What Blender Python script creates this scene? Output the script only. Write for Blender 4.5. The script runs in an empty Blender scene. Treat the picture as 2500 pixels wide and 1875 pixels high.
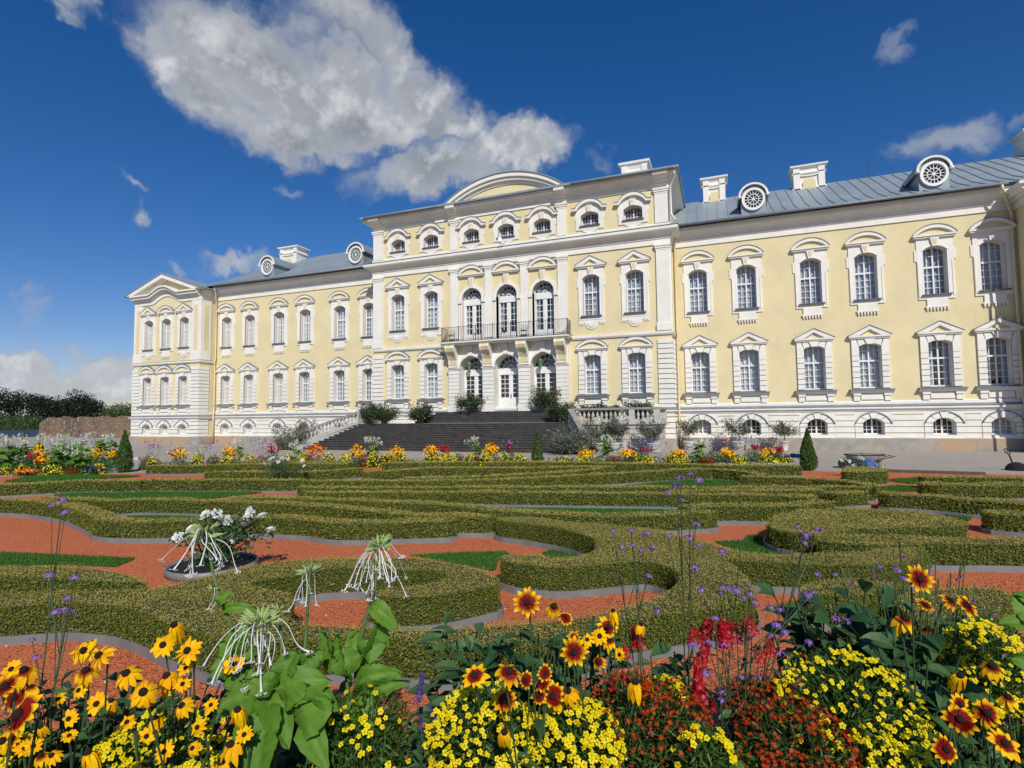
import bpy, math, random
import numpy as np
from mathutils import Vector, Matrix
S = bpy.context.scene
COL = S.collection
rng = np.random.default_rng(7)
random.seed(7)
R = math.radians
# ------------------------------------------------------------------ camera
CAM = np.array([13.14, -35.03, 2.1]); FPX = 1333.28
_y, _p, _r = R(20.968), R(3.333), R(-0.674)
_rt = np.array([math.cos(_y), math.sin(_y), 0]); _f0 = np.array([-math.sin(_y), math.cos(_y), 0]); _u0 = np.array([0, 0, 1.0])
FW = _f0*math.cos(_p)+_u0*math.sin(_p); _up = _u0*math.cos(_p)-_f0*math.sin(_p)
RT = _rt*math.cos(_r)+_up*math.sin(_r); UP = _up*math.cos(_r)-_rt*math.sin(_r)
cam = bpy.data.cameras.new('camera'); camo = bpy.data.objects.new('camera', cam); COL.objects.link(camo)
M = Matrix(((RT[0], UP[0], -FW[0], CAM[0]), (RT[1], UP[1], -FW[1], CAM[1]), (RT[2], UP[2], -FW[2], CAM[2]), (0, 0, 0, 1)))
camo.matrix_world = M
cam.sensor_width = 36; cam.lens = 36*FPX/2500; cam.clip_start = 0.05; cam.clip_end = 3000
S.camera = camo
# photo pixel -> direction / point on a level / point at a distance along the view
def ray(x, y): return FW+RT*(x-1250)/FPX-UP*(y-937.5)/FPX
def atz(x, y, z):
    d = ray(x, y); p = CAM+d*((z-CAM[2])/d[2]); return p
def atd(x, y, c): return CAM+ray(x, y)*c
def atY(x, y, Y):
    d = ray(x, y); return CAM+d*((Y-CAM[1])/d[1])
def depth(p): return float((np.asarray(p)-CAM)@FW)
G = 0.2      # level of the parterre
# ------------------------------------------------------------------ world, sun
SUN_EL, SUN_AZ = 38.5, 31.0
sd = np.array([math.sin(R(SUN_AZ))*math.cos(R(SUN_EL)), -math.cos(R(SUN_AZ))*math.cos(R(SUN_EL)), math.sin(R(SUN_EL))])
sun = bpy.data.lights.new('sun', 'SUN'); sun.energy = 3.9; sun.angle = R(0.5); sun.color = (1, 0.955, 0.87)
so = bpy.data.objects.new('sun', sun); COL.objects.link(so)
so.rotation_euler = Vector(sd).to_track_quat('Z', 'Y').to_euler(); so.location = (20, -40, 40)
S.view_settings.view_transform = 'Standard'; S.view_settings.look = 'None'; S.view_settings.exposure = 0.0; S.view_settings.gamma = 1
S.render.engine = 'CYCLES'
S.cycles.max_bounces = 6; S.cycles.transparent_max_bounces = 8; S.cycles.diffuse_bounces = 3; S.cycles.glossy_bounces = 2; S.cycles.caustics_reflective = False; S.cycles.caustics_refractive = False
W = bpy.data.worlds.new('World'); S.world = W; W.use_nodes = True
class NT:
    def __init__(s, nt): s.t = nt; s.n = nt.nodes; s.l = nt.links
    def new(s, ty, **k):
        n = s.n.new(ty)
        for a, b in k.items(): setattr(n, a, b)
        return n
    def put(s, sock, v):
        if hasattr(v, 'is_output'): s.l.new(v, sock)
        elif v is not None: sock.default_value = v
    def math(s, op, a, b=0.0, c=None, clamp=False):
        n = s.new('ShaderNodeMath', operation=op, use_clamp=clamp); s.put(n.inputs[0], a); s.put(n.inputs[1], b)
        if c is not None: s.put(n.inputs[2], c)
        return n.outputs[0]
    def dot(s, a, v):
        n = s.new('ShaderNodeVectorMath', operation='DOT_PRODUCT'); s.put(n.inputs[0], a); s.put(n.inputs[1], v); return n.outputs['Value']
    def vadd(s, a, v):
        n = s.new('ShaderNodeVectorMath', operation='ADD'); s.put(n.inputs[0], a); s.put(n.inputs[1], v); return n.outputs[0]
    def noise(s, vec, scale, detail=4, rough=0.55, dim='3D', dist=0.0):
        n = s.new('ShaderNodeTexNoise', noise_dimensions=dim); s.put(n.inputs['Vector'], vec)
        n.inputs['Scale'].default_value = scale; n.inputs['Detail'].default_value = detail; n.inputs['Roughness'].default_value = rough; n.inputs['Distortion'].default_value = dist
        return n.outputs['Fac']
    def smooth(s, v, a, b, lo=0.0, hi=1.0):
        n = s.new('ShaderNodeMapRange', interpolation_type='SMOOTHSTEP'); s.put(n.inputs[0], v)
        for i, q in enumerate((a, b, lo, hi)): s.put(n.inputs[1+i], q)
        return n.outputs[0]
    def mix(s, f, a, b):
        n = s.new('ShaderNodeMix', data_type='RGBA'); s.put(n.inputs[0], f)
        for q, sock in ((a, n.inputs[6]), (b, n.inputs[7])): s.put(sock, q if hasattr(q, 'is_output') else (*q[:3], 1))
        return n.outputs[2]
def build_world():
    t = NT(W.node_tree); t.n.clear()
    out = t.new('ShaderNodeOutputWorld'); bg = t.new('ShaderNodeBackground'); t.l.new(bg.outputs[0], out.inputs[0])
    sky = t.new('ShaderNodeTexSky', sky_type='NISHITA'); sky.sun_disc = False
    sky.sun_elevation = R(SUN_EL); sky.sun_rotation = math.atan2(sd[0], sd[1]); sky.air_density = 1.0; sky.dust_density = 0.3; sky.ozone_density = 3.0
    hsv = t.new('ShaderNodeHueSaturation'); hsv.inputs['Saturation'].default_value = 1.36; hsv.inputs['Value'].default_value = 1.0; t.l.new(sky.outputs[0], hsv.inputs['Color']); deep = t.new('ShaderNodeMix', data_type='RGBA', blend_type='MULTIPLY'); deep.inputs[0].default_value = 1; t.l.new(hsv.outputs[0], deep.inputs[6]); deep.inputs[7].default_value = (1.0, .88, 1.06, 1)
    tc = t.new('ShaderNodeTexCoord'); D = tc.outputs['Generated']
    # cloud masks: soft ellipses given by their place and size in the sky
    def fbm(vec):
        a = t.noise(vec, 5.0, 10, 0.6, dist=0.15)
        b = t.noise(vec, 13.0, 6, 0.6)
        return t.math('ADD', t.math('MULTIPLY', a, 0.75), t.math('MULTIPLY', b, 0.25))
    def warp(v, sc, amp, det):
        n = t.new('ShaderNodeTexNoise'); t.put(n.inputs['Vector'], v); n.inputs['Scale'].default_value = sc; n.inputs['Detail'].default_value = det; n.inputs['Roughness'].default_value = .6
        k = t.new('ShaderNodeVectorMath', operation='MULTIPLY_ADD'); t.l.new(n.outputs['Color'], k.inputs[0]); k.inputs[1].default_value = (amp,)*3; k.inputs[2].default_value = (-amp*.5,)*3
        return t.vadd(v, k.outputs[0])
    D0 = D; D = warp(warp(D0, 5.0, .22, 5), 19.0, .055, 5)
    D9 = t.vadd(D0, (-2.1, 5.3, 1.9)); N0 = fbm(D9); N1 = fbm(t.vadd(D9, tuple(sd*0.03)))
    blobs = [(610, 110, 270, 190, 0, 1), (780, 205, 330, 140, 0, 1), (950, 270, 270, 95, 0, 1), (1130, 300, 170, 70, 10, .9), (1010, 190, 210, 110, 25, .95), (440, 180, 110, 180, 0, .9), (500, 215, 180, 140, 10, 1), (680, 285, 200, 85, 5, .95), (780, 300, 190, 75, 8, .9),
             (1080, 425, 250, 95, 0, 1), (1270, 375, 150, 65, 0, .98), (860, 60, 260, 120, 20, .8),
             (200, 60, 140, 80, 25, .58), (205, 115, 100, 42, 5, .56), (250, 462, 75, 30, 5, .5), (305, 535, 60, 40, 20, .5), (430, 640, 60, 24, 0, .5), (590, 632, 120, 40, 0, .75),
             (60, 880, 120, 70, 0, .95), (150, 930, 200, 60, 0, 1), (270, 905, 110, 80, 20, .92), (320, 970, 260, 55, 0, 1), (0, 960, 200, 70, 0, .95), (195, 842, 60, 26, 0, .6), (85, 755, 80, 38, 0, .5), (30, 735, 60, 40, 0, .42),
             (2330, 380, 190, 75, -5, .6), (2255, 110, 60, 90, 0, .42), (2480, 300, 60, 60, 0, .45), (1440, 375, 60, 45, 20, .45), (700, 425, 60, 30, 10, .45), (-300, 930, 500, 90, 0, 1), (2900, 800, 500, 120, 0, .9)]
    dens = None; vert = None
    for x, y, a, b, tilt, w in blobs:
        nrm = lambda v: v/np.linalg.norm(v)
        c, s = math.cos(R(tilt)), math.sin(R(tilt))
        d0 = nrm(ray(x, y)); t1 = nrm(ray(x+a*c, y+a*s))-d0; t2 = nrm(ray(x+b*s, y-b*c))-d0
        t1 = t1/(t1@t1); t2 = t2/(t2@t2)
        u = t.math('SUBTRACT', t.dot(D, tuple(t1)), float(t1@d0)); v = t.math('SUBTRACT', t.dot(D, tuple(t2)), float(t2@d0))
        r2 = t.math('ADD', t.math('MULTIPLY', u, u), t.math('MULTIPLY', v, v))
        fr = t.smooth(t.dot(D, tuple(d0)), 0.3, 0.5)
        m = t.math('MAXIMUM', t.math('SUBTRACT', 1.0, r2), -1.5); m = t.math('SUBTRACT', t.math('MULTIPLY', t.math('ADD', m, 1.5), fr), 1.5)
        m = t.math('ADD', m, w-1.0)
        dens = m if dens is None else t.math('SMOOTH_MAX', dens, m, 0.25)
    def cover(N): return t.math('ADD', t.math('MULTIPLY', dens, 1.05), t.math('MULTIPLY', t.math('SUBTRACT', N, 0.5), 2.4))
    c0 = cover(N0); c1 = cover(N1)
    alpha = t.math('MULTIPLY', t.smooth(c0, -0.1, 0.8), t.smooth(dens, -.2, .95, .06, 1))
    thick = t.smooth(c0, 0.35, 1.5)
    lit = t.smooth(t.math('SUBTRACT', c0, c1), -0.10, 0.24)          # the side turned to the sun
    def ell(x, y, a, b):
        nrm = lambda v: v/np.linalg.norm(v)
        d0 = nrm(ray(x, y)); t1 = nrm(ray(x+a, y))-d0; t2 = nrm(ray(x, y-b))-d0; t1 = t1/(t1@t1); t2 = t2/(t2@t2)
        u = t.math('SUBTRACT', t.dot(D, tuple(t1)), float(t1@d0)); v = t.math('SUBTRACT', t.dot(D, tuple(t2)), float(t2@d0))
        return t.smooth(t.math('ADD', t.math('MULTIPLY', u, u), t.math('MULTIPLY', v, v)), 1.0, 0.0)
    under = t.math('MAXIMUM', t.math('MAXIMUM', ell(860, 320, 400, 90), ell(700, 60, 380, 110)), t.math('MULTIPLY', ell(160, 965, 420, 40), .3))
    grey = t.math('MULTIPLY', thick, t.math('SUBTRACT', 1.0, lit))
    grey = t.math('ADD', t.math('MULTIPLY', grey, .75), t.math('MULTIPLY', t.math('MULTIPLY', under, thick), .55), None, True)
    grey = t.math('MULTIPLY', grey, t.math('SUBTRACT', 1.0, t.math('MULTIPLY', ell(130, 900, 520, 170), .55)))
    ccol = t.mix(grey, (5.9, 6.15, 6.5), (2.35, 2.6, 3.0))
    ccol = t.mix(t.math('MULTIPLY', t.smooth(alpha, 1.0, 0.2), 0.6), ccol, (3.4, 3.9, 4.8))
    ccol2 = t.mix(t.math('MULTIPLY', t.math('MULTIPLY', lit, t.smooth(thick, 0.1, 0.6)), t.math('SUBTRACT', 1.0, t.math('MULTIPLY', under, .6))), ccol, (8.2, 8.4, 8.6))
    fin = t.mix(t.math('MULTIPLY', alpha, 0.93), deep.outputs[2], ccol2)
    t.l.new(fin, bg.inputs['Color']); bg.inputs['Strength'].default_value = 0.085
    W.cycles.sampling_method = 'MANUAL'; W.cycles.sample_map_resolution = 512
build_world()
# ------------------------------------------------------------------ materials
MAT = {}
def mat(name, col, rough=0.7, vary=0.12, scale=3.0, bump=0.0, bscale=40.0, spec=0.4, metal=0.0, streak=0.0, detail=5):
    m = bpy.data.materials.new(name); m.use_nodes = True; t = NT(m.node_tree); b = t.n['Principled BSDF']
    tc = t.new('ShaderNodeTexCoord').outputs['Object']
    n = t.noise(tc, scale, detail, 0.6)
    c = t.mix(t.smooth(n, 0.3, 0.7), tuple(x*(1-vary) for x in col), tuple(min(1, x*(1+vary*.6)) for x in col))
    if streak:
        mp = t.new('ShaderNodeMapping'); mp.inputs['Scale'].default_value = (2.2, 2.2, 0.18); t.l.new(tc, mp.inputs[0])
        c = t.mix(t.smooth(t.noise(mp.outputs[0], 2.0, 6, 0.65), 0.52, 0.8, 0, streak), c, tuple(x*f for x, f in zip(col, (.62, .6, .55))))
    t.put(b.inputs['Base Color'], c); b.inputs['Roughness'].default_value = rough; b.inputs['Specular IOR Level'].default_value = spec; b.inputs['Metallic'].default_value = metal
    if bump:
        bp = t.new('ShaderNodeBump'); bp.inputs['Strength'].default_value = bump; bp.inputs['Distance'].default_value = 0.02
        t.l.new(t.noise(tc, bscale, 5, 0.6), bp.inputs['Height']); t.l.new(bp.outputs[0], b.inputs['Normal'])
    MAT[name] = m; return m
mat('yellow plaster', (.74, .64, .385), .85, .06, .6, .15, 30, .2, streak=.26)
mat('white stucco', (.81, .785, .715), .8, .06, 1.0, .12, 35, .25, streak=.24)
mat('white paint', (.80, .80, .78), .45, .03, 5)
mat('grey zinc', (.22, .25, .28), .45, .15, 2, 0, 20, .5)
mat('dark sill', (.13, .135, .14), .5, .2, 3)
mat('grey stone', (.30, .285, .26), .8, .2, 2.5, .3, 30, streak=.2)
mat('iron', (.018, .018, .02), .45, .2, 8)
mat('brass', (.25, .17, .06), .35, .1, 8, metal=.8)
mat('dark stone', (.066, .061, .056), .75, .35, 3, .4, 25, streak=.3)
mat('green copper', (.10, .22, .13), .5, .2, 20)
mat('pale stone', (.52, .50, .46), .85, .12, 3, .3, 30, .25, streak=.35)
mat('edging steel', (.185, .194, .196), .5, .12, 4, .1, 60, .5)
mat('soil', (.05, .035, .025), .95, .4, 12, .8, 50)
mat('bark', (.11, .085, .06), .9, .3, 12, .6, 40)
mat('stem green', (.10, .17, .045), .6, .25, 12)
mat('stem dark', (.045, .085, .035), .6, .3, 12)
mat('cone brown', (.022, .009, .006), .8, .4, 200, .5, 400)
mat('white planter', (.62, .63, .62), .6, .12, 6, streak=.3)
mat('dark pot', (.10, .055, .04), .8, .2, 6)
mat('terracotta', (.38, .13, .06), .8, .15, 6)
mat('rubble blue', (.035, .06, .10), .6, .2, 4)
mat('black soil', (.014, .012, .011), .9, .4, 20, .8, 60)
mat('tub grey', (.34, .33, .31), .5, .3, 6)
mat('blue cloth', (.05, .11, .42), .8, .2, 8, .4, 30)
mat('teal cloth', (.03, .20, .26), .8, .3, 6, .4, 30)
mat('pink cloth', (.45, .10, .18), .8, .2, 6)
mat('navy cloth', (.02, .02, .05), .8, .2, 6)
mat('red sign', (.55, .03, .03), .5, .05, 6)
mat('snow white', (.88, .88, .87), .6, .04, 4)
# granite plinth: grey blocks, ochre stains
def special():
    m = mat('plinth granite', (.36, .33, .29), .85, .2, 1.5, .3, 30)
    t = NT(m.node_tree); b = t.n['Principled BSDF']; old = b.inputs['Base Color'].links[0].from_socket
    tc = t.new('ShaderNodeTexCoord').outputs['Object']; n = t.noise(tc, .35, 3, .5)
    t.l.new(t.mix(t.smooth(n, .47, .62, 0, .85), old, (.47, .31, .17)), b.inputs['Base Color'])
    # sheet metal roof with standing seams modelled in the mesh; rust flecks
    m = mat('roof metal', (.27, .32, .35), .42, .10, .8, 0, 20, .5)
    t = NT(m.node_tree); b = t.n['Principled BSDF']; old = b.inputs['Base Color'].links[0].from_socket
    tc = t.new('ShaderNodeTexCoord').outputs['Object']
    mp = t.new('ShaderNodeMapping'); mp.inputs['Scale'].default_value = (1.3, .5, .5); t.l.new(tc, mp.inputs[0])
    r = t.math('MULTIPLY', t.smooth(t.noise(mp.outputs[0], 3.3, 4, .65), .63, .72), .45)
    pt = t.smooth(t.noise(tc, .55, 5, .6), .4, .65, 0, .25)
    t.l.new(t.mix(r, t.mix(pt, old, (.21, .245, .265)), (.24, .17, .13)), b.inputs['Base Color'])
    # window glass
    m = bpy.data.materials.new('window glass'); m.use_nodes = True; t = NT(m.node_tree); t.n.clear()
    o = t.new('ShaderNodeOutputMaterial'); mx = t.new('ShaderNodeMixShader'); gl = t.new('ShaderNodeBsdfGlossy'); tr = t.new('ShaderNodeBsdfTransparent')
    gl.inputs['Roughness'].default_value = .03; gl.inputs['Color'].default_value = (1, 1, 1, 1); tr.inputs['Color'].default_value = (.93, .95, .96, 1)
    fr = t.new('ShaderNodeFresnel'); fr.inputs['IOR'].default_value = 1.5
    tcn = t.new('ShaderNodeTexCoord').outputs['Object']; bp = t.new('ShaderNodeBump'); bp.inputs['Strength'].default_value = .05; bp.inputs['Distance'].default_value = .05
    t.l.new(t.noise(tcn, 2.5, 2), bp.inputs['Height']); t.l.new(bp.outputs[0], gl.inputs['Normal'])
    t.l.new(t.math('ADD', fr.outputs[0], .02), mx.inputs[0]); t.l.new(tr.outputs[0], mx.inputs[1]); t.l.new(gl.outputs[0], mx.inputs[2]); t.l.new(mx.outputs[0], o.inputs[0]); MAT['window glass'] = m
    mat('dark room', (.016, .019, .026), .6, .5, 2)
    mat('rust shutter', (.12, .04, .03), .7, .2, 4)
    m = mat('curtain', (.44, .48, .54), .8, .12, 4)
    mat('curtain dim', (.27, .305, .35), .8, .12, 4)
    mat('curtain pale', (.58, .60, .63), .8, .1, 4)
    mat('blind grey', (.22, .24, .26), .8, .08, 6)
    # red chip gravel
    m = bpy.data.materials.new('red chips'); m.use_nodes = True; t = NT(m.node_tree); b = t.n['Principled BSDF']
    tc = t.new('ShaderNodeTexCoord').outputs['Object']
    v = t.new('ShaderNodeTexVoronoi'); v.inputs['Scale'].default_value = 62; t.l.new(tc, v.inputs['Vector'])
    sx = t.new('ShaderNodeSeparateColor'); t.l.new(v.outputs['Color'], sx.inputs[0])
    big = t.noise(tc, 1.1, 6, .65)
    c = t.mix(sx.outputs[0], (.47, .115, .042), (.68, .21, .09)); c = t.mix(t.smooth(sx.outputs[1], .86, .97), c, (.20, .05, .03)); c = t.mix(t.smooth(big, .35, .7, 0, .5), c, (.60, .185, .08))
    t.l.new(c, b.inputs['Base Color']); b.inputs['Roughness'].default_value = .9; b.inputs['Specular IOR Level'].default_value = .15
    bp = t.new('ShaderNodeBump'); bp.inputs['Strength'].default_value = .7; bp.inputs['Distance'].default_value = .015
    t.l.new(t.math('ADD', v.outputs['Distance'], t.noise(tc, 25, 4)), bp.inputs['Height']); t.l.new(bp.outputs[0], b.inputs['Normal']); MAT['red chips'] = m
    # pale gravel yard
    m = bpy.data.materials.new('yard gravel'); m.use_nodes = True; t = NT(m.node_tree); b = t.n['Principled BSDF']
    tc = t.new('ShaderNodeTexCoord').outputs['Object']
    f = t.noise(tc, 60, 3, .7); g = t.noise(tc, .5, 5, .6)
    c = t.mix(t.smooth(f, .35, .68), (.28, .25, .215), (.47, .43, .38)); c = t.mix(t.smooth(g, .35, .65, 0, .5), c, (.42, .365, .30))
    t.l.new(c, b.inputs['Base Color']); b.inputs['Roughness'].default_value = .95; b.inputs['Specular IOR Level'].default_value = .1
    bp = t.new('ShaderNodeBump'); bp.inputs['Strength'].default_value = .6; bp.inputs['Distance'].default_value = .02; t.l.new(f, bp.inputs['Height']); t.l.new(bp.outputs[0], b.inputs['Normal']); MAT['yard gravel'] = m
    # far ground
    mat('meadow', (.10, .13, .045), .95, .4, .2, 0)
    mat('lawn base', (.04, .10, .022), .95, .3, 3)
    # rubble wall
    m = bpy.data.materials.new('rubble'); m.use_nodes = True; t = NT(m.node_tree); b = t.n['Principled BSDF']
    tc = t.new('ShaderNodeTexCoord').outputs['Object']
    v = t.new('ShaderNodeTexVoronoi'); v.inputs['Scale'].default_value = 2.6; t.l.new(t.vadd(tc, (0, 0, 0)), v.inputs['Vector'])
    sx = t.new('ShaderNodeSeparateColor'); t.l.new(v.outputs['Color'], sx.inputs[0])
    c = t.mix(sx.outputs[0], (.15, .10, .065), (.36, .27, .19)); c = t.mix(t.smooth(v.outputs['Distance'], .28, .5, 0, .75), c, (.09, .065, .045)); c = t.mix(t.smooth(t.noise(tc, .25, 4), .4, .65, 0, .7), c, (.24, .16, .10))
    t.l.new(c, b.inputs['Base Color']); b.inputs['Roughness'].default_value = .95
    bp = t.new('ShaderNodeBump'); bp.inputs['Strength'].default_value = 1; bp.inputs['Distance'].default_value = .12; bp.invert = True; t.l.new(v.outputs['Distance'], bp.inputs['Height']); t.l.new(bp.outputs[0], b.inputs['Normal']); MAT['rubble'] = m
special()
def leafmat(name, ca, cb, cc=None, trans=.25, rough=.5, spec=.35):
    """foliage / petals: colour picked per leaf from the mesh's tint attribute (r: a->b, g: share of cc)"""
    m = bpy.data.materials.new(name); m.use_nodes = True; t = NT(m.node_tree); t.n.clear()
    o = t.new('ShaderNodeOutputMaterial'); b = t.new('ShaderNodeBsdfPrincipled'); tr = t.new('ShaderNodeBsdfTranslucent'); mx = t.new('ShaderNodeMixShader')
    at = t.new('ShaderNodeAttribute', attribute_name='tint'); sx = t.new('ShaderNodeSeparateColor'); t.l.new(at.outputs['Color'], sx.inputs[0])
    c = t.mix(sx.outputs[0], ca, cb)
    if cc: c = t.mix(sx.outputs[1], c, cc)
    t.put(b.inputs['Base Color'], c); b.inputs['Roughness'].default_value = rough; b.inputs['Specular IOR Level'].default_value = spec; t.put(tr.inputs['Color'], c)
    mx.inputs[0].default_value = trans
    t.l.new(b.outputs[0], mx.inputs[1]); t.l.new(tr.outputs[0], mx.inputs[2]); t.l.new(mx.outputs[0], o.inputs[0]); MAT[name] = m; return m
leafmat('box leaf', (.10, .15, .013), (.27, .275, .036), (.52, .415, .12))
leafmat('grass blade', (.04, .13, .012), (.10, .25, .03), None, .3)
leafmat('shaded tree leaf', (.006, .012, .005), (.018, .032, .010), None, .12)  # cloud shadow over the far trees is put into this dark leaf colour
leafmat('bush leaf', (.04, .075, .02), (.10, .14, .04), None, .2)
leafmat('oleander leaf', (.022, .045, .018), (.085, .125, .05), (.55, .12, .16), .2)
leafmat('olive leaf', (.07, .085, .055), (.20, .22, .16), None, .2)
leafmat('thuja leaf', (.022, .07, .008), (.085, .17, .02), (.13, .10, .03), .2)
leafmat('big leaf', (.075, .19, .016), (.19, .36, .04), (.03, .09, .02), .35, .55, .3)
leafmat('rud leaf', (.022, .070, .020), (.075, .16, .05), None, .2, .5)
leafmat('tag leaf', (.03, .075, .012), (.085, .165, .025), (.06, .045, .015), .25)
leafmat('yellow petal', (.84, .66, .006), (.95, .82, .015), (.55, .30, .01), .25, .5, .2)
leafmat('gold petal', (.86, .40, .003), (.93, .56, .004), (.20, .008, .003), .15, .6, .12)
leafmat('red petal', (.20, .006, .003), (.36, .014, .004), (.62, .16, .01), .15, .5, .2)
leafmat('snap petal', (.38, .004, .010), (.58, .014, .03), (.65, .10, .14), .25, .5, .2)
leafmat('purple petal', (.22, .10, .42), (.40, .22, .62), (.22, .05, .14), .25, .5, .2)
leafmat('blue petal', (.05, .035, .20), (.11, .08, .33), None, .2, .5, .2)
leafmat('white petal', (.80, .82, .76), (.90, .90, .88), (.42, .55, .20), .3, .5, .2)
leafmat('orange petal', (.75, .17, .008), (.92, .36, .01), (.50, .05, .01), .2, .5, .2)
# ------------------------------------------------------------------ mesh helpers
def tag(o, label=None, cat=None, group=None, kind=None):
    if label: o['label'] = label
    if cat: o['category'] = cat
    if group: o['group'] = group
    if kind: o['kind'] = kind
    return o
def empty(name, loc, label, cat, group=None):
    o = bpy.data.objects.new(name, None); o.empty_display_size = .2; COL.objects.link(o); o.location = loc; return tag(o, label, cat, group)
def link(name, me, parent=None, loc=(0, 0, 0)):
    o = bpy.data.objects.new(name, me); COL.objects.link(o); o.location = loc
    if parent: o.parent = parent
    return o
def copy_tree(o, parent=None, loc=None):
    c = o.copy(); COL.objects.link(c); c.parent = parent
    if loc is not None: c.location = loc
    for ch in list(o.children): copy_tree(ch, c)
    return c
class MB:
    def __init__(s): s.v = []; s.f = []; s.mi = []; s.cur = 0; s.mats = []
    def use(s, m):
        if m not in s.mats: s.mats.append(m)
        s.cur = s.mats.index(m); return s
    def add(s, vs, fs):
        k = len(s.v); s.v += [tuple(map(float, p)) for p in vs]
        for f in fs: s.f.append([i+k for i in f]); s.mi.append(s.cur)
        return s
    def box(s, x0, x1, y0, y1, z0, z1):
        return s.add([(x0, y0, z0), (x1, y0, z0), (x1, y1, z0), (x0, y1, z0), (x0, y0, z1), (x1, y0, z1), (x1, y1, z1), (x0, y1, z1)],
                     [(0, 3, 2, 1), (4, 5, 6, 7), (0, 1, 5, 4), (1, 2, 6, 5), (2, 3, 7, 6), (3, 0, 4, 7)])
    def prism(s, poly, y0, y1):      # polygon in x,z pushed through y
        n = len(poly); v = [(x, y0, z) for x, z in poly]+[(x, y1, z) for x, z in poly]
        return s.add(v, [tuple(range(n)), tuple(range(2*n-1, n-1, -1))]+[(i, i+n, (i+1) % n+n, (i+1) % n) for i in range(n)])
    def slab(s, poly, z0, z1):       # polygon in x,y pushed through z
        n = len(poly); v = [(x, y, z0) for x, y in poly]+[(x, y, z1) for x, y in poly]
        return s.add(v, [tuple(range(n-1, -1, -1)), tuple(range(n, 2*n))]+[(i, (i+1) % n, (i+1) % n+n, i+n) for i in range(n)])
    def strip(s, A, B, y0, y1):      # band between two polylines in x,z (arches, mouldings)
        n = len(A); 
        for i in range(n-1): s.prism_q([A[i], A[i+1], B[i+1], B[i]], y0, y1, i == 0, i == n-2)
        return s
    def prism_q(s, q, y0, y1, c0=True, c1=True):
        v = [(x, y0, z) for x, z in q]+[(x, y1, z) for x, z in q]
        f = [(0, 1, 2, 3), (7, 6, 5, 4), (0, 4, 5, 1), (2, 6, 7, 3)]
        if c1: f.append((1, 5, 6, 2))
        if c0: f.append((3, 7, 4, 0))
        return s.add(v, f)
    def sweep(s, path, prof, closed=False):
        """profile (outward, z) along a plan path; outward is to the right of travel"""
        P = [np.array(p, float) for p in path]; n = len(P); offs = []
        for i in range(n):
            def nr(a, b):
                d = b-a; d = d/np.linalg.norm(d); return np.array([d[1], -d[0]])
            ns = []
            if i > 0 or closed: ns.append(nr(P[i-1], P[i]))
            if i < n-1 or closed: ns.append(nr(P[i], P[(i+1) % n]))
            m = ns[0] if len(ns) == 1 else (ns[0]+ns[1])/max(.3, 1+ns[0]@ns[1])
            offs.append(m)
        k = len(prof); v = []
        for p, m in zip(P, offs):
            for o, z in prof: q = p+m*o; v.append((q[0], q[1], z))
        f = []
        for i in range(n if closed else n-1):
            for j in range(k-1): a = i*k+j; b = ((i+1) % n)*k+j; f.append((a, b, b+1, a+1))
        if not closed: f.append(tuple(range(k))); f.append(tuple(range(n*k-1, (n-1)*k-1, -1)))
        return s.add(v, f)
    def tube(s, pts, r, n=6, r2=None):
        P = [np.array(p, float) for p in pts]; v = []; m = len(P)
        for i, p in enumerate(P):
            d = P[min(i+1, m-1)]-P[max(i-1, 0)]; d = d/(np.linalg.norm(d)+1e-9)
            a = np.cross(d, (0, 0, 1.0)) if abs(d[2]) < .9 else np.cross(d, (1.0, 0, 0)); a /= np.linalg.norm(a); b = np.cross(d, a)
            rr = r if r2 is None else r+(r2-r)*i/(m-1)
            for k in range(n): w = 2*math.pi*k/n; v.append(tuple(p+rr*(a*math.cos(w)+b*math.sin(w))))
        f = [(i*n+k, i*n+(k+1) % n, (i+1)*n+(k+1) % n, (i+1)*n+k) for i in range(m-1) for k in range(n)]
        f.append(tuple(range(n-1, -1, -1))); f.append(tuple(range((m-1)*n, m*n)))
        return s.add(v, f)
    def lathe(s, prof, c=(0, 0, 0), n=16, ax=1.0, ay=1.0):
        v = [(c[0]+r*ax*math.cos(2*math.pi*k/n), c[1]+r*ay*math.sin(2*math.pi*k/n), c[2]+z) for r, z in prof for k in range(n)]
        m = len(prof); f = [(i*n+k, i*n+(k+1) % n, (i+1)*n+(k+1) % n, (i+1)*n+k) for i in range(m-1) for k in range(n)]
        f.append(tuple(range(n-1, -1, -1))); f.append(tuple(range((m-1)*n, m*n)))
        return s.add(v, f)
    def build(s, name, m=None, parent=None, loc=(0, 0, 0), smooth=False):
        me = bpy.data.meshes.new(name); me.from_pydata(s.v, [], s.f)
        for q in ([m] if m else s.mats): me.materials.append(MAT[q])
        if not m: me.polygons.foreach_set('material_index', s.mi)
        if smooth: me.polygons.foreach_set('use_smooth', [True]*len(me.polygons))
        me.update(); return link(name, me, parent, loc)
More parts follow.
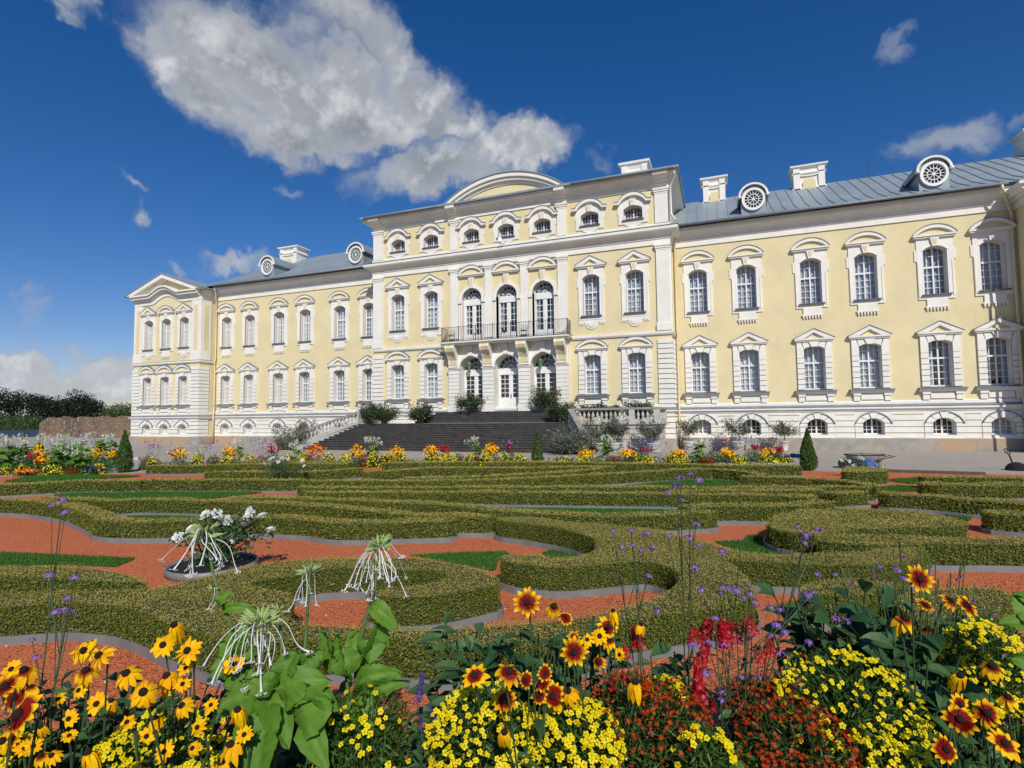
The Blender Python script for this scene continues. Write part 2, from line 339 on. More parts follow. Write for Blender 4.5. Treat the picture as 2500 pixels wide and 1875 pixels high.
def quads(name, V, m, parent=None, loc=(0, 0, 0), tint=None, nv=4, smooth=False):
    """many separate nv-gons from V (n*nv, 3); tint (n, 3) or (n*nv, 3)"""
    V = np.asarray(V, np.float32).reshape(-1, 3)-np.asarray(loc if parent is None else (0, 0, 0), np.float32)
    N = len(V)//nv; me = bpy.data.meshes.new(name)
    me.vertices.add(N*nv); me.vertices.foreach_set('co', V.ravel()); me.loops.add(N*nv); me.loops.foreach_set('vertex_index', np.arange(N*nv, dtype=np.int32))
    me.polygons.add(N); me.polygons.foreach_set('loop_start', np.arange(0, N*nv, nv, dtype=np.int32)); me.polygons.foreach_set('loop_total', np.full(N, nv, np.int32))
    if tint is not None:
        tint = np.asarray(tint, np.float32)
        if len(tint) == N: tint = np.repeat(tint, nv, 0)
        a = me.attributes.new('tint', 'FLOAT_COLOR', 'POINT'); a.data.foreach_set('color', np.c_[tint, np.ones(len(tint), np.float32)].astype(np.float32).ravel())
    me.materials.append(MAT[m]); me.update(calc_edges=True); me.validate()
    return link(name, me, parent, loc)
def unit(v): return v/(np.linalg.norm(v, axis=-1, keepdims=True)+1e-9)
def leaves(P, L, wid=.45, nrm=None, jit=1.0, droop=0.0, along=None):
    """rhombic leaves at points P, facing roughly nrm; returns vertex array"""
    n = len(P); P = np.asarray(P, float); L = np.broadcast_to(np.asarray(L, float), (n,))*rng.uniform(.7, 1.25, n)
    Z = rng.normal(size=(n, 3)) if nrm is None else np.asarray(nrm, float)+rng.normal(size=(n, 3))*jit
    Z = unit(Z); A = rng.normal(size=(n, 3)) if along is None else np.asarray(along, float)+rng.normal(size=(n, 3))*.45
    A = A-Z*(A*Z).sum(1, keepdims=True); A = unit(A); A[:, 2] -= droop; A = unit(A); B = np.cross(Z, A)
    h = L[:, None]
    return np.stack([P-A*h*.5, P+B*h*wid*.5-A*h*.05, P+A*h*.5, P-B*h*wid*.5-A*h*.05], 1).reshape(-1, 3)
def tints(n, g=0.0): return np.c_[rng.random(n), (rng.random(n) < g).astype(float), np.zeros(n)]
# ================================================================== PALACE
cY, pY = -1.52, -1.55
def prism_x(mb, poly, x0, x1):
    n = len(poly); v = [(x0, y, z) for y, z in poly]+[(x1, y, z) for y, z in poly]
    return mb.add(v, [tuple(range(n)), tuple(range(2*n-1, n-1, -1))]+[(i, i+n, (i+1) % n+n, (i+1) % n) for i in range(n)])
def arch(cx, w, zs, rise, n=12):
    r = (w*w/4+rise*rise)/(2*rise); cz = zs+rise-r; a = math.asin(min(1, w/2/r))
    if rise > w/2: a = math.pi-a
    if abs(rise-w/2) < 1e-6: a = math.pi/2
    return [(cx+r*math.sin(-a+2*a*i/n), cz+r*math.cos(-a+2*a*i/n)) for i in range(n+1)]
def wall(mb, x0, x1, z0, z1, y, ops, depth=.4):
    """a wall sheet with arched openings (cx, w, zb, zs, rise); returns nothing, faces at y"""
    F = lambda q: mb.add([(a, y, b) for a, b in q], [tuple(range(len(q)))])
    cols = {}
    for o in ops: cols.setdefault(round(o[0], 3), []).append(o)
    x = x0
    for cx in sorted(cols):
        L = sorted(cols[cx], key=lambda o: o[2]); wm = max(o[1] for o in L); xa, xb = cx-wm/2-.05, cx+wm/2+.05
        F([(x, z0), (xa, z0), (xa, z1), (x, z1)]); z = z0
        for c, w, zb, zs, rise in L:
            zt = zs+rise+.05
            F([(xa, z), (xb, z), (xb, zb), (xa, zb)])
            F([(xa, zb), (c-w/2, zb), (c-w/2, zs), (xa, zs)]); F([(c+w/2, zb), (xb, zb), (xb, zs), (c+w/2, zs)])
            A = arch(c, w, zs, rise, 10)
            F([(xa, zs), A[0], (A[0][0], zt), (xa, zt)]); F([A[-1], (xb, zs), (xb, zt), (A[-1][0], zt)])
            for i in range(10): F([A[i], A[i+1], (A[i+1][0], zt), (A[i][0], zt)])
            z = zt
        F([(xa, z), (xb, z), (xb, z1), (xa, z1)]); x = xb
    F([(x, z0), (x1, z0), (x1, z1), (x, z1)])
def reveal(mb, w, zb, zs, rise, y0, y1, cx=0):
    o = [(cx-w/2, zb)]+arch(cx, w, zs, rise, 10)+[(cx+w/2, zb)]; n = len(o)
    mb.add([(x, y0, z) for x, z in o]+[(x, y1, z) for x, z in o], [(i, (i+1) % n, (i+1) % n+n, i+n) for i in range(n)])
def archz(x, w, zs, rise, cx=0):
    r = (w*w/4+rise*rise)/(2*rise); return zs+rise-r+math.sqrt(max(0, r*r-(x-cx)**2))
def bars(mb, w, zb, zs, rise, tr, cols, rows, y=.36, mw=.07, uprows=1, t=.028):
    """sash frame: outer frame, mullion, transom, glazing bars"""
    e = .05
    mb.box(-w/2, -w/2+e, y, y+.07, zb, zs); mb.box(w/2-e, w/2, y, y+.07, zb, zs); mb.box(-w/2+e, w/2-e, y, y+.07, zb, zb+.07)
    o = arch(0, w, zs, rise, 10); i = arch(0, w-2*e, zs, rise-e*.8, 10); mb.strip(o, i, y, y+.07)
    zt = zs+rise-e
    if mw: mb.box(-mw/2, mw/2, y-.02, y+.06, zb+.07, zt-.01)
    if tr:
        mb.box(-w/2+e, -mw/2, y-.03, y+.055, tr-.045, tr+.045); mb.box(mw/2, w/2-e, y-.03, y+.055, tr-.045, tr+.045)
    for k in range(1, cols):
        x = -w/2+w*k/cols
        if mw and abs(x) < .02: continue
        mb.box(x-t/2, x+t/2, y+.012, y+.05, zb+.07, archz(x, w-2*e, zs, rise-e*.8))
    top = tr-.045 if tr else zs
    for k in range(1, rows):
        z = zb+.07+(top-zb-.07)*k/rows; mb.box(-w/2+e, w/2-e, y+.015, y+.046, z-t/2, z+t/2)
    if tr:
        for k in range(1, uprows+1):
            z = tr+(zs+rise*.4-tr)*k/(uprows+.55); mb.box(-w/2+e, w/2-e, y+.015, y+.046, z-t/2, z+t/2)
def pane_mesh(mb, w, zb, zs, rise, y):
    o = [(-w/2+.02, zb)]+arch(0, w-.04, zs, rise-.02, 10)+[(w/2-.02, zb)]; mb.add([(x, y, z) for x, z in o], [tuple(range(len(o)))])
def curtain_mesh(mb, w, z0, z1, y, kind='swag', x0=None, x1=None):
    x0 = -w/2 if x0 is None else x0; x1 = w/2 if x1 is None else x1
    nx, nz = 28, max(8, int((z1-z0)*22)); v = []
    for j in range(nz+1):
        for i in range(nx+1):
            x = x0+(x1-x0)*i/nx; z = z0+(z1-z0)*j/nz
            if kind == 'swag': d = .022*math.sin(z*21+1.5*math.cos(x/w*2*math.pi*2)+.6*math.sin(x*9))+.014*math.sin(x/w*2*math.pi*8)
            elif kind == 'flat': d = .004*math.sin(z*30)
            else: d = .03*math.sin(x/w*2*math.pi*7+.5*math.sin(z*2))
            v.append((x, y+d, z))
    k = nx+1; mb.add(v, [(j*k+i, j*k+i+1, (j+1)*k+i+1, (j+1)*k+i) for j in range(nz) for i in range(nx)])
def seg_ped(w, zb, y, rise=.50, th=.17):
    """segmental pediment mouldings + tympanum"""
    m = MB(); m.use('white stucco'); m.box(-w/2, w/2, y-.18, 0, zb, zb+.09); m.box(-w/2+.05, w/2-.05, y-.12, 0, zb-.08, zb)
    o = arch(0, w, zb+.095, rise, 14); i = arch(0, w-.36, zb+.095, rise-th, 14); m.strip(o, i, y-.19, 0)
    o2 = arch(0, w+.05, zb+.10, rise+.045, 14); m.use('grey zinc'); m.strip(o2, [(x, z+.006) for x, z in o], y-.22, 0)
    ty = MB(); ii = arch(0, w-.34, zb+.1, rise-th+.01, 14); ty.prism(ii, y-.06, 0); return m, ty
def tri_ped(w, zb, y, rise=.52, th=.17):
    m = MB(); m.use('white stucco'); m.box(-w/2, w/2, y-.18, 0, zb, zb+.09); m.box(-w/2+.05, w/2-.05, y-.12, 0, zb-.08, zb)
    z = zb+.095; o = [(-w/2, z), (0, z+rise), (w/2, z)]; i = [(-w/2+.5, z), (0, z+rise-th*1.15), (w/2-.5, z)]; m.strip(o, i, y-.19, 0)
    m.use('grey zinc'); m.strip([(-w/2-.06, z), (0, z+rise+.06), (w/2+.06, z)], [(-w/2, z+.006), (0, z+rise+.006), (w/2, z+.006)], y-.22, 0)
    ty = MB(); ty.prism([(-w/2+.45, z), (0, z+rise-th), (w/2-.45, z)], y-.06, 0); return m, ty
def keystone(m, z0, z1, y, w0=.11, w1=.2):
    m.use('white stucco'); m.prism([(-w1, z1), (w1, z1), (w0, z0), (-w0, z0)], y-.11, 0)
    m.use('yellow plaster'); m.prism([(-w1*.55, z1-.07), (w1*.55, z1-.07), (w0*.5, z0+.12), (-w0*.5, z0+.12)], y-.125, y-.1)
GW = dict(U=(1.06, 8.30, 10.70, .23), G=(1.06, 3.38, 5.70, .17), B=(1.0, .84, 1.48, .26), A=(1.14, 14.06, 14.74, .22), D=(1.47, 7.12, 10.1, .735))
palace = empty('palace', (0, 0, 0), 'long pale yellow baroque palace with white window surrounds and blue grey metal roofs', 'palace')
TPL = {}
def window(kind, ped, cx, Y, fill):
    """one window of the palace: surround (the part) > pediment, tympanum, sill, frame, pane, curtain"""
    key = (kind, ped, fill)
    if key in TPL:
        o = copy_tree(TPL[key], palace, (cx, Y, 0))
        for c in o.children:       # old panes never sit quite in one plane
            if c.name.startswith('pane'): c.location.y += random.uniform(0, .006); c.rotation_euler = (0, 0, random.uniform(-.012, .012))
        return o
    w, zb, zs, rise = GW[kind]; s = MB(); s.use('white stucco'); zc = zs+rise; sub = []
    reveal(s, w, zb, zs, rise, -.05, .45)
    A = arch(0, w, zs, rise, 10); y = -.06
    if kind == 'U':
        s.box(-.82, -w/2, y, 0, zb-.25, zs); s.box(w/2, .82, y, 0, zb-.25, zs); s.box(-w/2, w/2, y, 0, zb-.25, zb)
        s.prism([(-.82, zs), (-.82, 11.36)]+[(.82, 11.36), (.82, zs)]+A[::-1], y, 0)
        for q in (-1, 1):
            s.box(min(q*.82, q*.92), max(q*.82, q*.92), y+.01, 0, 10.15, 10.75); s.box(min(q*.72, q*.80), max(q*.72, q*.80), y-.025, y, zb-.1, 10.1)
        s.strip(arch(0, w+.14, zs, rise+.07, 10), A, y-.03, y)
        keystone(s, zc-.03, 11.36, y)
        s.use('white stucco')
        if ped == 'tri' or ped == 'seg2':      # apron with round medallion
            s.box(-.82, .82, y+.02, 0, zb-.43, zb-.25); s.prism(arch(0, .8, zb-.43, .12, 4)[::-1] if 0 else [(.42*math.cos(a), zb-.43+.42*math.sin(a)) for a in np.linspace(math.pi, 2*math.pi, 13)], y+.01, 0)
            s.prism([(.28*math.cos(a), zb-.43+.28*math.sin(a)) for a in np.linspace(math.pi, 2*math.pi, 11)], y-.03, y+.005)
            for q in (-1, 1):
                for k in range(3): s.prism([(q*(.78-.12*k)-.04, zb-.43), (q*(.78-.12*k)+.04, zb-.43), (q*(.78-.12*k)+.025, zb-.55), (q*(.78-.12*k)-.025, zb-.55)], y, 0)
        else:
            s.box(-.46, .46, y-.02, 0, zb-.62, zb-.25); s.box(-.54, .54, y-.05, 0, zb-.70, zb-.62)
            for k in range(7): x = -.45+.15*k; s.prism([(x-.045, zb-.70), (x+.045, zb-.70), (x+.025, zb-.85), (x-.025, zb-.85)], y-.04, 0)
        m, ty = (tri_ped if ped.startswith('tri') else seg_ped)(1.95, 11.44, y); sub += [('pediment', m, None), ('tympanum', ty, 'yellow plaster')]
        sl = MB(); sl.box(-.66, .66, y-.14, .36, zb-.045, zb+.012); sub.append(('sill', sl, 'dark sill'))
        fr = MB(); bars(fr, w, zb+.01, zs, rise, 9.85, 4, 4, uprows=1); sub.append(('frame', fr, 'white paint'))
    elif kind == 'G':
        h = (5.20-3.38)/6
        for k in range(6):
            for q in (-1, 1): s.box(min(q*w/2, q*.88), max(q*w/2, q*.88), y-.05, 0, 3.38+h*k+.015, 3.38+h*(k+1)-.02)
        s.prism([(-.88, 5.2), (-.88, 6.1), (-.66, 6.1), (-w/2, zs), (-w/2, 5.2)], y-.05, 0); s.prism([(.88, 5.2), (w/2, 5.2), (w/2, zs), (.66, 6.1), (.88, 6.1)], y-.05, 0)
        s.prism([(-.60, 6.1), (-.31, 6.1), (-.17, archz(-.17, w, zs, rise)), (-.35, archz(-.35, w, zs, rise)), (-w/2+.02, archz(-w/2+.02, w, zs, rise))], y-.05, 0)
        s.prism([(.60, 6.1), (w/2-.02, archz(w/2-.02, w, zs, rise)), (.35, archz(.35, w, zs, rise)), (.17, archz(.17, w, zs, rise)), (.31, 6.1)], y-.05, 0)
        s.prism([(-.27, 6.1), (.27, 6.1), (.14, zc-.05), (-.14, zc-.05)], y-.11, 0)
        for q in (-1, 1):
            s.box(min(q*.58, q*.88), max(q*.58, q*.88), y-.06, 0, 2.70, 2.98); s.box(min(q*.54, q*.90), max(q*.54, q*.90), y-.11, 0, 2.99, 3.10)
        s.box(-.52, .52, y-.02, 0, 2.76, 3.09)
        prism_x(s, [(-.30, 3.24), (-.30, 3.28), (0, 3.28), (0, 3.11), (-.17, 3.11)], -1.0, 1.0)
        m, ty = (tri_ped if ped == 'tri' else seg_ped)(2.02, 6.2, y); sub += [('pediment', m, None), ('tympanum', ty, 'yellow plaster')]
        sl = MB(); prism_x(sl, [(-.36, 3.283), (-.36, 3.31), (.36, 3.395), (.36, 3.35)], -1.06, 1.06); sub.append(('sill', sl, 'grey zinc'))
        fr = MB(); bars(fr, w, zb+.02, zs, rise, 4.92, 4, 4, uprows=1); sub.append(('frame', fr, 'white paint'))
    elif kind == 'B':
        vo = arch(0, 1.66, 1.46, .58, 10); vi = arch(0, w, zs, rise, 10)
        for k in (0, 2, 6, 8): s.prism([vo[k], vo[k+1], vo[k+2], vi[k+2], vi[k+1], vi[k]], y-.05, 0) if 0 else None
        for a, b in ((0, 2), (2, 4), (4, 6), (6, 8), (8, 10)):
            e = .035 if (a, b) != (4, 6) else 0; yy = y-.04 if (a, b) != (4, 6) else y-.09
            f = lambda P, u: (P[int(u)][0]+(P[min(10, int(u)+1)][0]-P[int(u)][0])*(u-int(u)), P[int(u)][1]+(P[min(10, int(u)+1)][1]-P[int(u)][1])*(u-int(u)))
            us = [a+.08, (a+b)/2, b-.08]; s.prism([f(vo, u) for u in us]+[f(vi, u) for u in us[::-1]], yy, 0)
        for q in (-1, 1):
            for z0, z1 in ((.68, .92), (.96, 1.25), (1.29, 1.45)): s.box(min(q*w/2, q*.88), max(q*w/2, q*.88), y-.02, 0, z0, z1)
        s.box(-w/2, w/2, y-.02, .36, .68, .838)
        s.use('grey zinc'); s.strip(arch(0, 1.74, 1.46, .63, 10), [(x, z+.004) for x, z in vo], y-.09, 0)
        fr = MB(); bars(fr, w, zb, zs, rise, None, 4, 3, mw=.08); sub.append(('frame', fr, 'white paint'))
    elif kind == 'A':
        s.box(-.88, -w/2, y, 0, 13.82, zs); s.box(w/2, .88, y, 0, 13.82, zs); s.box(-w/2, w/2, y, 0, 13.82, zb)
        s.prism([(-.88, zs), (-.88, 15.2)]+arch(0, 1.76, 15.2, .38, 10)[1:-1]+[(.88, 15.2), (.88, zs)]+A[::-1], y, 0)
        s.prism([(-.55, 13.82), (.55, 13.82), (.32, 13.66), (0, 13.60), (-.32, 13.66)], y+.01, 0)
        for q in (-1, 1): s.box(min(q*.88, q*.95), max(q*.88, q*.95), y+.01, 0, 14.45, 15.0)
        o = [(-1.1, 15.18), (-.86, 15.2)]+arch(0, 1.72, 15.2, .52, 12)[1:-1]+[(.86, 15.2), (1.1, 15.18)]
        i = [(-1.1, 15.06), (-.8, 15.06)]+arch(0, 1.6, 15.07, .46, 12)[1:-1]+[(.8, 15.06), (1.1, 15.06)]
        s.strip(o, i, y-.2, 0); s.use('grey zinc'); s.strip([(x*1.02, z+.045) for x, z in o], [(x, z+.005) for x, z in o], y-.23, 0)
        keystone(s, zc-.02, 15.34, y, .12, .19)
        sl = MB(); sl.box(-.66, .66, y-.1, .36, zb-.04, zb+.012); sub.append(('sill', sl, 'dark sill'))
        fr = MB(); bars(fr, w, zb+.01, zs, rise, None, 6, 3, mw=.07); sub.append(('frame', fr, 'white paint'))
    elif kind == 'D':
        reveal(s, w, zb, zs, rise, -.07, .42)
        s.strip(arch(0, w+.42, zs, rise+.21, 16), arch(0, w, zs, rise, 16), y-.03, 0)
        for q in (-1, 1):
            s.box(min(q*w/2, q*.98), max(q*w/2, q*.98), y, 0, zb, 9.82); s.box(min(q*(w/2-.0), q*1.02), max(q*(w/2-.0), q*1.02), y-.1, 0, 9.82, 10.09)
            s.use('yellow plaster'); s.box(min(q*.83, q*.88), max(q*.83, q*.88), y-.012, y, 7.5, 9.7); s.use('white stucco')
        keystone(s, zs+rise+.0, 11.55, y, .12, .21); s.use('white stucco')
        m, ty = seg_ped(1.95, 11.72, y, .55); sub += [('pediment', m, None), ('tympanum', ty, 'yellow plaster')]
        fr = MB(); door_frame(fr, w, zb, zs, .34, 9.72, 7.72); sub.append(('frame', fr, 'white paint'))
    root = s.build('window' if kind != 'D' else 'balcony_door', None, palace, (cx, Y, 0))
    for n, m, q in sub: m.build(n, q, root)
    pm = MB(); pane_mesh(pm, w, zb, zs, rise, .395 if kind != 'D' else .40); pm.build('pane', 'window glass', root)
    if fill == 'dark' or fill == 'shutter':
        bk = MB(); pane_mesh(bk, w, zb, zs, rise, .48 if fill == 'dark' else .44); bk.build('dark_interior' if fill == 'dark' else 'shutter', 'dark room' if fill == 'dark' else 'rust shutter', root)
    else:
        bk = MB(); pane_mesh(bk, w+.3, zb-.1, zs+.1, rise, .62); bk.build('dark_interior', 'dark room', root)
        if fill == 'curtain': c = MB(); curtain_mesh(c, w, zb, zc, .50); c.build('curtain', 'curtain', root, smooth=True)
        elif fill == 'dim': c = MB(); curtain_mesh(c, w, zb, zc, .50); c.build('curtain', 'curtain dim', root, smooth=True)
        elif fill == 'blind':
            c = MB(); curtain_mesh(c, w, zb, zc, .50); c.build('curtain', 'curtain', root, smooth=True)
            c = MB(); curtain_mesh(c, w, zb, 9.8, .455, 'flat', -w/2, 0); c.build('blind', 'blind grey', root)
        elif fill == 'pale': c = MB(); curtain_mesh(c, w, zb, zc, .50); c.build('curtain', 'curtain pale', root, smooth=True)
        elif fill == 'sides':
            for a, b in ((-w/2, -w/2+.34), (w/2-.3, w/2)): c = MB(); curtain_mesh(c, w, zb, zc, .50, 'hang', a, b); c.build('curtain', 'curtain', root, smooth=True)
    TPL[key] = root; return root
def door_frame(fr, w, zb, zs, y, ztop, zpan):
    """double glazed door with solid lower panels, transom and fanlight"""
    h = w/2
    fr.box(-h, -h+.09, y, y+.09, zb, zs); fr.box(h-.09, h, y, y+.09, zb, zs); fr.box(-h+.09, h-.09, y-.05, y+.09, ztop, zs)
    fr.box(-.085, .085, y-.02, y+.08, zb, ztop)
    for q in (-1, 1):
        xa, xb = sorted((q*.085, q*(h-.09)))
        fr.box(xa, xb, y+.01, y+.07, zb, zpan); fr.box(xa+.1, xb-.1, y-.01, y+.01, zb+.14, zpan-.12)
        xm = (xa+xb)/2; fr.box(xa, xa+.06, y+.01, y+.07, zpan, ztop); fr.box(xb-.06, xb, y+.01, y+.07, zpan, ztop); fr.box(xm-.015, xm+.015, y+.02, y+.06, zpan, ztop)
        for k in range(1, 6): z = zpan+(ztop-zpan)*k/5; fr.box(xa+.06, xb-.06, y+.022, y+.058, z-.018, z+.018)
    r = h; n = 16
    A = [(r*math.cos(a), zs+r*math.sin(a)) for a in np.linspace(math.pi, 0, n+1)]
    for rr, t in ((1.0, .06), (.62, .03), (.24, .04)): fr.strip([(x*rr, zs+(z-zs)*rr) for x, z in A], [(x*(rr-t/r), zs+(z-zs)*(rr-t/r)) for x, z in A], y+.015, y+.07)
    for k in range(1, 7):
        a = math.pi*k/7; c, s = math.cos(a), math.sin(a); fr.prism([(c*r*.22-s*.014, zs+s*r*.22+c*.014), (c*r*.95-s*.014, zs+s*r*.95+c*.014), (c*r*.95+s*.014, zs+s*r*.95-c*.014), (c*r*.22+s*.014, zs+s*r*.22-c*.014)], y+.02, y+.06)
    fr.box(-h+.09, h-.09, y, y+.08, zs, zs+.05)
AR = [12.01, 14.74, 18.14, 20.85, 24.03, 26.5]; AL = [-12.01, -14.74, -18.14, -20.85, -24.03, -26.65]
CC = [5.705, 8.41]; DX = [-2.55, 0.0, 2.55]; PX = [-34.17, -31.97, -29.77]
def ops(xs, kinds): return [(x, GW[k][0], GW[k][1], GW[k][2], GW[k][3]) for x in xs for k in kinds]
ZTOP = 13.2
wy = MB()
wall(wy, 10.5, 27.5, 2.5, ZTOP, 0, ops(AR, 'GU')); wall(wy, -27.95, -10.5, 2.5, ZTOP, 0, ops(AL, 'GU'))
wall(wy, -10.5, -4.2, 2.5, 13.4, cY, ops([-x for x in CC], 'GU')); wall(wy, 4.2, 10.5, 2.5, 13.4, cY, ops(CC, 'GU')); wall(wy, -4.2, 4.2, 6.9, 13.4, cY, ops(DX, 'D'))
wall(wy, -10.5, 10.5, 13.4, 16.5, cY, ops([-8.41, -5.705, 5.705, 8.41]+DX, 'A'))
wall(wy, -36.05, -27.95, 2.5, 13.3, pY, ops(PX, 'GU'))
for x, y0 in ((-10.5, cY), (10.5, cY)): wy.add([(x, y0, .6), (x, 12, .6), (x, 12, 16.5), (x, y0, 16.5)], [(0, 1, 2, 3)])
for x in (-36.05, -27.95): wy.add([(x, pY, .6), (x, 12, .6), (x, 12, 13.3), (x, pY, 13.3)], [(0, 1, 2, 3)])
wy.add([(27.5, -1.55, .6), (27.5, 12, .6), (27.5, 12, 13.3), (27.5, -1.55, 13.3)], [(0, 1, 2, 3)]); wy.add([(27.5, -1.55, .6), (36, -1.55, .6), (36, -1.55, 13.3), (27.5, -1.55, 13.3)], [(0, 1, 2, 3)])
wy.add([(-36.05, 12, 0), (36, 12, 0), (36, 12, 13.3), (-36.05, 12, 13.3)], [(0, 1, 2, 3)]); wy.add([(-10.5, 12.01, 13), (10.5, 12.01, 13), (10.5, 12.01, 16.5), (-10.5, 12.01, 16.5)], [(0, 1, 2, 3)])
wy.build('wall', 'yellow plaster', palace)
# basement backing (yellowish joints show between the white courses)
bb = MB()
for q in ((10.5, 27.5, .6, 2.5, 0, ops(AR, 'B')), (-27.95, -10.5, .6, 2.5, 0, ops(AL, 'B')), (-36.05, -27.95, .6, 2.5, pY, ops(PX, 'B'))): wall(bb, *q); bb.build('basement_wall', 'yellow plaster', palace); bb = MB()
for a, b in ((-10.5, -4.2), (4.2, 10.5), (-4.2, 4.2)): wall(bb, a, b, .6, 2.5 if abs(a) > 4.3 or a > 0 else 2.4, cY, [])
bb.build('basement_wall', 'yellow plaster', palace)
LEV = [(.70, .915), (.965, 1.245), (1.295, 1.575), (1.625, 1.905), (1.955, 2.10)]
co = MB()
def courses(x0, x1, y, xs, lev=LEV, pr=.05):
    ed = [x0]+[e for x in sorted(xs) for e in (x-.90, x+.90)]+[x1]
    for k, (a, b) in enumerate(lev):
        for i in range(0, len(ed), 2):
            if ed[i+1]-ed[i] > .05: co.box(ed[i], ed[i+1], y-pr, y, a, b)
def flush(n, m):
    global co
    co.build(n, m, palace); co = MB()
def spandrels(xs, y):
    for x in xs: co.prism([(x-.90, 1.48)]+[(x+a*1.02, b+.05) for a, b in arch(0, 1.74, 1.46, .58, 8)]+[(x+.90, 1.48), (x+.90, 2.10), (x-.90, 2.10)], y-.045, y)
for x0, x1, y, xs in ((10.56, 27.5, 0, AR), (-27.9, -10.56, 0, AL), (-36.05, -27.95, pY, PX)): courses(x0, x1, y, xs); spandrels(xs, y); flush('rusticated_course', 'white stucco')
for s in (-1, 1): courses(*sorted((s*10.5, s*6.0)), cY, []); flush('rusticated_course', 'white stucco')
RUS = LEV+[(2.72+.30*k, 2.97+.30*k) for k in range(14) if 2.99+.3*k < 6.85]
for s in (-1, 1):
    for a, b in RUS:
        if a > 2.5 and co.v and co.v[-1][2] < 2.5: flush('rusticated_pilaster', 'white stucco')
        xa, xb = sorted((s*9.68, s*10.57)); co.box(xa, xb, cY-.10, cY+.5, a, b); xa, xb = sorted((s*10.3, s*10.62)); co.box(xa, xb, cY+.5, -.06, a, b)
    flush('rusticated_pilaster', 'white stucco')
for xa, xb in ((-36.1, -35.03), (-28.97, -27.89)):
    for a, b in RUS:
        if a > 2.5 and co.v and co.v[-1][2] < 2.5: flush('rusticated_pilaster', 'white stucco')
        co.box(xa, xb, pY-.09, pY+.9, a, b)
    flush('rusticated_pilaster', 'white stucco')
for a, b in RUS:
    if a > 2.5 and co.v and co.v[-1][2] < 2.5: flush('rusticated_pilaster', 'white stucco')
    co.box(27.44, 28.5, -1.65, -.7, a, b)
flush('rusticated_pilaster', 'white stucco')
PATH = [(-36.05, 4), (-36.05, pY), (-27.95, pY), (-27.95, 0), (-10.5, 0), (-10.5, cY), (10.5, cY), (10.5, 0), (27.5, 0), (27.5, -1.55), (37, -1.55)]
pl = MB(); pl.sweep(PATH, [(0, -.3), (.13, -.3), (.13, .63), (.10, .66), (0, .66)])
for x in (11.4, 16.4, 19.6, 22.4, 25.3, -14, -17.5, -21, -24.5): pl.box(x, x+.05, -.137, -.12, .02, .6)
pl.build('plinth', 'plinth granite', palace)
bm = MB(); bm.sweep(PATH, [(0, .655), (.12, .655), (.12, .688), (0, .688)]); bm.sweep(PATH, [(0, 2.12), (.08, 2.12), (.1, 2.2), (.2, 2.26), (.2, 2.38), (0, 2.38)]); bm.sweep(PATH, [(0, 2.50), (.07, 2.50), (.07, 2.64), (.04, 2.69), (0, 2.69)])
bm.build('base_moulding', 'white stucco', palace)
lg = MB(); lg.sweep(PATH, [(0, 2.383), (.24, 2.383), (.24, 2.405), (.05, 2.498), (0, 2.498)]); lg.build('ledge_flashing', 'grey zinc', palace)
# cornices
wc = MB()
WP = [[(-27.95, 0), (-10.58, 0)], [(10.58, 0), (27.45, 0)]]
for p in WP: wc.sweep(p, [(0, 12.42), (.07, 12.42), (.07, 12.72), (.13, 12.76), (.13, 12.82), (0, 12.82)]); wc.sweep(p, [(0, 12.83), (.16, 12.83), (.18, 12.98), (.28, 13.08), (.38, 13.16), (.50, 13.22), (.54, 13.30), (.54, 13.50), (0, 13.50)])
SP = [(-10.5, 3), (-10.5, cY), (10.5, cY), (10.5, 3)]
wc.sweep(SP, [(0, 12.32), (.08, 12.32), (.08, 12.62), (.14, 12.66), (.14, 12.72), (0, 12.72)]); wc.sweep(SP, [(0, 12.73), (.12, 12.73), (.2, 12.86), (.34, 12.95), (.50, 13.02), (.56, 13.10), (.56, 13.28), (0, 13.28)])
wc.sweep(SP, [(0, 13.41), (.09, 13.41), (.09, 13.58), (.05, 13.62), (0, 13.62)])
SP2 = [(-10.5, 11), (-10.5, cY), (10.5, cY), (10.5, 11)]
wc.sweep(SP2, [(0, 15.78), (.07, 15.78), (.07, 15.98), (.12, 16.02), (.12, 16.06), (0, 16.06)]); wc.sweep(SP2, [(0, 16.07), (.14, 16.07), (.22, 16.20), (.40, 16.29), (.56, 16.36), (.60, 16.42), (.60, 16.60), (0, 16.60)])
for x0, x1 in ((-10.57, -9.68), (9.68, 10.57), (-4.22, -3.55), (3.55, 4.22)):    # breaks of the cornice over the pilasters
    wc.sweep([(x0, cY), (x0, cY-.0)] if 0 else [(x0, cY-.02), (x1, cY-.02)], [(0, 16.09), (.30, 16.09), (.42, 16.22), (.60, 16.31), (.72, 16.38), (.74, 16.44), (.74, 16.598), (0, 16.598)])
wc.sweep([(-10.5, cY), (-4.45, cY)], [(0, 6.84), (.09, 6.84), (.14, 6.93), (.14, 7.06), (0, 7.06)]); wc.sweep([(4.45, cY), (10.5, cY), (10.5, -.05)], [(0, 6.84), (.09, 6.84), (.14, 6.93), (.14, 7.06), (0, 7.06)])
wc.sweep([(-36.05, 3), (-36.05, pY), (-27.95, pY), (-27.95, -.02)], [(0, 6.92), (.09, 6.92), (.14, 7.0), (.14, 7.12), (0, 7.12)])
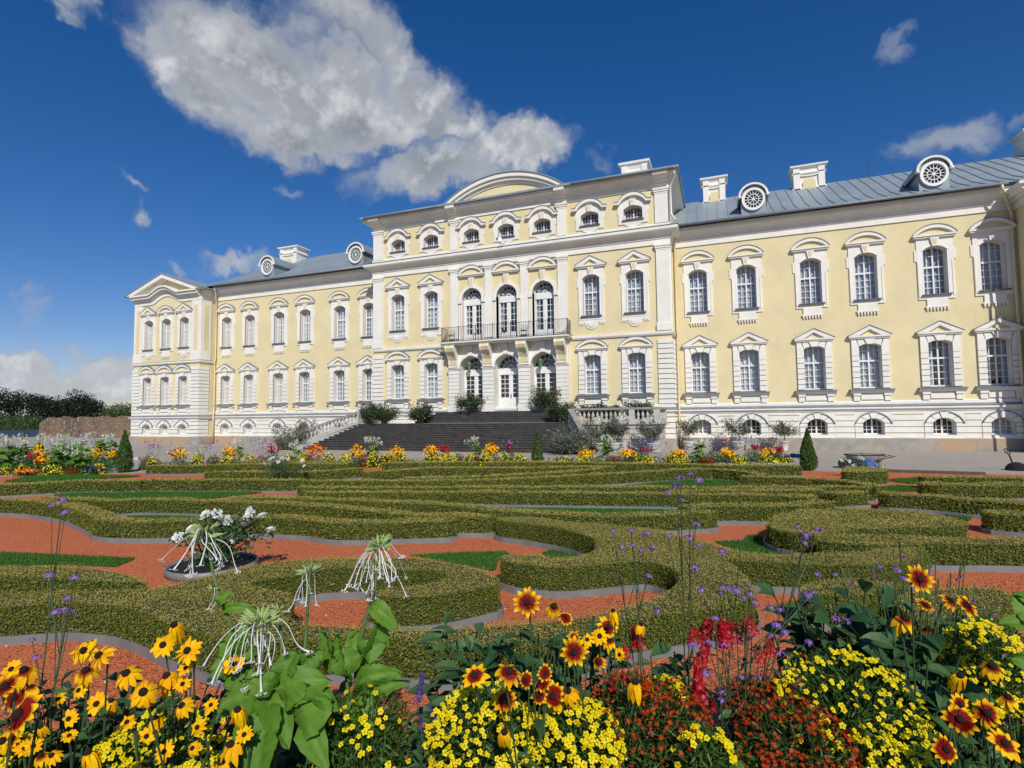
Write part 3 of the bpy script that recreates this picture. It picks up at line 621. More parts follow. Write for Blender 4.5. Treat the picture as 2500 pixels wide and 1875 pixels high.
# pavilion entablature: the middle rises in a curve
def bump(x): t = (x+32.0)/1.75; return .62*max(0, math.cos(max(-1, min(1, t))*math.pi/2))**1.2
xs = np.linspace(-36.05, -27.95, 41)
up = lambda z: [(x, z+bump(x)) for x in xs]
wc.strip(up(12.66), up(12.30), pY-.08, pY); wc.strip(up(13.02), up(12.82), pY-.45, pY); wc.strip(up(12.82), up(12.665), pY-.22, pY); wc.strip(up(13.16), up(13.025), pY-.6, pY)
for xe, a in ((-36.05, -1), (-27.95, 1)):
    pth = [(xe, 3), (xe, pY-.0)] if a < 0 else [(xe, pY-.0), (xe, -.02)]
    wc.sweep(pth, [(0, 12.30), (.08, 12.30), (.08, 12.66), (0, 12.66)]); wc.sweep(pth, [(0, 12.67), (.22, 12.67), (.22, 12.82), (.38, 12.825), (.38, 13.02), (.48, 13.025), (.48, 13.16), (0, 13.16)])
rk = [(-36.55, 13.17), (-32.0, 14.76), (-27.45, 13.17)]
wc.strip([(x, z+.0) for x, z in rk], [(-36.55+.9, 13.17), (-32, 14.43), (-27.45-.9, 13.17)], pY-.6, pY); wc.strip([(-35.75, 13.172), (-32, 14.455), (-28.25, 13.172)], [(-35.3, 13.172), (-32, 14.29), (-28.7, 13.172)], pY-.3, pY)
wc.sweep([(27.5, -.02), (27.5, -1.55), (37, -1.55)], [(0, 12.30), (.08, 12.30), (.08, 12.66), (0, 12.66)]); wc.sweep([(27.5, -.02), (27.5, -1.55), (37, -1.55)], [(0, 12.67), (.22, 12.67), (.22, 12.82), (.45, 12.825), (.45, 13.02), (.6, 13.025), (.6, 13.16), (0, 13.16)])
wc.build('cornice', 'white stucco', palace)
pt = MB(); pt.prism([(-35.4, 13.18), (-32, 14.30), (-28.6, 13.18)], pY-.1, pY); pt.prism([(x, z) for x, z in up(13.16)][6:35][::-1]+[(-34.86, 12.4), (-29.1, 12.4)][0:0], pY-.05, pY+.05) if 0 else None
pt.build('gable_field', 'yellow plaster', palace)
cf = MB(); cf.sweep(SP, [(0, 13.283), (.60, 13.283), (.60, 13.31), (.1, 13.40), (0, 13.405)]); cf.build('cornice_flashing', 'grey zinc', palace); cf = MB(); cf.strip([(-29.9, 13.2), (-29.3, 13.17)], [(-29.9, 13.16), (-29.3, 13.165)], pY-.5, pY) if 0 else None
cf.sweep([(-36.05, 3), (-36.05, pY), (-27.95, pY), (-27.95, -.02)], [(0, 7.123), (.16, 7.123), (.16, 7.14), (0, 7.16)]); cf.build('cornice_flashing', 'grey zinc', palace)
# arched pediment over the middle bays
m = MB(); A1 = arch(-.1, 9.0, 16.61, 1.66, 28); A2 = arch(-.1, 8.35, 16.61, 1.40, 28); A3 = arch(-.1, 7.75, 16.61, 1.20, 28); A4 = arch(-.1, 7.2, 16.61, 1.00, 28)
m.strip(A1, A2, cY-.50, cY+.3); m.strip(A2, A3, cY-.36, cY+.3); m.strip(A3, A4, cY-.16, cY+.3); m.build('arched_pediment', 'white stucco', palace)
m = MB(); m.prism(arch(-.1, 7.25, 16.6, 1.02, 20), cY-.08, cY+.28); m.build('pediment_field', 'yellow plaster', palace)
m = MB(); m.strip(arch(-.1, 9.15, 16.62, 1.72, 28), [(x, z+.006) for x, z in A1], cY-.57, cY+6); m.build('pediment_roof', 'roof metal', palace)
# pilasters
def pilaster(x0, x1, y, z0, z1, pr, cap=True, base=True):
    p = MB(); p.box(x0, x1, y-pr, y, z0+(.5 if base else 0), z1-(.34 if cap else 0))
    if base: p.box(x0-.05, x1+.05, y-pr-.06, y, z0, z0+.42); p.box(x0-.025, x1+.025, y-pr-.03, y, z0+.422, z0+.498)
    if cap:
        for k, (a, b) in enumerate(((.0, .10), (.11, .22), (.23, .335))): e = .02+.04*k; p.box(x0-e, x1+e, y-pr-e, y, z1-.34+a, z1-.34+b)
    return p.build('pilaster', 'white stucco', palace)
for a, b in ((-10.5, -9.72), (9.72, 10.5)): pilaster(a, b, cY, 7.08, 12.3, .12); pilaster(a, b, cY, 13.63, 15.76, .1, base=False)
for x in (-3.86, 3.86): pilaster(x-.3, x+.3, cY, 7.1, 12.3, .12); pilaster(x-.3, x+.3, cY, 13.63, 15.76, .09, base=False)
for x in (-1.275, 1.275): pilaster(x-.27, x+.27, cY, 7.1, 12.3, .12)
for xe, s in ((-36.05, 1), (-27.95, -1)):
    a, b = sorted((xe, xe+s*.98)); p = MB(); p.use('white stucco'); p.box(a, b, pY-.06, pY, 7.16, 12.29); p.box(a-.04, b+.04, pY-.1, pY, 7.16, 7.9)
    p.use('yellow plaster'); p.box(a+.3, b-.22, pY-.075, pY-.055, 8.0, 11.9); p.build('pilaster', None, palace)
p = MB(); p.use('white stucco'); p.box(-27.95, -27.88, pY, -.55, 7.16, 12.29); p.use('yellow plaster'); p.box(-27.9, -27.865, pY+.3, -.8, 8.0, 11.9); p.build('pilaster', None, palace)
p = MB(); p.box(10.5, 10.58, cY+.0, cY+.62, 7.08, 12.3); p.box(10.5, 10.58, cY, cY+.62, 13.63, 15.76); p.build('pilaster', 'white stucco', palace)
pilaster(27.42, 28.4, -1.55, 7.16, 12.29, .06)
# windows ----------------------------------------------------------
fu = ['curtain', 'curtain', 'blind', 'curtain', 'dim', 'blind']
for x, f in zip(AR, fu): window('U', 'seg', x, 0, f)
for x, f in zip(AL, ['dim', 'curtain', 'blind', 'dim', 'dim', 'dim']): window('U', 'seg', x, 0, f)
for x, f in zip(AR, ['curtain', 'pale', 'curtain', 'curtain', 'sides', 'sides']): window('G', 'tri', x, 0, f)
for x, f in zip(AL, ['dim', 'sides', 'dim', 'dim', 'dim', 'sides']): window('G', 'tri', x, 0, f)
for x, f in zip(AR, ['pale', 'dark', 'dark', 'dark', 'dark', 'pale']): window('B', '', x, 0, f)
for x, f in zip(AL+[], ['dark']*6): window('B', '', x, 0, f)
for x, f in zip((-8.41, -5.705, 5.705, 8.41), ('curtain', 'curtain', 'blind', 'curtain')): window('U', 'tri', x, cY, f); window('G', 'seg', x, cY, 'curtain')
for x, f in zip((-8.41, -5.705, -2.55, 0, 2.55, 5.705, 8.41), ('shutter', 'dark', 'dark', 'dark', 'dark', 'dark', 'shutter')): window('A', '', x, cY, f)
for x in DX: window('D', '', x, cY, 'sides')
for x, k in zip(PX, ('tri', 'seg', 'tri')): window('U', k, x, pY, 'dim'); window('G', 'seg', x, pY, 'dim' if x > -34 else 'sides')
for x, f in zip(PX, ('pale', 'dark', 'pale')): window('B', '', x, pY, f)
# ground floor portal ----------------------------------------------
PYf = -1.78
po = MB(); po.use('white stucco')
wall(po, -4.2, 4.2, 2.4, 6.88, PYf, [(x, 1.74, 2.4, 5.28, .87) for x in DX])
for x in DX: reveal(po, 1.74, 2.4, 5.28, .87, PYf, -.86, x); po.strip(arch(x, 2.1, 5.28, 1.05, 16), arch(x, 1.74, 5.28, .87, 16), PYf-.05, PYf)
for s in (-1, 1): po.add([(s*4.2, PYf, 2.4), (s*4.2, cY, 2.4), (s*4.2, cY, 6.88), (s*4.2, PYf, 6.88)], [(0, 1, 2, 3)])
for x in (-3.82, -1.275, 1.275, 3.82):
    w = .40
    for k in range(9): po.box(x-w, x+w, PYf-.07, PYf+.12 if 0 else PYf, 2.92+.255*k, 2.92+.255*k+.228)
    po.box(x-w-.05, x+w+.05, PYf-.12, PYf, 2.4, 2.88); po.box(x-w-.03, x+w+.03, PYf-.09, PYf, 5.225, 5.31); po.box(x-w-.07, x+w+.07, PYf-.14, PYf, 5.313, 5.40)
for x in DX: po.box(x-.16, x+.16, PYf-.13, PYf, 6.17, 6.86)
po.use('yellow plaster')
for x in DX:
    for s in (-1, 1): po.prism([(x+s*.55, 6.72), (x+s*.98, 6.72), (x+s*.98, 6.3), (x+s*.9, 6.3), (x+s*.72, 6.5)][::s], PYf-.02, PYf)
po.build('portal', None, palace)
dfr = None
for x in DX:
    if dfr is None:
        d = MB(); door_frame(d, 1.74, 2.42, 5.28, 0, 4.86, 3.34); dfr = d.build('entrance_door', 'white paint', palace, (x, -.95, 0))
        q = MB(); pane_mesh(q, 1.7, 2.9, 5.28, .85, .06); q.build('pane', 'window glass', dfr); q = MB(); pane_mesh(q, 1.74, 2.42, 5.28, .87, .12); q.build('dark_interior', 'dark room', dfr)
        q = MB(); q.box(.0, .05, -.06, -.02, 3.3, 3.55); q.build('handle', 'brass', dfr)
    else: copy_tree(dfr, palace, (x, -.95, 0))
for x in (-3.82, -1.275, 1.275, 3.82):
    c = MB(); c.use('yellow plaster'); prof = [(PYf, 5.52), (PYf-.10, 5.5), (PYf-.16, 5.6), (PYf-.2, 5.9), (PYf-.40, 6.22), (PYf-.66, 6.45), (PYf-.76, 6.68), (PYf-.68, 6.86), (PYf, 6.86)]
    prism_x(c, prof, x-.24, x+.24); c.use('white stucco'); pr2 = [(y-(.04 if y < PYf-.05 else 0), z) for y, z in prof]
    prism_x(c, pr2, x-.33, x-.24); prism_x(c, pr2, x+.24, x+.33); c.box(x-.36, x+.36, PYf-.2, PYf, 5.405, 5.49); c.build('console', None, palace)
b = MB(); b.use('white stucco'); b.sweep([(-4.3, cY+.0), (-4.3, -2.42), (4.3, -2.42), (4.3, cY)], [(-.3, 6.882), (.02, 6.882), (.1, 6.95), (.16, 7.0), (.16, 7.10), (-.3, 7.10)]); b.box(-4.02, 4.02, -2.14, cY, 6.885, 7.098)
b.use('dark sill'); b.box(-4.48, 4.48, -2.60, cY, 7.103, 7.135); bal = b.build('balcony', None, palace)
r = MB(); y = -2.5; z0, z1 = 7.136, 8.06
for x in np.arange(-4.36, 4.37, .1245): r.box(x-.008, x+.008, y-.008, y+.008, z0, z1)
for s in (-1, 1):
    for yy in np.arange(-2.38, -1.6, .12): r.box(s*4.36-.008, s*4.36+.008, yy-.008, yy+.008, z0, z1)
    r.box(s*4.36-.012, s*4.36+.012, -2.485, -1.6, z1, z1+.025); r.box(s*4.36-.012, s*4.36+.012, -2.485, -1.6, z0+.08, z0+.1)
r.box(-4.37, 4.37, y-.013, y+.013, z1+.001, z1+.026); r.box(-4.37, 4.37, y-.01, y+.01, z0+.08, z0+.1)
for x in np.linspace(-4.36, 4.36, 8): r.box(x-.02, x+.02, y-.02, y+.02, z0, z1+.08)
r.build('railing', 'iron', bal)
# roofs --------------------------------------------------------------
def roof_sheet(name, sta, seam=.62, flip=1):
    """sta: list of (x, eave pts [(y,z)...]) stations joined along x; seams run down the front slope"""
    m = MB(); k = len(sta[0][1]); v = [(x, y, z) for x, p in sta for y, z in p]
    m.add(v, [(i*k+j, (i+1)*k+j, (i+1)*k+j+1, i*k+j+1) for i in range(len(sta)-1) for j in range(k-1)])
    X = [s[0] for s in sta]
    for x in np.arange(X[0]+.3, X[-1], seam):
        P = [(np.interp(x, X, [s[1][j][0] for s in sta]), np.interp(x, X, [s[1][j][1] for s in sta])) for j in range(k)]
        for j in range(k-1):
            if P[j+1][0] > 6.2: continue
            (y0, z0), (y1, z1) = P[j], P[j+1]; m.add([(x-.018, y0, z0), (x+.018, y0, z0), (x+.018, y1, z1), (x-.018, y1, z1), (x-.01, y0, z0+.05), (x+.01, y0, z0+.05), (x+.01, y1, z1+.05), (x-.01, y1, z1+.05)], [(4, 5, 6, 7), (0, 4, 7, 3), (1, 2, 6, 5), (0, 1, 5, 4)])
    return m.build(name, 'roof metal', palace)
def rp(zr, ze=13.60): 
    b = zr-14.0; return [(-.80, ze), (-.1, ze+.30), (1.4, 13.95+b*.20), (3.6, 13.95+b*.60), (6, zr), (9.5, 13.95+b*.42), (12.6, 13.5)]
roof_sheet('roof', [(10.5, rp(17.42)), (27.4, rp(17.42)), (33, rp(17.42)), (37, rp(16.6))])
roof_sheet('roof', [(-36.1, rp(14.4)), (-33.5, rp(15.6)), (-29.2, rp(16.82)), (-22, rp(17.42)), (-10.5, rp(17.42))])
m = MB(); e = 16.72; X1, Y0 = 11.22, cY-.80
v = [(-X1, Y0, e), (X1, Y0, e), (X1, 12.8, e), (-X1, 12.8, e), (-6, 6, 18.6), (6, 6, 18.6)]
m.add(v, [(0, 1, 5, 4), (1, 2, 5), (2, 3, 4, 5), (3, 0, 4)]); v2 = [(x, y, z-.13) for x, y, z in v[:4]]; m.add(v[:4]+v2, [(0, 1, 5, 4), (1, 2, 6, 5), (2, 3, 7, 6), (3, 0, 4, 7), (4, 5, 6, 7)])
m.build('roof', 'roof metal', palace)
m = MB()      # pavilion gable roofs
for xc, ry in ((-32.0, 7), (32.0, 7)):
    for s in (-1, 1):
        q = [(xc+s*4.66, 13.14), (xc, 14.81), (xc, 14.90), (xc+s*4.70, 13.21)]; m.prism(q if s < 0 else q[::-1], pY-.66, ry)
    m.build('gable_roof', 'roof metal', palace); m = MB()
for x0, x1 in ((10.7, 27.0), (-27.3, -10.75)): gt = MB(); gt.tube([(x0, -.86, 13.56), (x1, -.86, 13.56)], .085, 8); gt.build('gutter', 'grey zinc', palace, smooth=True)
gt = MB()
gt.tube([(-10.8, Y0-.05, 16.60), (-4.9, Y0-.05, 16.60)], .06, 6); gt.build('gutter', 'grey zinc', palace, smooth=True); gt = MB(); gt.tube([(4.7, Y0-.05, 16.60), (10.9, Y0-.05, 16.60)], .06, 6)
gt.build('gutter', 'grey zinc', palace, smooth=True)
def pipe(pts, m, r=.062): q = MB(); q.tube(pts, r, 8); return q.build('downpipe', m, palace, smooth=True)
pipe([(10.95, cY-.62, 16.5), (10.95, cY-.60, 16.2), (10.68, cY-.25, 15.7), (10.68, cY-.25, 14.0), (10.95, cY-.4, 13.55)], 'white stucco')
pipe([(10.85, -.8, 13.45), (10.85, -.7, 13.2), (10.72, -.12, 12.3), (10.72, -.12, 7.3), (10.78, -.25, 7.0), (10.72, -.22, 6.7), (10.72, -.2, 2.8), (10.72, -.3, 2.4), (10.72, -.3, .1)], 'yellow plaster')
pipe([(-27.3, -.8, 13.5), (-27.35, -.75, 13.2), (-27.72, -.2, 12.2), (-27.72, -.2, 7.4), (-27.75, -.3, 7.0), (-27.72, -.25, 6.6), (-27.72, -.25, 2.8), (-27.72, -.32, 2.3), (-27.72, -.32, .2)], 'yellow plaster')
pipe([(26.75, -.85, 13.5), (26.8, -.8, 13.2), (27.3, -.18, 12.2), (27.3, -.18, 2.8), (27.3, -.3, 2.4), (27.3, -.3, .1)], 'yellow plaster')
pipe([(27.25, -1.85, 12.6), (27.3, -1.72, 12.2), (27.3, -1.72, 2.8), (27.1, -1.85, 2.5), (27.1, -1.85, .1)], 'white stucco')
# dormers with round windows
dor = None
for x in (15.32, 24.33, -22.6, -13.55):
    if dor is None:
        d = MB(); d.use('roof metal'); cz = 14.98; hood = [(.98*math.cos(a), cz+.18+.98*math.sin(a)) for a in np.linspace(math.pi, 0, 17)]
        d.prism([(-.78, 14.05)]+[(.78*math.cos(a), cz+.18+.86*math.sin(a)) for a in np.linspace(math.pi, 0, 13)]+[(.78, 14.05)], .42, 3.6)
        d.strip([(x_*1.0, z) for x_, z in hood], [(x_*.87, cz+.18+(z-cz-.18)*.87) for x_, z in hood], .30, 4.4)
        d.use('white stucco'); d.strip([(x_*.97, cz+.16+(z-cz-.16)*.96) for x_, z in hood], [(x_*.84, cz+.16+(z-cz-.16)*.84) for x_, z in hood], .22, .30)
        for s in (-1, 1): d.lathe([(.01, -.06), (.12, -.06), (.12, .06), (.01, .06)], (s*.88, .25, cz+.2), 10)
        dor = d.build('dormer', None, palace, (x, 0, 0))
        ring = lambda r, n=28: [(r*math.cos(a), cz+1.06*r*math.sin(a)) for a in np.linspace(0, 2*math.pi, n+1)]
        f = MB(); f.strip(ring(.74), ring(.60), .28, .42); f.strip(ring(.61), ring(.565), .33, .42); f.strip(ring(.36), ring(.32), .35, .4); f.strip(ring(.08), ring(.01), .35, .4)
        for k in range(16):
            a = 2*math.pi*k/16; c, s = math.cos(a), math.sin(a); r0 = .05 if k % 2 == 0 else .33
            f.prism([(c*r0-s*.016, cz+1.06*(s*r0+c*.016)), (c*.58-s*.016, cz+1.06*(s*.58+c*.016)), (c*.58+s*.016, cz+1.06*(s*.58-c*.016)), (c*r0+s*.016, cz+1.06*(s*r0-c*.016))], .355, .395)
        f.build('frame', 'white paint', dor)
        g = MB(); g.add([(a, .41, b) for a, b in ring(.6)[:-1]], [tuple(range(28))]); g.build('pane', 'dark room', dor)
        dor.scale = (.88, 1, .88); dor.location.z = 1.80
    else: copy_tree(dor, palace, (x, 0, 1.80))
def chimney(xc, yc, z0, z1, w, dpt):
    h = z1-z0; w, dpt = w/2*.79, dpt/2*.79; c = MB(); c.use('white stucco')
    pth = [(xc-w, yc+dpt), (xc-w, yc-dpt), (xc+w, yc-dpt), (xc+w, yc+dpt)]; pth = pth[1:]+pth[:1]
    prof = [(.10, z0), (.10, z0+.08*h), (.02, z0+.14*h), (-.03, z0+.40*h), (0, z0+.60*h), (.10, z0+.66*h), (.10, z0+.70*h), (.02, z0+.72*h), (.0, z0+.80*h), (.06, z0+.88*h), (.20, z0+.93*h), (.22, z0+.99*h), (-.2, z1), (-.5, z1)]
    c.sweep([(xc-w, yc-dpt), (xc+w, yc-dpt), (xc+w, yc+dpt), (xc-w, yc+dpt)], prof, closed=True)
    for s in (-1, 1):
        xa, xb = sorted((xc+s*w, xc+s*(w-.34))); c.box(xa-.02, xb+.02, yc-dpt-.10, yc-dpt+.1, z0, z0+.9*h)
    for zz in (.66, .76): c.strip([(xc+x, z0+zz*h-.13*math.sin(math.pi*(x/w*.5+.5))) for x in np.linspace(-w+.3, w-.3, 9)], [(xc+x, z0+zz*h-.07-.13*math.sin(math.pi*(x/w*.5+.5))) for x in np.linspace(-w+.3, w-.3, 9)], yc-dpt-.08, yc-dpt+.1)
    c.use('yellow plaster'); a = w*.42; c.prism([(xc-a, z0), (xc-a, z0+.32*h), (xc-a*.7, z0+.42*h), (xc+a*.7, z0+.42*h), (xc+a, z0+.32*h), (xc+a, z0)], yc-dpt-.115, yc-dpt+.1)
    return c.build('chimney', None, palace)
chimney(13.12, 6, 16.9, 18.8, 1.8, 1.5); chimney(19.05, 6, 16.9, 18.6, 2.3, 1.7); chimney(-25.0, 6, 16.4, 18.5, 2.5, 1.7); chimney(31.4, 6, 17.0, 18.7, 2.3, 1.7); chimney(7.9, 4, 17.3, 19.95, 2.2, 1.8)
m = MB(); m.tube([(22.6, 6, 17.2), (22.6, 6, 18.5)], .02, 5); m.build('lightning_rod', 'iron', palace)
# ================================================================== STAIRCASE
st = empty('stone_staircase', (0, -5, 0), 'wide dark stone steps with pale balustrades rising to the palace door', 'staircase')
def L(mb, name, m, smooth=False): return mb.build(name, m, st, (0, 5, 0), smooth)
ZL, ZT = 1.68, 2.40
s = MB(); n = 12
for k in range(n):
    t = (k+.0)/n; z1 = ZL-(ZL-.2)*k/n; z0 = ZL-(ZL-.2)*(k+1)/n if k < n-1 else -.2
    y = -5-.30*(k+.0); xl, xr = -9.3-1.8*t, 5.1+1.5*t
    yb = -4.9
    s.box(xl, xr, y+.03, yb, z0-(.002 if k < n-1 else 0), z1-.045); s.box(xl, xr, y, yb, z1-.045, z1-.0005*k)
L(s, 'lower_steps', 'dark stone')
s = MB()
for k in range(5):
    z1 = ZT-(ZT-ZL)*k/5; z0 = ZT-(ZT-ZL)*(k+1)/5; y = -2.6-.3*k; t = k/5
    s.box(-4.85-1.05*t, 4.3+.75*t, y+.03, -1.95, z0, z1-.045); s.box(-4.85-1.05*t, 4.3+.75*t, y, -1.95, z1-.045, z1-.0005*k)
L(s, 'upper_steps', 'dark stone')
s = MB(); s.box(-9.3, 9.95, -4.9, cY-.14, .0, ZL-.003); s.box(5.1, 9.95, -5.0, -4.9, 0, ZL-.12)
for a, b in ((.75, 1.04), (1.07, 1.33), (1.36, 1.54)): s.box(5.12, 9.97, -5.05, -5.0, a, b); s.box(9.95, 10.0, -5.05, cY-.15, a, b)
s.box(5.08, 10.02, -5.08, -4.95, 0, .72); s.box(9.96, 10.02, -4.95, cY-.15, 0, .72); s.box(5.0, 10.1, -5.15, cY-.145, 1.56, 1.675)
L(s, 'terrace', 'pale stone')
bprof = [(.075, 0), (.075, .05), (.045, .07), (.05, .10), (.085, .2), (.075, .27), (.04, .36), (.035, .42), (.06, .45), (.075, .47), (.075, .51)]
def baluster(x, y, z): m = MB(); m.lathe(bprof, (0, 0, 0), 10); return m
bproto = [None]
def put_baluster(par, x, y, z):
    if bproto[0] is None: bproto[0] = baluster(0, 0, 0).build('baluster', 'pale stone', par, (x, y, z), True); return
    o = bproto[0].copy(); COL.objects.link(o); o.parent = par; o.location = (x, y, z)
def run(p, q, posts=(0, 1), gap=.24):
    p, q = np.array(p, float), np.array(q, float); d = q-p; ln = np.linalg.norm(d[:2]); u = d/ln; nrm = np.array([u[1], -u[0], 0]); nrm /= np.linalg.norm(nrm)
    m = MB()
    def beam(a, b, hw, z0, z1):
        V = []
        for c in (a, b):
            for o, z in ((-hw, z0), (hw, z0), (hw, z1), (-hw, z1)): V.append(c+nrm*o+np.array([0, 0, z]))
        m.add(V, [(0, 1, 2, 3), (7, 6, 5, 4), (0, 4, 5, 1), (1, 5, 6, 2), (2, 6, 7, 3), (3, 7, 4, 0)])
    m.use('pale stone'); beam(p, q, .14, 0, .17); m.use('grey stone'); beam(p-u*.02, q+u*.02, .16, .682, .80); m.use('pale stone')
    for t in posts: c = p+d*t; m.box(c[0]-.15, c[0]+.15, c[1]-.15, c[1]+.15, c[2], c[2]+.685)
    o = L(m, 'balustrade', None)
    k = int(ln/gap)
    for i in range(1, k):
        c = p+d*i/k
        if any(abs(np.linalg.norm((c-(p+d*t))[:2])) < .26 for t in posts): continue
        put_baluster(o, c[0], c[1], c[2]+.171)
run((5.2, -5.0, ZL), (9.9, -5.0, ZL), (0, .72, 1)); run((9.95, -4.75, ZL), (9.95, -1.9, ZL), (1,)); run((-9.35, -1.9, ZL), (-9.35, -4.9, ZL), (1,))
run((-9.4, -5.1, ZL-.03), (-11.2, -8.55, .42), (1,)); run((5.2, -5.2, ZL-.03), (6.75, -8.5, .42), (1,))
# raking walls below the sloping rails
for a, b in (((-9.4, -4.95), (-11.22, -8.7)), ((5.2, -5.1), (6.75, -8.7))):
    w = MB(); a, b = np.array(a), np.array(b); u = (b-a)/np.linalg.norm(b-a); nn = np.array([-u[1], u[0]])*.13
    V = [(*(a-nn), 0), (*(a+nn), 0), (*(a+nn), ZL-.02), (*(a-nn), ZL-.02), (*(b-nn), 0), (*(b+nn), 0), (*(b+nn), .40), (*(b-nn), .40)]; w.add(V, [(0, 1, 2, 3), (7, 6, 5, 4), (0, 4, 5, 1), (1, 5, 6, 2), (2, 6, 7, 3), (3, 7, 4, 0)]); L(w, 'raking_wall', 'pale stone')
# lanterns, floodlight, sign
lan = None
for x, lb in ((-2.55, 'green copper lantern hanging in the left portal arch'), (2.55, 'green copper lantern hanging in the right portal arch')):
    if lan is None:
        lan = empty('hanging_lantern', (x-.25, -1.55, 5.75), lb, 'lantern', 'lanterns in the portal arches')
        q = MB(); q.tube([(0, 0, .0), (0, 0, .36)], .012, 5); q.build('chain', 'iron', lan); q = MB(); q.lathe([(.02, .06), (.06, .03), (.17, -.12), (.19, -.14), (.15, -.15)], (0, 0, 0), 8); q.build('cap', 'green copper', lan)
        q = MB(); q.lathe([(.15, -.155), (.10, -.52), (.03, -.56)], (0, 0, 0), 8); q.build('glass_body', 'green copper', lan)
    else: l2 = copy_tree(lan, None, (x-.25, -1.55, 5.75)); l2['label'] = lb
q = MB(); q.use('snow white'); q.lathe([(.02, .2), (.12, .15), (.16, -.12), (.1, -.2)], (0, 0, 0), 10); q.use('iron'); q.tube([(0, 0, -.15), (.05, .1, -.45), (.35, .3, .0)], .015, 5)
p_ = atY(1220, 586, cY-.75); o = q.build('floodlight', None, None, tuple(p_)); tag(o, 'small white floodlight on the ledge below the middle attic window', 'floodlight')
q = MB(); q.use('red sign'); q.box(-.14, .14, -.01, .01, -.13, .13); q.use('snow white'); q.box(-.1, .1, -.014, -.01, -.02, .03); q.box(-.08, .08, -.014, -.01, -.07, -.045)
p_ = atY(1769, 1079, -.16); tag(q.build('notice_plate', None, None, tuple(p_)), 'small red notice plate fixed on the granite plinth', 'sign')
tp = empty('tripod_spotlight', (-.1, -2.15, 7.136), 'black spotlight on a thin tripod behind the balcony railing', 'spotlight')
q = MB()
for a in (0, 2.1, 4.2): q.tube([(.33*math.cos(a), .25*math.sin(a), 0), (0, 0, .55)], .014, 5)
q.build('tripod', 'iron', tp); q = MB(); q.tube([(-.05, 0, .72), (.22, -.1, .38)], .055, 8); q.build('lamp_head', 'iron', tp)
ch = None
for x, lb in ((-3.9, 'thin metal chair at the left end of the balcony'), (-1.95, 'thin metal chair on the balcony left of the tripod'), (1.35, 'thin metal chair on the balcony right of the tripod')):
    if ch is None:
        ch = empty('balcony_chair', (x, -2.1, 7.136), lb, 'chair', 'metal chairs on the balcony')
        q = MB(); q.box(-.2, .2, -.2, .2, .43, .455); q.build('seat', 'grey zinc', ch); q = MB(); q.tube([(-.2, .2, .45), (-.2, .24, .8), (.2, .24, .8), (.2, .2, .45)], .014, 5); q.tube([(-.2, .23, .65), (.2, .23, .65)], .012, 5); q.build('backrest', 'iron', ch)
        for a in (-1, 1):
            for b_ in (-1, 1): q = MB(); q.tube([(a*.19, b_*.19, 0), (a*.19, b_*.19, .43)], .013, 5); q.build('leg', 'iron', ch)
    else: c2 = copy_tree(ch, None, (x, -2.1, 7.136)); c2['label'] = lb
# ================================================================== GROUND
P2 = lambda pts, z: [tuple(atz(x, y, z)[:2]) for x, y in pts]
m = MB(); m.add([(-1500, -300, -.25), (1500, -300, -.25), (1500, 1500, -.25), (-1500, 1500, -.25)], [(0, 1, 2, 3)]); tag(m.build('meadow_ground', 'meadow'), kind='structure')
m = MB(); ys = [-60, -9, -7, -5, -3, -1, 14]; zs_ = [G, G, G*.75, G*.5, G*.25, 0, 0]
m.add([(x, y, z) for y, z in zip(ys, zs_) for x in (-75, 60)], [(2*i, 2*i+1, 2*i+3, 2*i+2) for i in range(6)]); tag(m.build('gravel_forecourt', 'yard gravel'), kind='structure')
red = [(-160, 1168), (250, 1158), (360, 1155), (600, 1140), (1000, 1131), (1250, 1132), (1700, 1141), (1940, 1149.5), (2060, 1152), (2330, 1156), (2700, 1163)]
rp_ = P2(red, G); far = rp_+[(23.5, -36.5), (4, -36.5)]
m = MB(); m.add([(x, y, G+.006) for x, y in far], [tuple(range(len(far)))]); tag(m.build('red_gravel_path', 'red chips'), kind='structure')
def inside(P, poly):
    x, y = P[:, 0], P[:, 1]; c = np.zeros(len(P), bool); n = len(poly); j = n-1
    for i in range(n):
        xi, yi = poly[i]; xj, yj = poly[j]
        c ^= ((yi > y) != (yj > y)) & (x < (xj-xi)*(y-yi)/(yj-yi+1e-12)+xi); j = i
    return c
def area(p): return .5*sum(p[i][0]*p[(i+1) % len(p)][1]-p[(i+1) % len(p)][0]*p[i][1] for i in range(len(p)))
def sample(poly, dens, cap=60000):
    p = np.array(poly); lo, hi = p.min(0), p.max(0); n = int(min(cap*3, dens*np.prod(hi-lo)))
    q = lo+rng.random((n, 2))*(hi-lo); return q[inside(q, poly)]
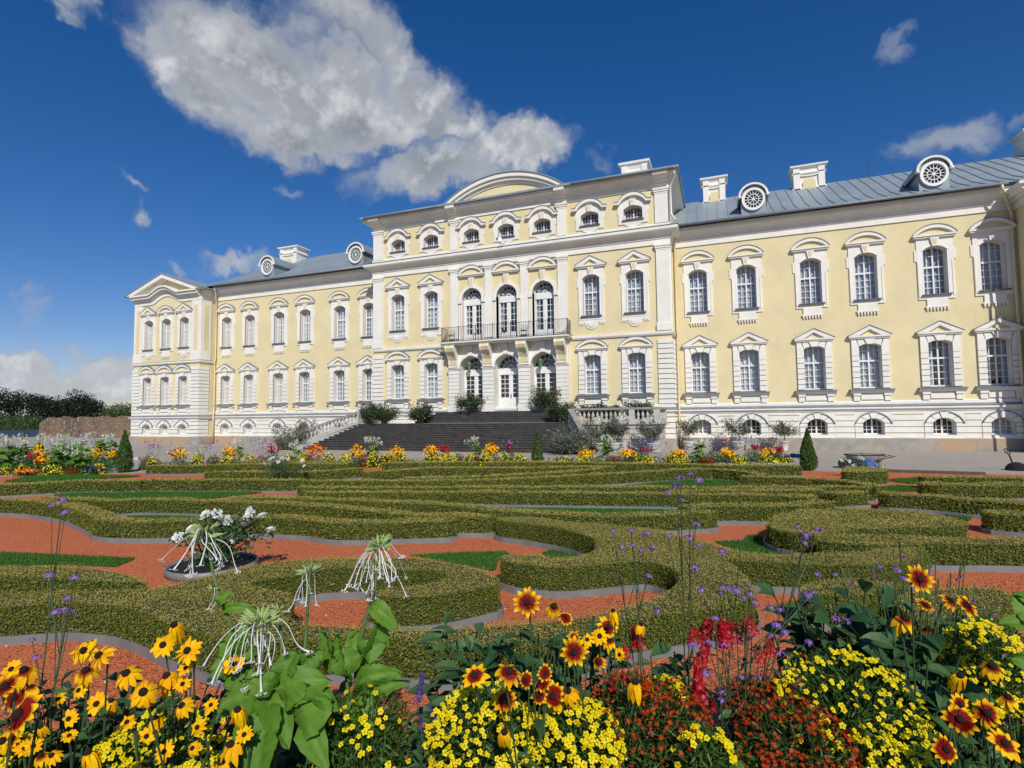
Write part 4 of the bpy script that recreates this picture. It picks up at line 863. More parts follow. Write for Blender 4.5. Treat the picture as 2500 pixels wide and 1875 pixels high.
LAWN = [[(-80, 1349), (0, 1349), (130, 1354), (330, 1363), (316, 1371), (282, 1384), (215, 1381), (108, 1379), (0, 1385), (-80, 1385)],
        [(10, 1177), (60, 1166), (130, 1161), (220, 1161), (345, 1163), (300, 1167), (200, 1171), (170, 1178)],
        [(130, 1209), (190, 1204), (420, 1201), (600, 1199), (640, 1203), (520, 1217), (300, 1222), (160, 1217)],
        [(305, 1263), (330, 1257), (500, 1257), (575, 1262), (520, 1273), (380, 1277)],
        [(1000, 1356), (1100, 1350), (1235, 1346), (1250, 1360), (1217, 1366), (1212, 1391), (1199, 1394), (1134, 1380), (1062, 1368)],
        [(1322, 1350), (1360, 1338), (1420, 1332), (1452, 1335), (1441, 1350), (1405, 1364), (1340, 1363)],
        [(1744, 1323), (1816, 1319), (1823, 1307), (1856, 1309), (1870, 1325), (1921, 1336), (1925, 1352), (1860, 1354), (1800, 1346)],
        [(1150, 1232), (1250, 1231), (1400, 1234), (1600, 1238), (1684, 1243), (1684, 1260), (1500, 1266), (1250, 1258)],
        [(1500, 1191), (1620, 1177), (1700, 1172), (1800, 1174), (1804, 1184), (1790, 1188), (1700, 1192)],
        [(2240, 1241), (2375, 1240), (2389, 1251), (2366, 1272), (2345, 1270)],
        [(2132, 1191), (2193, 1186), (2256, 1191), (2256, 1200), (2130, 1200)],
        [(2155, 1173), (2244, 1167), (2263, 1175), (2225, 1182)]]
for L_ in LAWN:
    p = P2(L_, G+.012); m = MB(); m.add([(x, y, G+.012) for x, y in p], [tuple(range(len(p)))]); g = tag(m.build('lawn', 'lawn base'), kind='structure')
    d = depth((*np.mean(p, 0), G)); bl = max(.035, .0042*d); q = sample(p, min(5200, 9.0/bl**2), 12000); n = len(q)
    P = np.c_[q, np.full(n, G+.012+bl*.35)]; V = leaves(P, bl, .22, np.c_[rng.normal(size=(n, 2)), np.zeros(n)], .3, along=np.tile((0, 0, 1.0), (n, 1)))
    tag(quads('grass', V, 'grass blade', None, (*np.mean(p, 0), G), tint=tints(n)), kind='stuff')
# loose chips on the nearest red gravel, pale flecks and fallen leaves
q = sample(P2([(0, 1450), (480, 1500), (700, 1480), (1640, 1440), (1700, 1600), (2500, 1400), (2500, 1600), (1200, 1700), (0, 1700)], G), 260, 9000); n = len(q)
V = leaves(np.c_[q, np.full(n, G+.016)], .022, .7, np.tile((0, 0, 1.0), (n, 1)), .6)
leafmat('chip', (.30, .07, .03), (.60, .20, .09), (.62, .50, .42), .0, .9, .1)
tag(quads('loose_chips', V, 'chip', None, (13, -30, G), tint=tints(n, .035)), kind='stuff')
# ================================================================== HEDGES
HH = .33
def hedge(label, px, width=None, h=HH, edge=True, zdz=0.0):
    zt = G+h+zdz; p = [np.array(q) for q in P2(px, zt)]
    if width:          # px is the front top edge, left to right
        n = len(p); off = []
        for i in range(n):
            d = p[min(i+1, n-1)]-p[max(i-1, 0)]; d /= np.linalg.norm(d); off.append(p[i]+np.array([-d[1], d[0]])*width)
        p = p+off[::-1]
    if area(p) < 0: p = p[::-1]
    # round the outline a little: one pass of corner cutting
    q = []
    for i in range(len(p)):
        a, b = p[i], p[(i+1) % len(p)]; q += [a*.8+b*.2, a*.2+b*.8]
    p = [tuple(v) for v in q]; c = np.mean(p, 0); dn = min(depth((x, y, zt)) for x, y in p); dn = max(3.2, dn); dm = max(3.4, .5*dn+.5*depth((*c, zt)))
    def offs(d_):
        r_ = []
        for i in range(len(p)):
            d = np.subtract(p[(i+1) % len(p)], p[i-1]); d = d/(np.linalg.norm(d)+1e-9); r_.append((p[i][0]+d[1]*d_, p[i][1]-d[0]*d_))
        return r_
    root = MB(); root.slab(offs(-.022), G-.02, zt-.03)
    base = (c[0], c[1], G); root.v = [(x-base[0], y-base[1], z-base[2]) for x, y, z in root.v]
    o = root.build('box_hedge', 'hedge core', None, base); tag(o, label, 'hedge', 'clipped box hedges of the parterre')
    L = float(np.clip(.0031*dm, .0155, .05)); V = []; T = []
    pa = abs(area(p)); t = sample(p, 2.3/L**2, 140000); n = len(t)
    per = [np.linalg.norm(np.subtract(p[(i+1) % len(p)], p[i])) for i in range(len(p))]; PL = sum(per)
    low = lambda q: .5+.5*np.sin(q[:, 0]*2.3+1.3*np.sin(q[:, 1]*1.9))*np.sin(q[:, 1]*2.7+np.sin(q[:, 0]*3.1))
    z = zt-.012+rng.normal(0, .008, n)+.012*np.sin(t[:, 0]*5)*np.sin(t[:, 1]*6)
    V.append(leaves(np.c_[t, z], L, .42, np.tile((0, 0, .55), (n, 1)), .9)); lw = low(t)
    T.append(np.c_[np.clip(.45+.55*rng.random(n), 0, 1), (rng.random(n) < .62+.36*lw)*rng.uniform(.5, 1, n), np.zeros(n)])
    ns = int(min(90000, PL*h*3.2/L**2)); u = rng.random(ns)*PL; cum = np.concatenate([[0], np.cumsum(per)]); k = np.clip(np.searchsorted(cum, u)-1, 0, len(p)-1)
    pa_ = np.array(p); A = pa_[k]; B = pa_[(k+1) % len(p)]; f = ((u-cum[k])/np.maximum(np.array(per)[k], 1e-6))[:, None]; q = A+(B-A)*f; d = unit(B-A); nr = np.c_[d[:, 1], -d[:, 0]]
    zz = G+.03+(h-.03)*rng.random(ns)**.85; q = q-nr*(.004+rng.normal(0, .012, ns)[:, None])
    keep = ((CAM[:2]-q)*nr).sum(1) > -.2; q, zz, nr = q[keep], zz[keep], nr[keep]; ns = len(q)
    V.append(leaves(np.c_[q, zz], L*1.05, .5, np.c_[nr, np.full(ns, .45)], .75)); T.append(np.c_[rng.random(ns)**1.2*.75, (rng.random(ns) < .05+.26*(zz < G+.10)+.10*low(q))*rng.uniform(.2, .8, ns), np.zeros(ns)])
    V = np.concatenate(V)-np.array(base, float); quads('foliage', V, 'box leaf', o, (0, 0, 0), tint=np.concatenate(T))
    if edge:
        eh = .08 if dn < 11 else .055; e = MB(); n = len(p); P_ = [np.array(v) for v in p]; out = []
        for i in range(n):
            d = P_[(i+1) % n]-P_[i-1]; d /= np.linalg.norm(d)+1e-9; out.append(P_[i]+np.array([d[1], -d[0]])*.035)
        v = [(x-base[0], y-base[1], zz_) for zz_ in (-.02, eh) for x, y in out]+[(x-base[0], y-base[1], eh) for x, y in [tuple(o_*.0+P_[i]*1.0+(P_[i]-out[i])*-.6) for i, o_ in enumerate(out)]]
        e.add(v, [(i, (i+1) % n, (i+1) % n+n, i+n) for i in range(n)]+[(i+n, (i+1) % n+n, (i+1) % n+2*n, i+2*n) for i in range(n)])
        e.build('edging', 'edging steel', o)
    return o
mat('hedge core', (.045, .055, .014), .95, .4, 14, .8, 40)
hedge('large near scroll hedge curling round the small oval lawn and running on to the front', [(1213, 1258), (1315, 1263), (1400, 1270), (1508, 1281), (1602, 1289), (1653, 1301), (1725, 1319), (1754, 1328), (1816, 1343), (1888, 1349), (1960, 1351), (2060, 1346), (2160, 1338), (2240, 1332), (2262, 1340), (2230, 1366), (2150, 1377), (2069, 1376), (1979, 1375), (1834, 1369), (1770, 1362), (1798, 1380), (1827, 1409), (1841, 1427), (1845, 1450), (1816, 1468), (1725, 1487), (1617, 1497), (1490, 1518), (1423, 1539), (1315, 1561), (1170, 1568), (1025, 1566), (946, 1557), (880, 1548),
      (880, 1520), (931, 1526), (1062, 1529), (1181, 1520), (1387, 1504), (1500, 1482), (1545, 1467), (1634, 1440), (1662, 1405), (1650, 1387), (1602, 1371), (1563, 1366), (1472, 1375), (1400, 1381), (1351, 1382), (1270, 1376), (1225, 1365), (1217, 1357), (1243, 1348), (1322, 1347), (1333, 1357), (1405, 1360), (1441, 1346), (1456, 1330), (1452, 1313), (1387, 1292), (1297, 1277), (1213, 1268)])
hedge('near spiral hedge left of centre winding round a hollow beside the white tobacco flowers', [(-70, 1450), (0, 1447), (181, 1438), (362, 1433), (448, 1416), (542, 1391), (633, 1373), (700, 1362), (808, 1357), (989, 1355), (1062, 1362), (1134, 1375), (1199, 1393), (1221, 1410), (1217, 1422), (1170, 1432), (1080, 1449), (989, 1455), (910, 1450), (893, 1441), (960, 1431), (1054, 1421), (1091, 1408), (1091, 1398), (1026, 1387), (975, 1388), (895, 1382), (790, 1385), (723, 1398), (633, 1413), (600, 1427), (669, 1439), (718, 1447), (712, 1472), (690, 1498), (740, 1516), (885, 1522), (885, 1547), (790, 1556), (650, 1563), (542, 1562), (506, 1548), (416, 1522), (362, 1496), (289, 1475), (181, 1467), (108, 1471), (0, 1478), (-70, 1482)], zdz=.004)
hedge('low dark hedge below the lawn strip at the left edge of the parterre', [(-80, 1377), (0, 1378), (108, 1375), (217, 1381), (275, 1388), (325, 1400), (366, 1421), (325, 1420), (181, 1412), (0, 1403), (-80, 1401)])
hedge('right spiral hedge round a dark leafy hollow beside the red path', [(1863, 1277), (1893, 1253), (1960, 1241), (2049, 1237), (2150, 1239), (2239, 1246), (2320, 1259), (2362, 1271), (2358, 1281), (2253, 1285), (2150, 1288), (2090, 1291), (2041, 1298), (1985, 1300), (1906, 1293)][:-2]+[(2000, 1302), (1940, 1299), (1890, 1290)])
hedge('long hedge band curving from the right spiral to the right edge of the picture', [(1905, 1292), (1990, 1299), (2100, 1300), (2253, 1306), (2360, 1311), (2500, 1306), (2600, 1306), (2600, 1328), (2400, 1325), (2290, 1326), (2200, 1320), (2100, 1315), (2000, 1306), (1940, 1299)], zdz=.006)
hedge('thin hedge rib between the right spiral and the near scroll', [(1990, 1316), (2070, 1325), (2150, 1330), (2230, 1328), (2262, 1326)], .22, zdz=.002)
hedge('short rounded hedge right of the grey edged gap, behind the dark leaves', [(1948, 1438), (1952, 1425), (1990, 1415), (2069, 1411), (2180, 1415), (2230, 1426), (2150, 1440), (2060, 1451), (1975, 1446)])
hedge('olive hedge block by the red gravel at the lower right', [(2180, 1470), (2200, 1441), (2311, 1428), (2364, 1425), (2438, 1431), (2466, 1441), (2469, 1476), (2440, 1530), (2250, 1520)])
hedge('long hedge behind the white rose bush with its square front corner', [(-60, 1219), (0, 1220), (81, 1224), (163, 1236), (215, 1256), (240, 1272), (380, 1274), (520, 1268), (663, 1263), (744, 1267), (820, 1277), (907, 1276), (1040, 1272), (1112, 1270)], .34)
hedge('straight hedge behind the small lawn with the long grey kerb at left', [(90, 1215), (190, 1219), (285, 1223), (339, 1219), (434, 1220), (608, 1226), (730, 1231), (853, 1241), (961, 1254), (1100, 1260), (1205, 1261)], .34, zdz=.003)
hedge('hedge in front of the long middle lawn strip', [(549, 1214), (730, 1217), (853, 1221), (961, 1225), (1108, 1233), (1217, 1248), (1325, 1252), (1434, 1260), (1542, 1259), (1600, 1257), (1758, 1249)], .36, zdz=.001)
hedge('hedge with bare brown twigs behind the long middle lawn strip', [(740, 1202), (1000, 1202), (1190, 1201), (1380, 1203), (1600, 1205), (1771, 1207), (1934, 1210), (1990, 1214)], .36)
hedge('narrow middle hedge running level across the whole parterre', [(720, 1190), (1000, 1190), (1190, 1189), (1407, 1188.5), (1600, 1189), (1744, 1191), (1907, 1189), (2050, 1188), (2130, 1190)], .36, zdz=.002)
hedge('short hedge rib between two long level hedges on the right', [(1640, 1200), (1771, 1197), (1920, 1197), (2020, 1196)], .34, zdz=.004)
hedge('square hedge block with dark left end by the red gap', [(2051, 1206), (2090, 1202), (2128, 1200)], .42)
hedge('hedge with a rounded right end before the red gap and spiral', [(1684, 1240), (1758, 1234), (1907, 1236), (2015, 1229), (2046, 1221)], .42)
hedge('thick left hedge with dark upright end faces beside the far lawn', [(-60, 1187), (0, 1184), (119, 1178), (178, 1174), (340, 1174), (352, 1172), (600, 1171.5), (731, 1172)], .42)
hedge('long hedge curving over the upper green lawn patch', [(731, 1173), (1000, 1174), (1163, 1172), (1271, 1168), (1380, 1162), (1600, 1150), (1722, 1143), (1806, 1149), (1850, 1158)], .38, zdz=.003)
hedge('dark sided hedge right of the upper green lawn patch', [(1806, 1162), (1907, 1165), (2015, 1170), (2070, 1175), (2125, 1186)], .42)
hedge('hedge rib joining two curves in the middle distance', [(980, 1167), (1080, 1165), (1163, 1163), (1244, 1159), (1380, 1152), (1480, 1143)], .36, zdz=.002)
hedge('winding hedge at left ending in a hook before the stairs', [(494, 1153), (600, 1151), (730, 1153), (800, 1149), (842, 1146), (890, 1142)], .4)
hedge('brown twiggy hedge below the palace steps', [(890, 1152), (990, 1147), (1035, 1142), (1163, 1141), (1271, 1142), (1380, 1139), (1500, 1139)], .4)
hedge('rear hedge with a rounded dark end left of the yellow flower border', [(350, 1137), (452, 1137), (600, 1133), (700, 1131), (843, 1132)], .5)
hedge('rearmost thin hedge under the orange border flowers at left', [(569, 1127), (720, 1126), (850, 1128)], .35)
hedge('rearmost hedge left of the middle clipped cone', [(930, 1131), (1065, 1128), (1163, 1128.5)], .6)
hedge('rearmost hedge right of the middle clipped cone up to the coloured cloth', [(1181, 1130), (1260, 1128), (1400, 1128), (1500, 1131), (1620, 1132), (1740, 1136), (1962, 1138)], .6)
hedge('deep green hedge right of the red gap running to the right edge', [(2149, 1205), (2253, 1210), (2388, 1221), (2500, 1229), (2600, 1238)], .5)
hedge('farthest right hedge beside the yard and the shovel', [(2263, 1165), (2415, 1166), (2500, 1167), (2620, 1170)], .5)
hedge('far right hedge with flat tan top and square left end', [(2257, 1182), (2415, 1186), (2500, 1183), (2620, 1184)], .6)
hedge('hedge with steep dark left end at the right edge above the spiral', [(2399, 1251), (2500, 1259), (2620, 1266)], .5)
hedge('oval hedge block below the wheelbarrow dotted with white roses', [(2050, 1150), (2100, 1153), (2165, 1150), (2166, 1140), (2100, 1137), (2060, 1140)], zdz=.05)
# ================================================================== BACKGROUND
def wobble_wall():
    m = MB(); x = np.linspace(-70.5, -44, 54); top = 2.55+.12*np.sin(x*1.7)+.06*np.sin(x*4.1)-np.clip((-68.8-x), 0, 9)*.45
    n = len(x); v = []
    for i in range(n):
        e = 1.2*np.clip((-69.6-x[i]), 0, 1)
        for y, z in ((9.7+.05*math.sin(x[i]*3.3), -.1), (9.75+.07*math.sin(x[i]*2.3+1), .5*top[i]), (9.8+.06*math.sin(x[i]*5), top[i]), (10.5, top[i]-.05), (10.6, -.1)): v.append((x[i], y+e*0, z))
    m.add(v, [(5*i+j, 5*i+5+j, 5*i+6+j, 5*i+1+j) for i in range(n-1) for j in range(4)]+[(0, 1, 2, 3, 4)]); return m
o = wobble_wall().build('rubble_wall', 'rubble'); tag(o, 'old brown rubble stone wall left of the palace', 'wall')
o = MB().box(-92, -70.8, 11, 11.15, -.1, .95).build('low_fence', 'rubble blue'); tag(o, 'low dark blue fence left of the rubble wall', 'fence')
def crown_pts(blobs, dens):
    P = []
    for c, r in blobs:
        n = int(dens*np.prod(r)**(2/3)*4); d = unit(rng.normal(size=(n, 3))); q = np.array(c)+d*np.array(r)*(rng.random(n)**.35)[:, None]
        P.append(q)
    return np.concatenate(P)
def tree(name, base, h, wd, leafm, label, cat, group, L=.35, dens=30, trunk=.3, nb=9, bushy=.25, seed=0):
    """trunk with limbs, crown of leaf clumps (local coordinates around the base)"""
    global rng
    r0 = np.random.default_rng(seed+11); root = empty(name, tuple(base), label, cat, group)
    t = MB(); t.tube([(0, 0, -.1), (.1*wd*.2, 0, h*.3), (0, .05, h*.75)], trunk, 7, trunk*.3); blobs = []
    for k in range(nb):
        a = r0.random()*6.28; z = h*(bushy+(.93-bushy)*r0.random()**.8); rr = wd*.5*(1-abs((z/h-.55))*1.1)*r0.uniform(.35, .95); c = (rr*math.cos(a), rr*math.sin(a), z)
        s = wd*r0.uniform(.16, .28); blobs.append((c, (s*1.15, s*1.1, s*.85))); t.tube([(0, 0, h*r0.uniform(.2, .45)), (c[0]*.6, c[1]*.6, z*.85), c], trunk*.35, 5, trunk*.08)
    t.build('trunk', 'bark', root)
    P = crown_pts(blobs, dens/L**2*.06); n = len(P); V = leaves(P, L, .55); quads('crown', V, leafm, root, tint=tints(n)); return root
TR = [(-30, 975, 953, 9, 0), (30, 975, 952, 8, 1), (75, 975, 958, 8, 2), (100, 985, 966, 6, 3), (125, 990, 982, 6, 4), (150, 985, 978, 7, 5), (172, 985, 957, 10, 6), (192, 990, 964, 6, 7), (214, 1000, 979, 4.2, 8), (245, 1000, 976, 6.5, 9)]
TL = ['dark tall tree at the left edge of the picture', 'dark broad tree second from the left edge', 'dark flat topped tree third from the left in the row', 'small dark tree filling the row between taller ones', 'low dark tree in the dip of the row', 'dark tree just left of the tallest crown', 'dark tree with the tallest rounded crown left of the palace', 'dark tree leaning on the right flank of the tallest crown', 'small slim tree standing alone in the gap', 'separate tree with open crown nearest the palace']
for (x, yb, yt, wd, sd_), lb in zip(TR, TL):
    p = atY(x, 1040, 60+4*(sd_ % 3)); c = depth(p); zt = atY(x, yt-6, p[1])[2]; tree('dark_tree', (p[0], p[1], -.2), zt*.93+.2, wd*1.25, 'shaded tree leaf', lb, 'tree', 'row of dark trees beyond the wall', L=.5, dens=46, trunk=.35, nb=13, bushy=.15, seed=sd_)
for x, yt, Y, wd, lb in ((10, 1015, 30, 7, 'dim green bush below the dark trees at the left edge'), (48, 1022, 28, 6, 'dim green bush left of the end of the rubble wall'), (82, 1026, 26, 6, 'dim green bush hiding the end of the rubble wall')):
    p = atY(x, 1040, Y); tree('dim_bush', (p[0], p[1], -.2), atY(x, yt, Y)[2]+.3, wd, 'bush leaf', lb, 'bush', 'bushes before the dark trees', L=.3, dens=40, trunk=.1, nb=9, bushy=.1, seed=x+50)
p = atY(300, 1000, 16); tree('green_bush', (p[0], p[1], 0), atY(300, 992, 16)[2], 6.0, 'bush leaf', 'green bush showing above the rubble wall beside the palace corner', 'bush', None, L=.26, dens=50, trunk=.1, nb=10, bushy=.3, seed=3)
# far bank of ground so that the meadow edge is not bare
m = MB(); m.box(-400, 300, 95, 99, -.3, 3.4); V = None
q = rng.random((2600, 2))*np.array([380, 4.0])+np.array([-400, 84]); V = leaves(np.c_[q, rng.random(2600)**1.6*4.5], 1.6, .8); tag(quads('distant_wood', V, 'shaded tree leaf', None, (-200, 86, 0), tint=tints(2600)), kind='stuff')
n = 9000; a = rng.uniform(1.25, 3.7, n); r = 175+rng.uniform(-9, 9, n); P = np.c_[CAM[0]-r*np.sin(a), CAM[1]+r*np.cos(a), 11*rng.random(n)*(1+.25*np.sin(a*40)+.2*np.sin(a*93))]; tag(quads('garden_wood', leaves(P, 3.2, .8), 'shaded tree leaf', None, (-120, -90, 0), tint=tints(n)), kind='stuff')  # unseen ring of trees, added so the window panes reflect something dark
# ================================================================== POTTED PLANTS, CONES, ROSES
def pot_mesh(kind):
    m = MB()
    if kind == 'tall': m.lathe([(.20, 0), (.21, .04), (.19, .08), (.33, .58), (.36, .60), (.36, .66), (.31, .67), (.30, .60)], n=14)
    elif kind == 'tub': m.lathe([(.10, 0), (.18, .03), (.10, .12), (.24, .18), (.36, .32), (.38, .52), (.42, .55), (.42, .60), (.36, .60), (.34, .54)], n=16)
    else: m.lathe([(.18, 0), (.19, .02), (.24, .28), (.27, .29), (.27, .34), (.22, .34), (.21, .3)], n=14)
    return m
def potted(base, pot, potmat, trunk_h, cr, ch, leafm, label, cat='potted tree', group=None, L=.09, dens=1.0, pink=0.0, name='potted_tree', seed=0):
    r0 = np.random.default_rng(seed); root = empty(name, tuple(base), label, cat, group); H = .46 if pot != 'clay' else .34
    if pot:
        pm_ = pot_mesh(pot); k_ = .82 if pot != 'clay' else 1.0; pm_.v = [(a*k_, b*k_, c*k_) for a, b, c in pm_.v]; pm_.build('planter', potmat, root, smooth=True)
    else: H = 0
    t = MB(); top = H+trunk_h
    if trunk_h > .3: t.tube([(0, 0, H-.1), (.03, .02, H+trunk_h*.6), (0, 0, top+.1)], .025, 6)
    tips = []
    for k in range(14 if trunk_h > .3 else 22):
        a = r0.random()*6.28; rr = cr*r0.uniform(.3, 1)**.7; z = top+ch*r0.uniform(.1, 1.0)*math.sqrt(max(.05, 1-(rr/cr)**2*.75)); q = (rr*math.cos(a), rr*math.sin(a), z); tips.append(q); z0 = top if trunk_h > .3 else max(0, H-.1)
        t.tube([(0, 0, z0), (q[0]*.45, q[1]*.45, z0+(z-z0)*.6), q], .010, 4, .004)
    t.build('branches', 'bark', root); P = []; Dd = []
    for q in tips:
        n = int(55*dens); f = r0.uniform(.35, 1.08, n)[:, None]; z0 = top if trunk_h > .3 else H; c = np.array([0, 0, z0])+(np.array(q)-(0, 0, z0))*f; P.append(c+r0.normal(0, cr*.13, (n, 3))); Dd.append(np.tile(unit(np.array(q)-(0, 0, z0)), (n, 1)))
    P = np.concatenate(P); n = len(P); V = leaves(P, L, .3, None, along=np.concatenate(Dd)); quads('foliage', V, leafm, root, tint=tints(n, pink)); return root
def gz(Y): return G if Y < -9 else max(0, G*(-Y-1)/8)
for x, Y, lb, i in ((1465, -6.4, 'grey green standard tree in a white urn before the left end of the right terrace', 0), (1500, -6.0, 'grey green standard tree in a white urn under the middle of the terrace balustrade', 1), (1595, -6.0, 'grey green standard tree in a white urn at the terrace corner', 2)):
    p = atY(x, 1095, Y); potted((p[0], Y, gz(Y)), 'tub', 'white planter', .34, .78, 1.15, 'olive leaf', lb, group='small trees in white planters', L=.16, dens=1.9, seed=i)
for x, Y, lb, i, k in ((1682, -1.5, 'thin leaved small tree in a white urn left of the first basement window', 3, 'tub'), (1804, -1.3, 'thin leaved small tree in a white urn before the second basement window', 4, 'tub'), (1915, -1.3, 'thin leaved small tree in a tall tapered white planter', 5, 'tall')):
    p = atY(x, 1095, Y); potted((p[0], Y, gz(Y)), k, 'white planter', .42, .80, 1.15, 'olive leaf', lb, group='small trees in white planters', L=.15, dens=1.4, seed=i)
SH = [(1150, 1004, -2.35, 2.4, .95, 1.35, 'dark oleander in a clay pot before the left entrance arch'), (1332, 1003, -2.35, 2.4, 1.0, 1.45, 'dark oleander with pink blossoms before the right entrance arch'), (1372, 1030, -4.0, 1.68, .8, 1.5, 'tall thin oleander at the right end of the upper steps'), (1026, 1018, -4.3, 1.68, .75, 1.3, 'dark shrub standing alone on the left landing of the steps'), (903, 1034, -4.6, 1.68, .85, 1.35, 'dark round shrub beside the top of the left stair rail'), (938, 1036, -4.5, 1.68, .9, 1.3, 'dark shrub on the landing, second from the left stair rail'),
      (1441, 990, -3.6, 1.68, .55, 1.0, 'shrub behind the terrace balusters, nearest the steps'), (1482, 990, -3.6, 1.68, .65, .95, 'shrub with pink flowers behind the middle of the terrace balustrade'), (1556, 990, -3.4, 1.68, .8, 1.0, 'wide bright shrub behind the right part of the terrace balustrade'),
      (705, 1092, -8.6, .2, 1.0, 2.1, 'large grey green shrub left of the stair foot'), (749, 1040, -3.0, .05, .9, 2.1, 'shrub showing behind the left stair rail'), (1402, 1098, -9.0, .2, 1.15, 1.75, 'large grey green shrub at the right foot of the steps')]
for i, (x, y, Y, z, r, h, lb) in enumerate(SH):
    p = atY(x, y, Y); potted((p[0], Y, z), 'clay' if i < 9 else None, 'dark pot', .0, r*1.15, h-(.2 if i < 9 else 0), 'oleander leaf' if i < 9 else 'bush leaf' if i == 8 else 'olive leaf' if i > 8 else 'oleander leaf', lb, 'shrub', 'shrubs around the steps and terrace', L=.15, dens=3.2, pink=.03 if i in (1, 2, 7) else 0, name='potted_shrub' if i < 9 else 'garden_shrub', seed=i+20)
for x, yb, yt, wpx, dz, lb in ((303, 1151, 1053, 40, 20.0, 'narrow clipped evergreen cone at left before the palace corner'), (1312, 1130, 1057, 29, 21.5, 'narrow clipped evergreen cone in the middle before the steps'), (1974, 1147, 1048, 41, 17.9, 'narrow clipped evergreen cone at right before the basement windows')):
    b = atd(x, yb, dz); hh = (yb-yt)*dz/FPX; r = wpx*.5*dz/FPX; root = empty('evergreen_cone', (b[0], b[1], G), lb, 'conifer', 'clipped evergreen cones'); hh += b[2]-G
    t = MB(); t.tube([(0, 0, -.05), (0, 0, hh*.9)], .04, 6, .01); t.build('trunk', 'bark', root)
    n = 5200; u = rng.random(n)**.75; a = rng.random(n)*6.283; rad = r*(1-u**1.7)*np.minimum(1, .72+u*2)*rng.uniform(.72, 1.06, n)*(1+.1*np.sin(a*3+u*9)); P = np.c_[rad*np.cos(a), rad*np.sin(a), .03+u*hh*.99]
    V = leaves(P, .085, .35, np.c_[np.cos(a), np.sin(a), np.full(n, .2)], .7, along=np.tile((0, 0, 1.0), (n, 1))); quads('foliage', V, 'thuja leaf', root, tint=tints(n, .06))
    c = MB(); c.lathe([(.01, 0)]+[(r*.72*(1-uu**1.7)*min(1, .72+uu*2), uu*hh*.95) for uu in (0, .2, .4, .6, .8, .95)], n=10); c.build('inner_twigs', 'hedge core', root)
def blossom_pts(n, R_, zs): 
    d = unit(rng.normal(size=(n, 3))); d[:, 2] = np.abs(d[:, 2]); return d
# roses
def double_rose(): 
    V = []; 
    for k in range(26):
        a = k*2.4; e = .2+.055*k; L = .35+.028*k; c = np.array([math.cos(a)*math.sin(e), math.sin(a)*math.sin(e), math.cos(e)]); s = np.array([-math.sin(a), math.cos(a), 0]); b = c*.25*L; t = c*L*1.0+np.array([0, 0, .12*L]); V += [b-s*.1, t-s*.30*L, t+s*.30*L, b+s*.1]
    return np.array(V)
rose_me = quads('blossom', double_rose(), 'white petal', None, tint=np.c_[rng.random(26), np.zeros(26), np.zeros(26)]).data
for o in list(COL.objects):
    if o.data is rose_me: bpy.data.objects.remove(o)
def bloom(name, me, parent, loc, s, nrm=(0, 0, 1), spin=None, wrap=None):
    o = bpy.data.objects.new(name, me); COL.objects.link(o); o.parent = parent; o.location = loc
    q = Vector(nrm).to_track_quat('Z', 'Y').to_matrix() @ Matrix.Rotation(random.random()*6.28 if spin is None else spin, 3, 'Z')
    o.rotation_euler = q.to_euler(); o.scale = (s, s, s) if np.isscalar(s) else s; return o
def rose_bush(center, d, heads, gz_, label, ring=True, rr=.55):
    b = np.array(center); root = empty('rose_bush', (b[0], b[1], gz_), label, 'rose bush', 'white rose bushes'); t = MB(); P = []
    for x, y in heads:
        h = atd(x, y, d+rng.uniform(-.25, .25)); l = h-np.array([b[0], b[1], gz_]); bloom('blossom', rose_me, root, tuple(l), .062*rng.uniform(.8, 1.2), unit(np.array([.25, -.7, .8])+rng.normal(0, .3, 3)))
        t.tube([(rng.normal(0, .08), rng.normal(0, .08), 0), (l[0]*.5+rng.normal(0, .05), l[1]*.5, l[2]*.6), tuple(l)], .009, 4, .004)
        for f in np.linspace(.35, .98, 9): P.append(np.array([l[0]*(f*.6+.4*f*f), l[1]*f, l[2]*f]))
    t.build('stems', 'stem dark', root); P = np.concatenate([np.array(P)+rng.normal(0, .075, (len(P), 3)) for _ in range(15)]); quads('foliage', leaves(P, .05, .6), 'rud leaf', root, tint=tints(len(P)))
    return root
dr = 6.75; bc = atz(520, 1392, G)
rose_bush(bc, 6.7, [(503, 1258), (528, 1254), (557, 1271), (613, 1251), (606, 1262), (640, 1261), (603, 1280), (468, 1293), (436, 1312), (573, 1318), (661, 1295), (536, 1262)], G, 'white rose bush in a round steel edged bed of dark soil')
m = MB(); m.use('edging steel'); m.lathe([(.52, 0), (.52, .10), (.505, .10), (.505, .02)], n=40); m.use('black soil'); m.lathe([(.50, .0), (.50, .07), (.3, .09), (.01, .095)], n=24); o = m.build('round_rose_bed', None, None, (bc[0], bc[1], G), smooth=True); tag(o, 'round steel edged bed of black soil under the white roses', 'planting bed')
b2 = atd(690, 1160, 15.5); rose_bush((b2[0], b2[1]), 15.5, [(700, 1114), (690, 1120), (679, 1128), (703, 1121), (645, 1134), (664, 1131), (660, 1122), (738, 1126), (743, 1138), (668, 1119)], G, 'thin white rose bush standing among the far left hedges')
b3 = atd(2110, 1165, 16.0); rose_bush((b3[0], b3[1]), 16.0, [(2055, 1125), (2073, 1126), (2086, 1137), (2099, 1118), (2106, 1120), (2084, 1159), (2090, 1154), (2130, 1143), (2153, 1142), (2142, 1175), (2150, 1172), (2119, 1173), (2101, 1130), (2068, 1142)], G, 'white rose bush spilling over the oval hedge before the wheelbarrow')
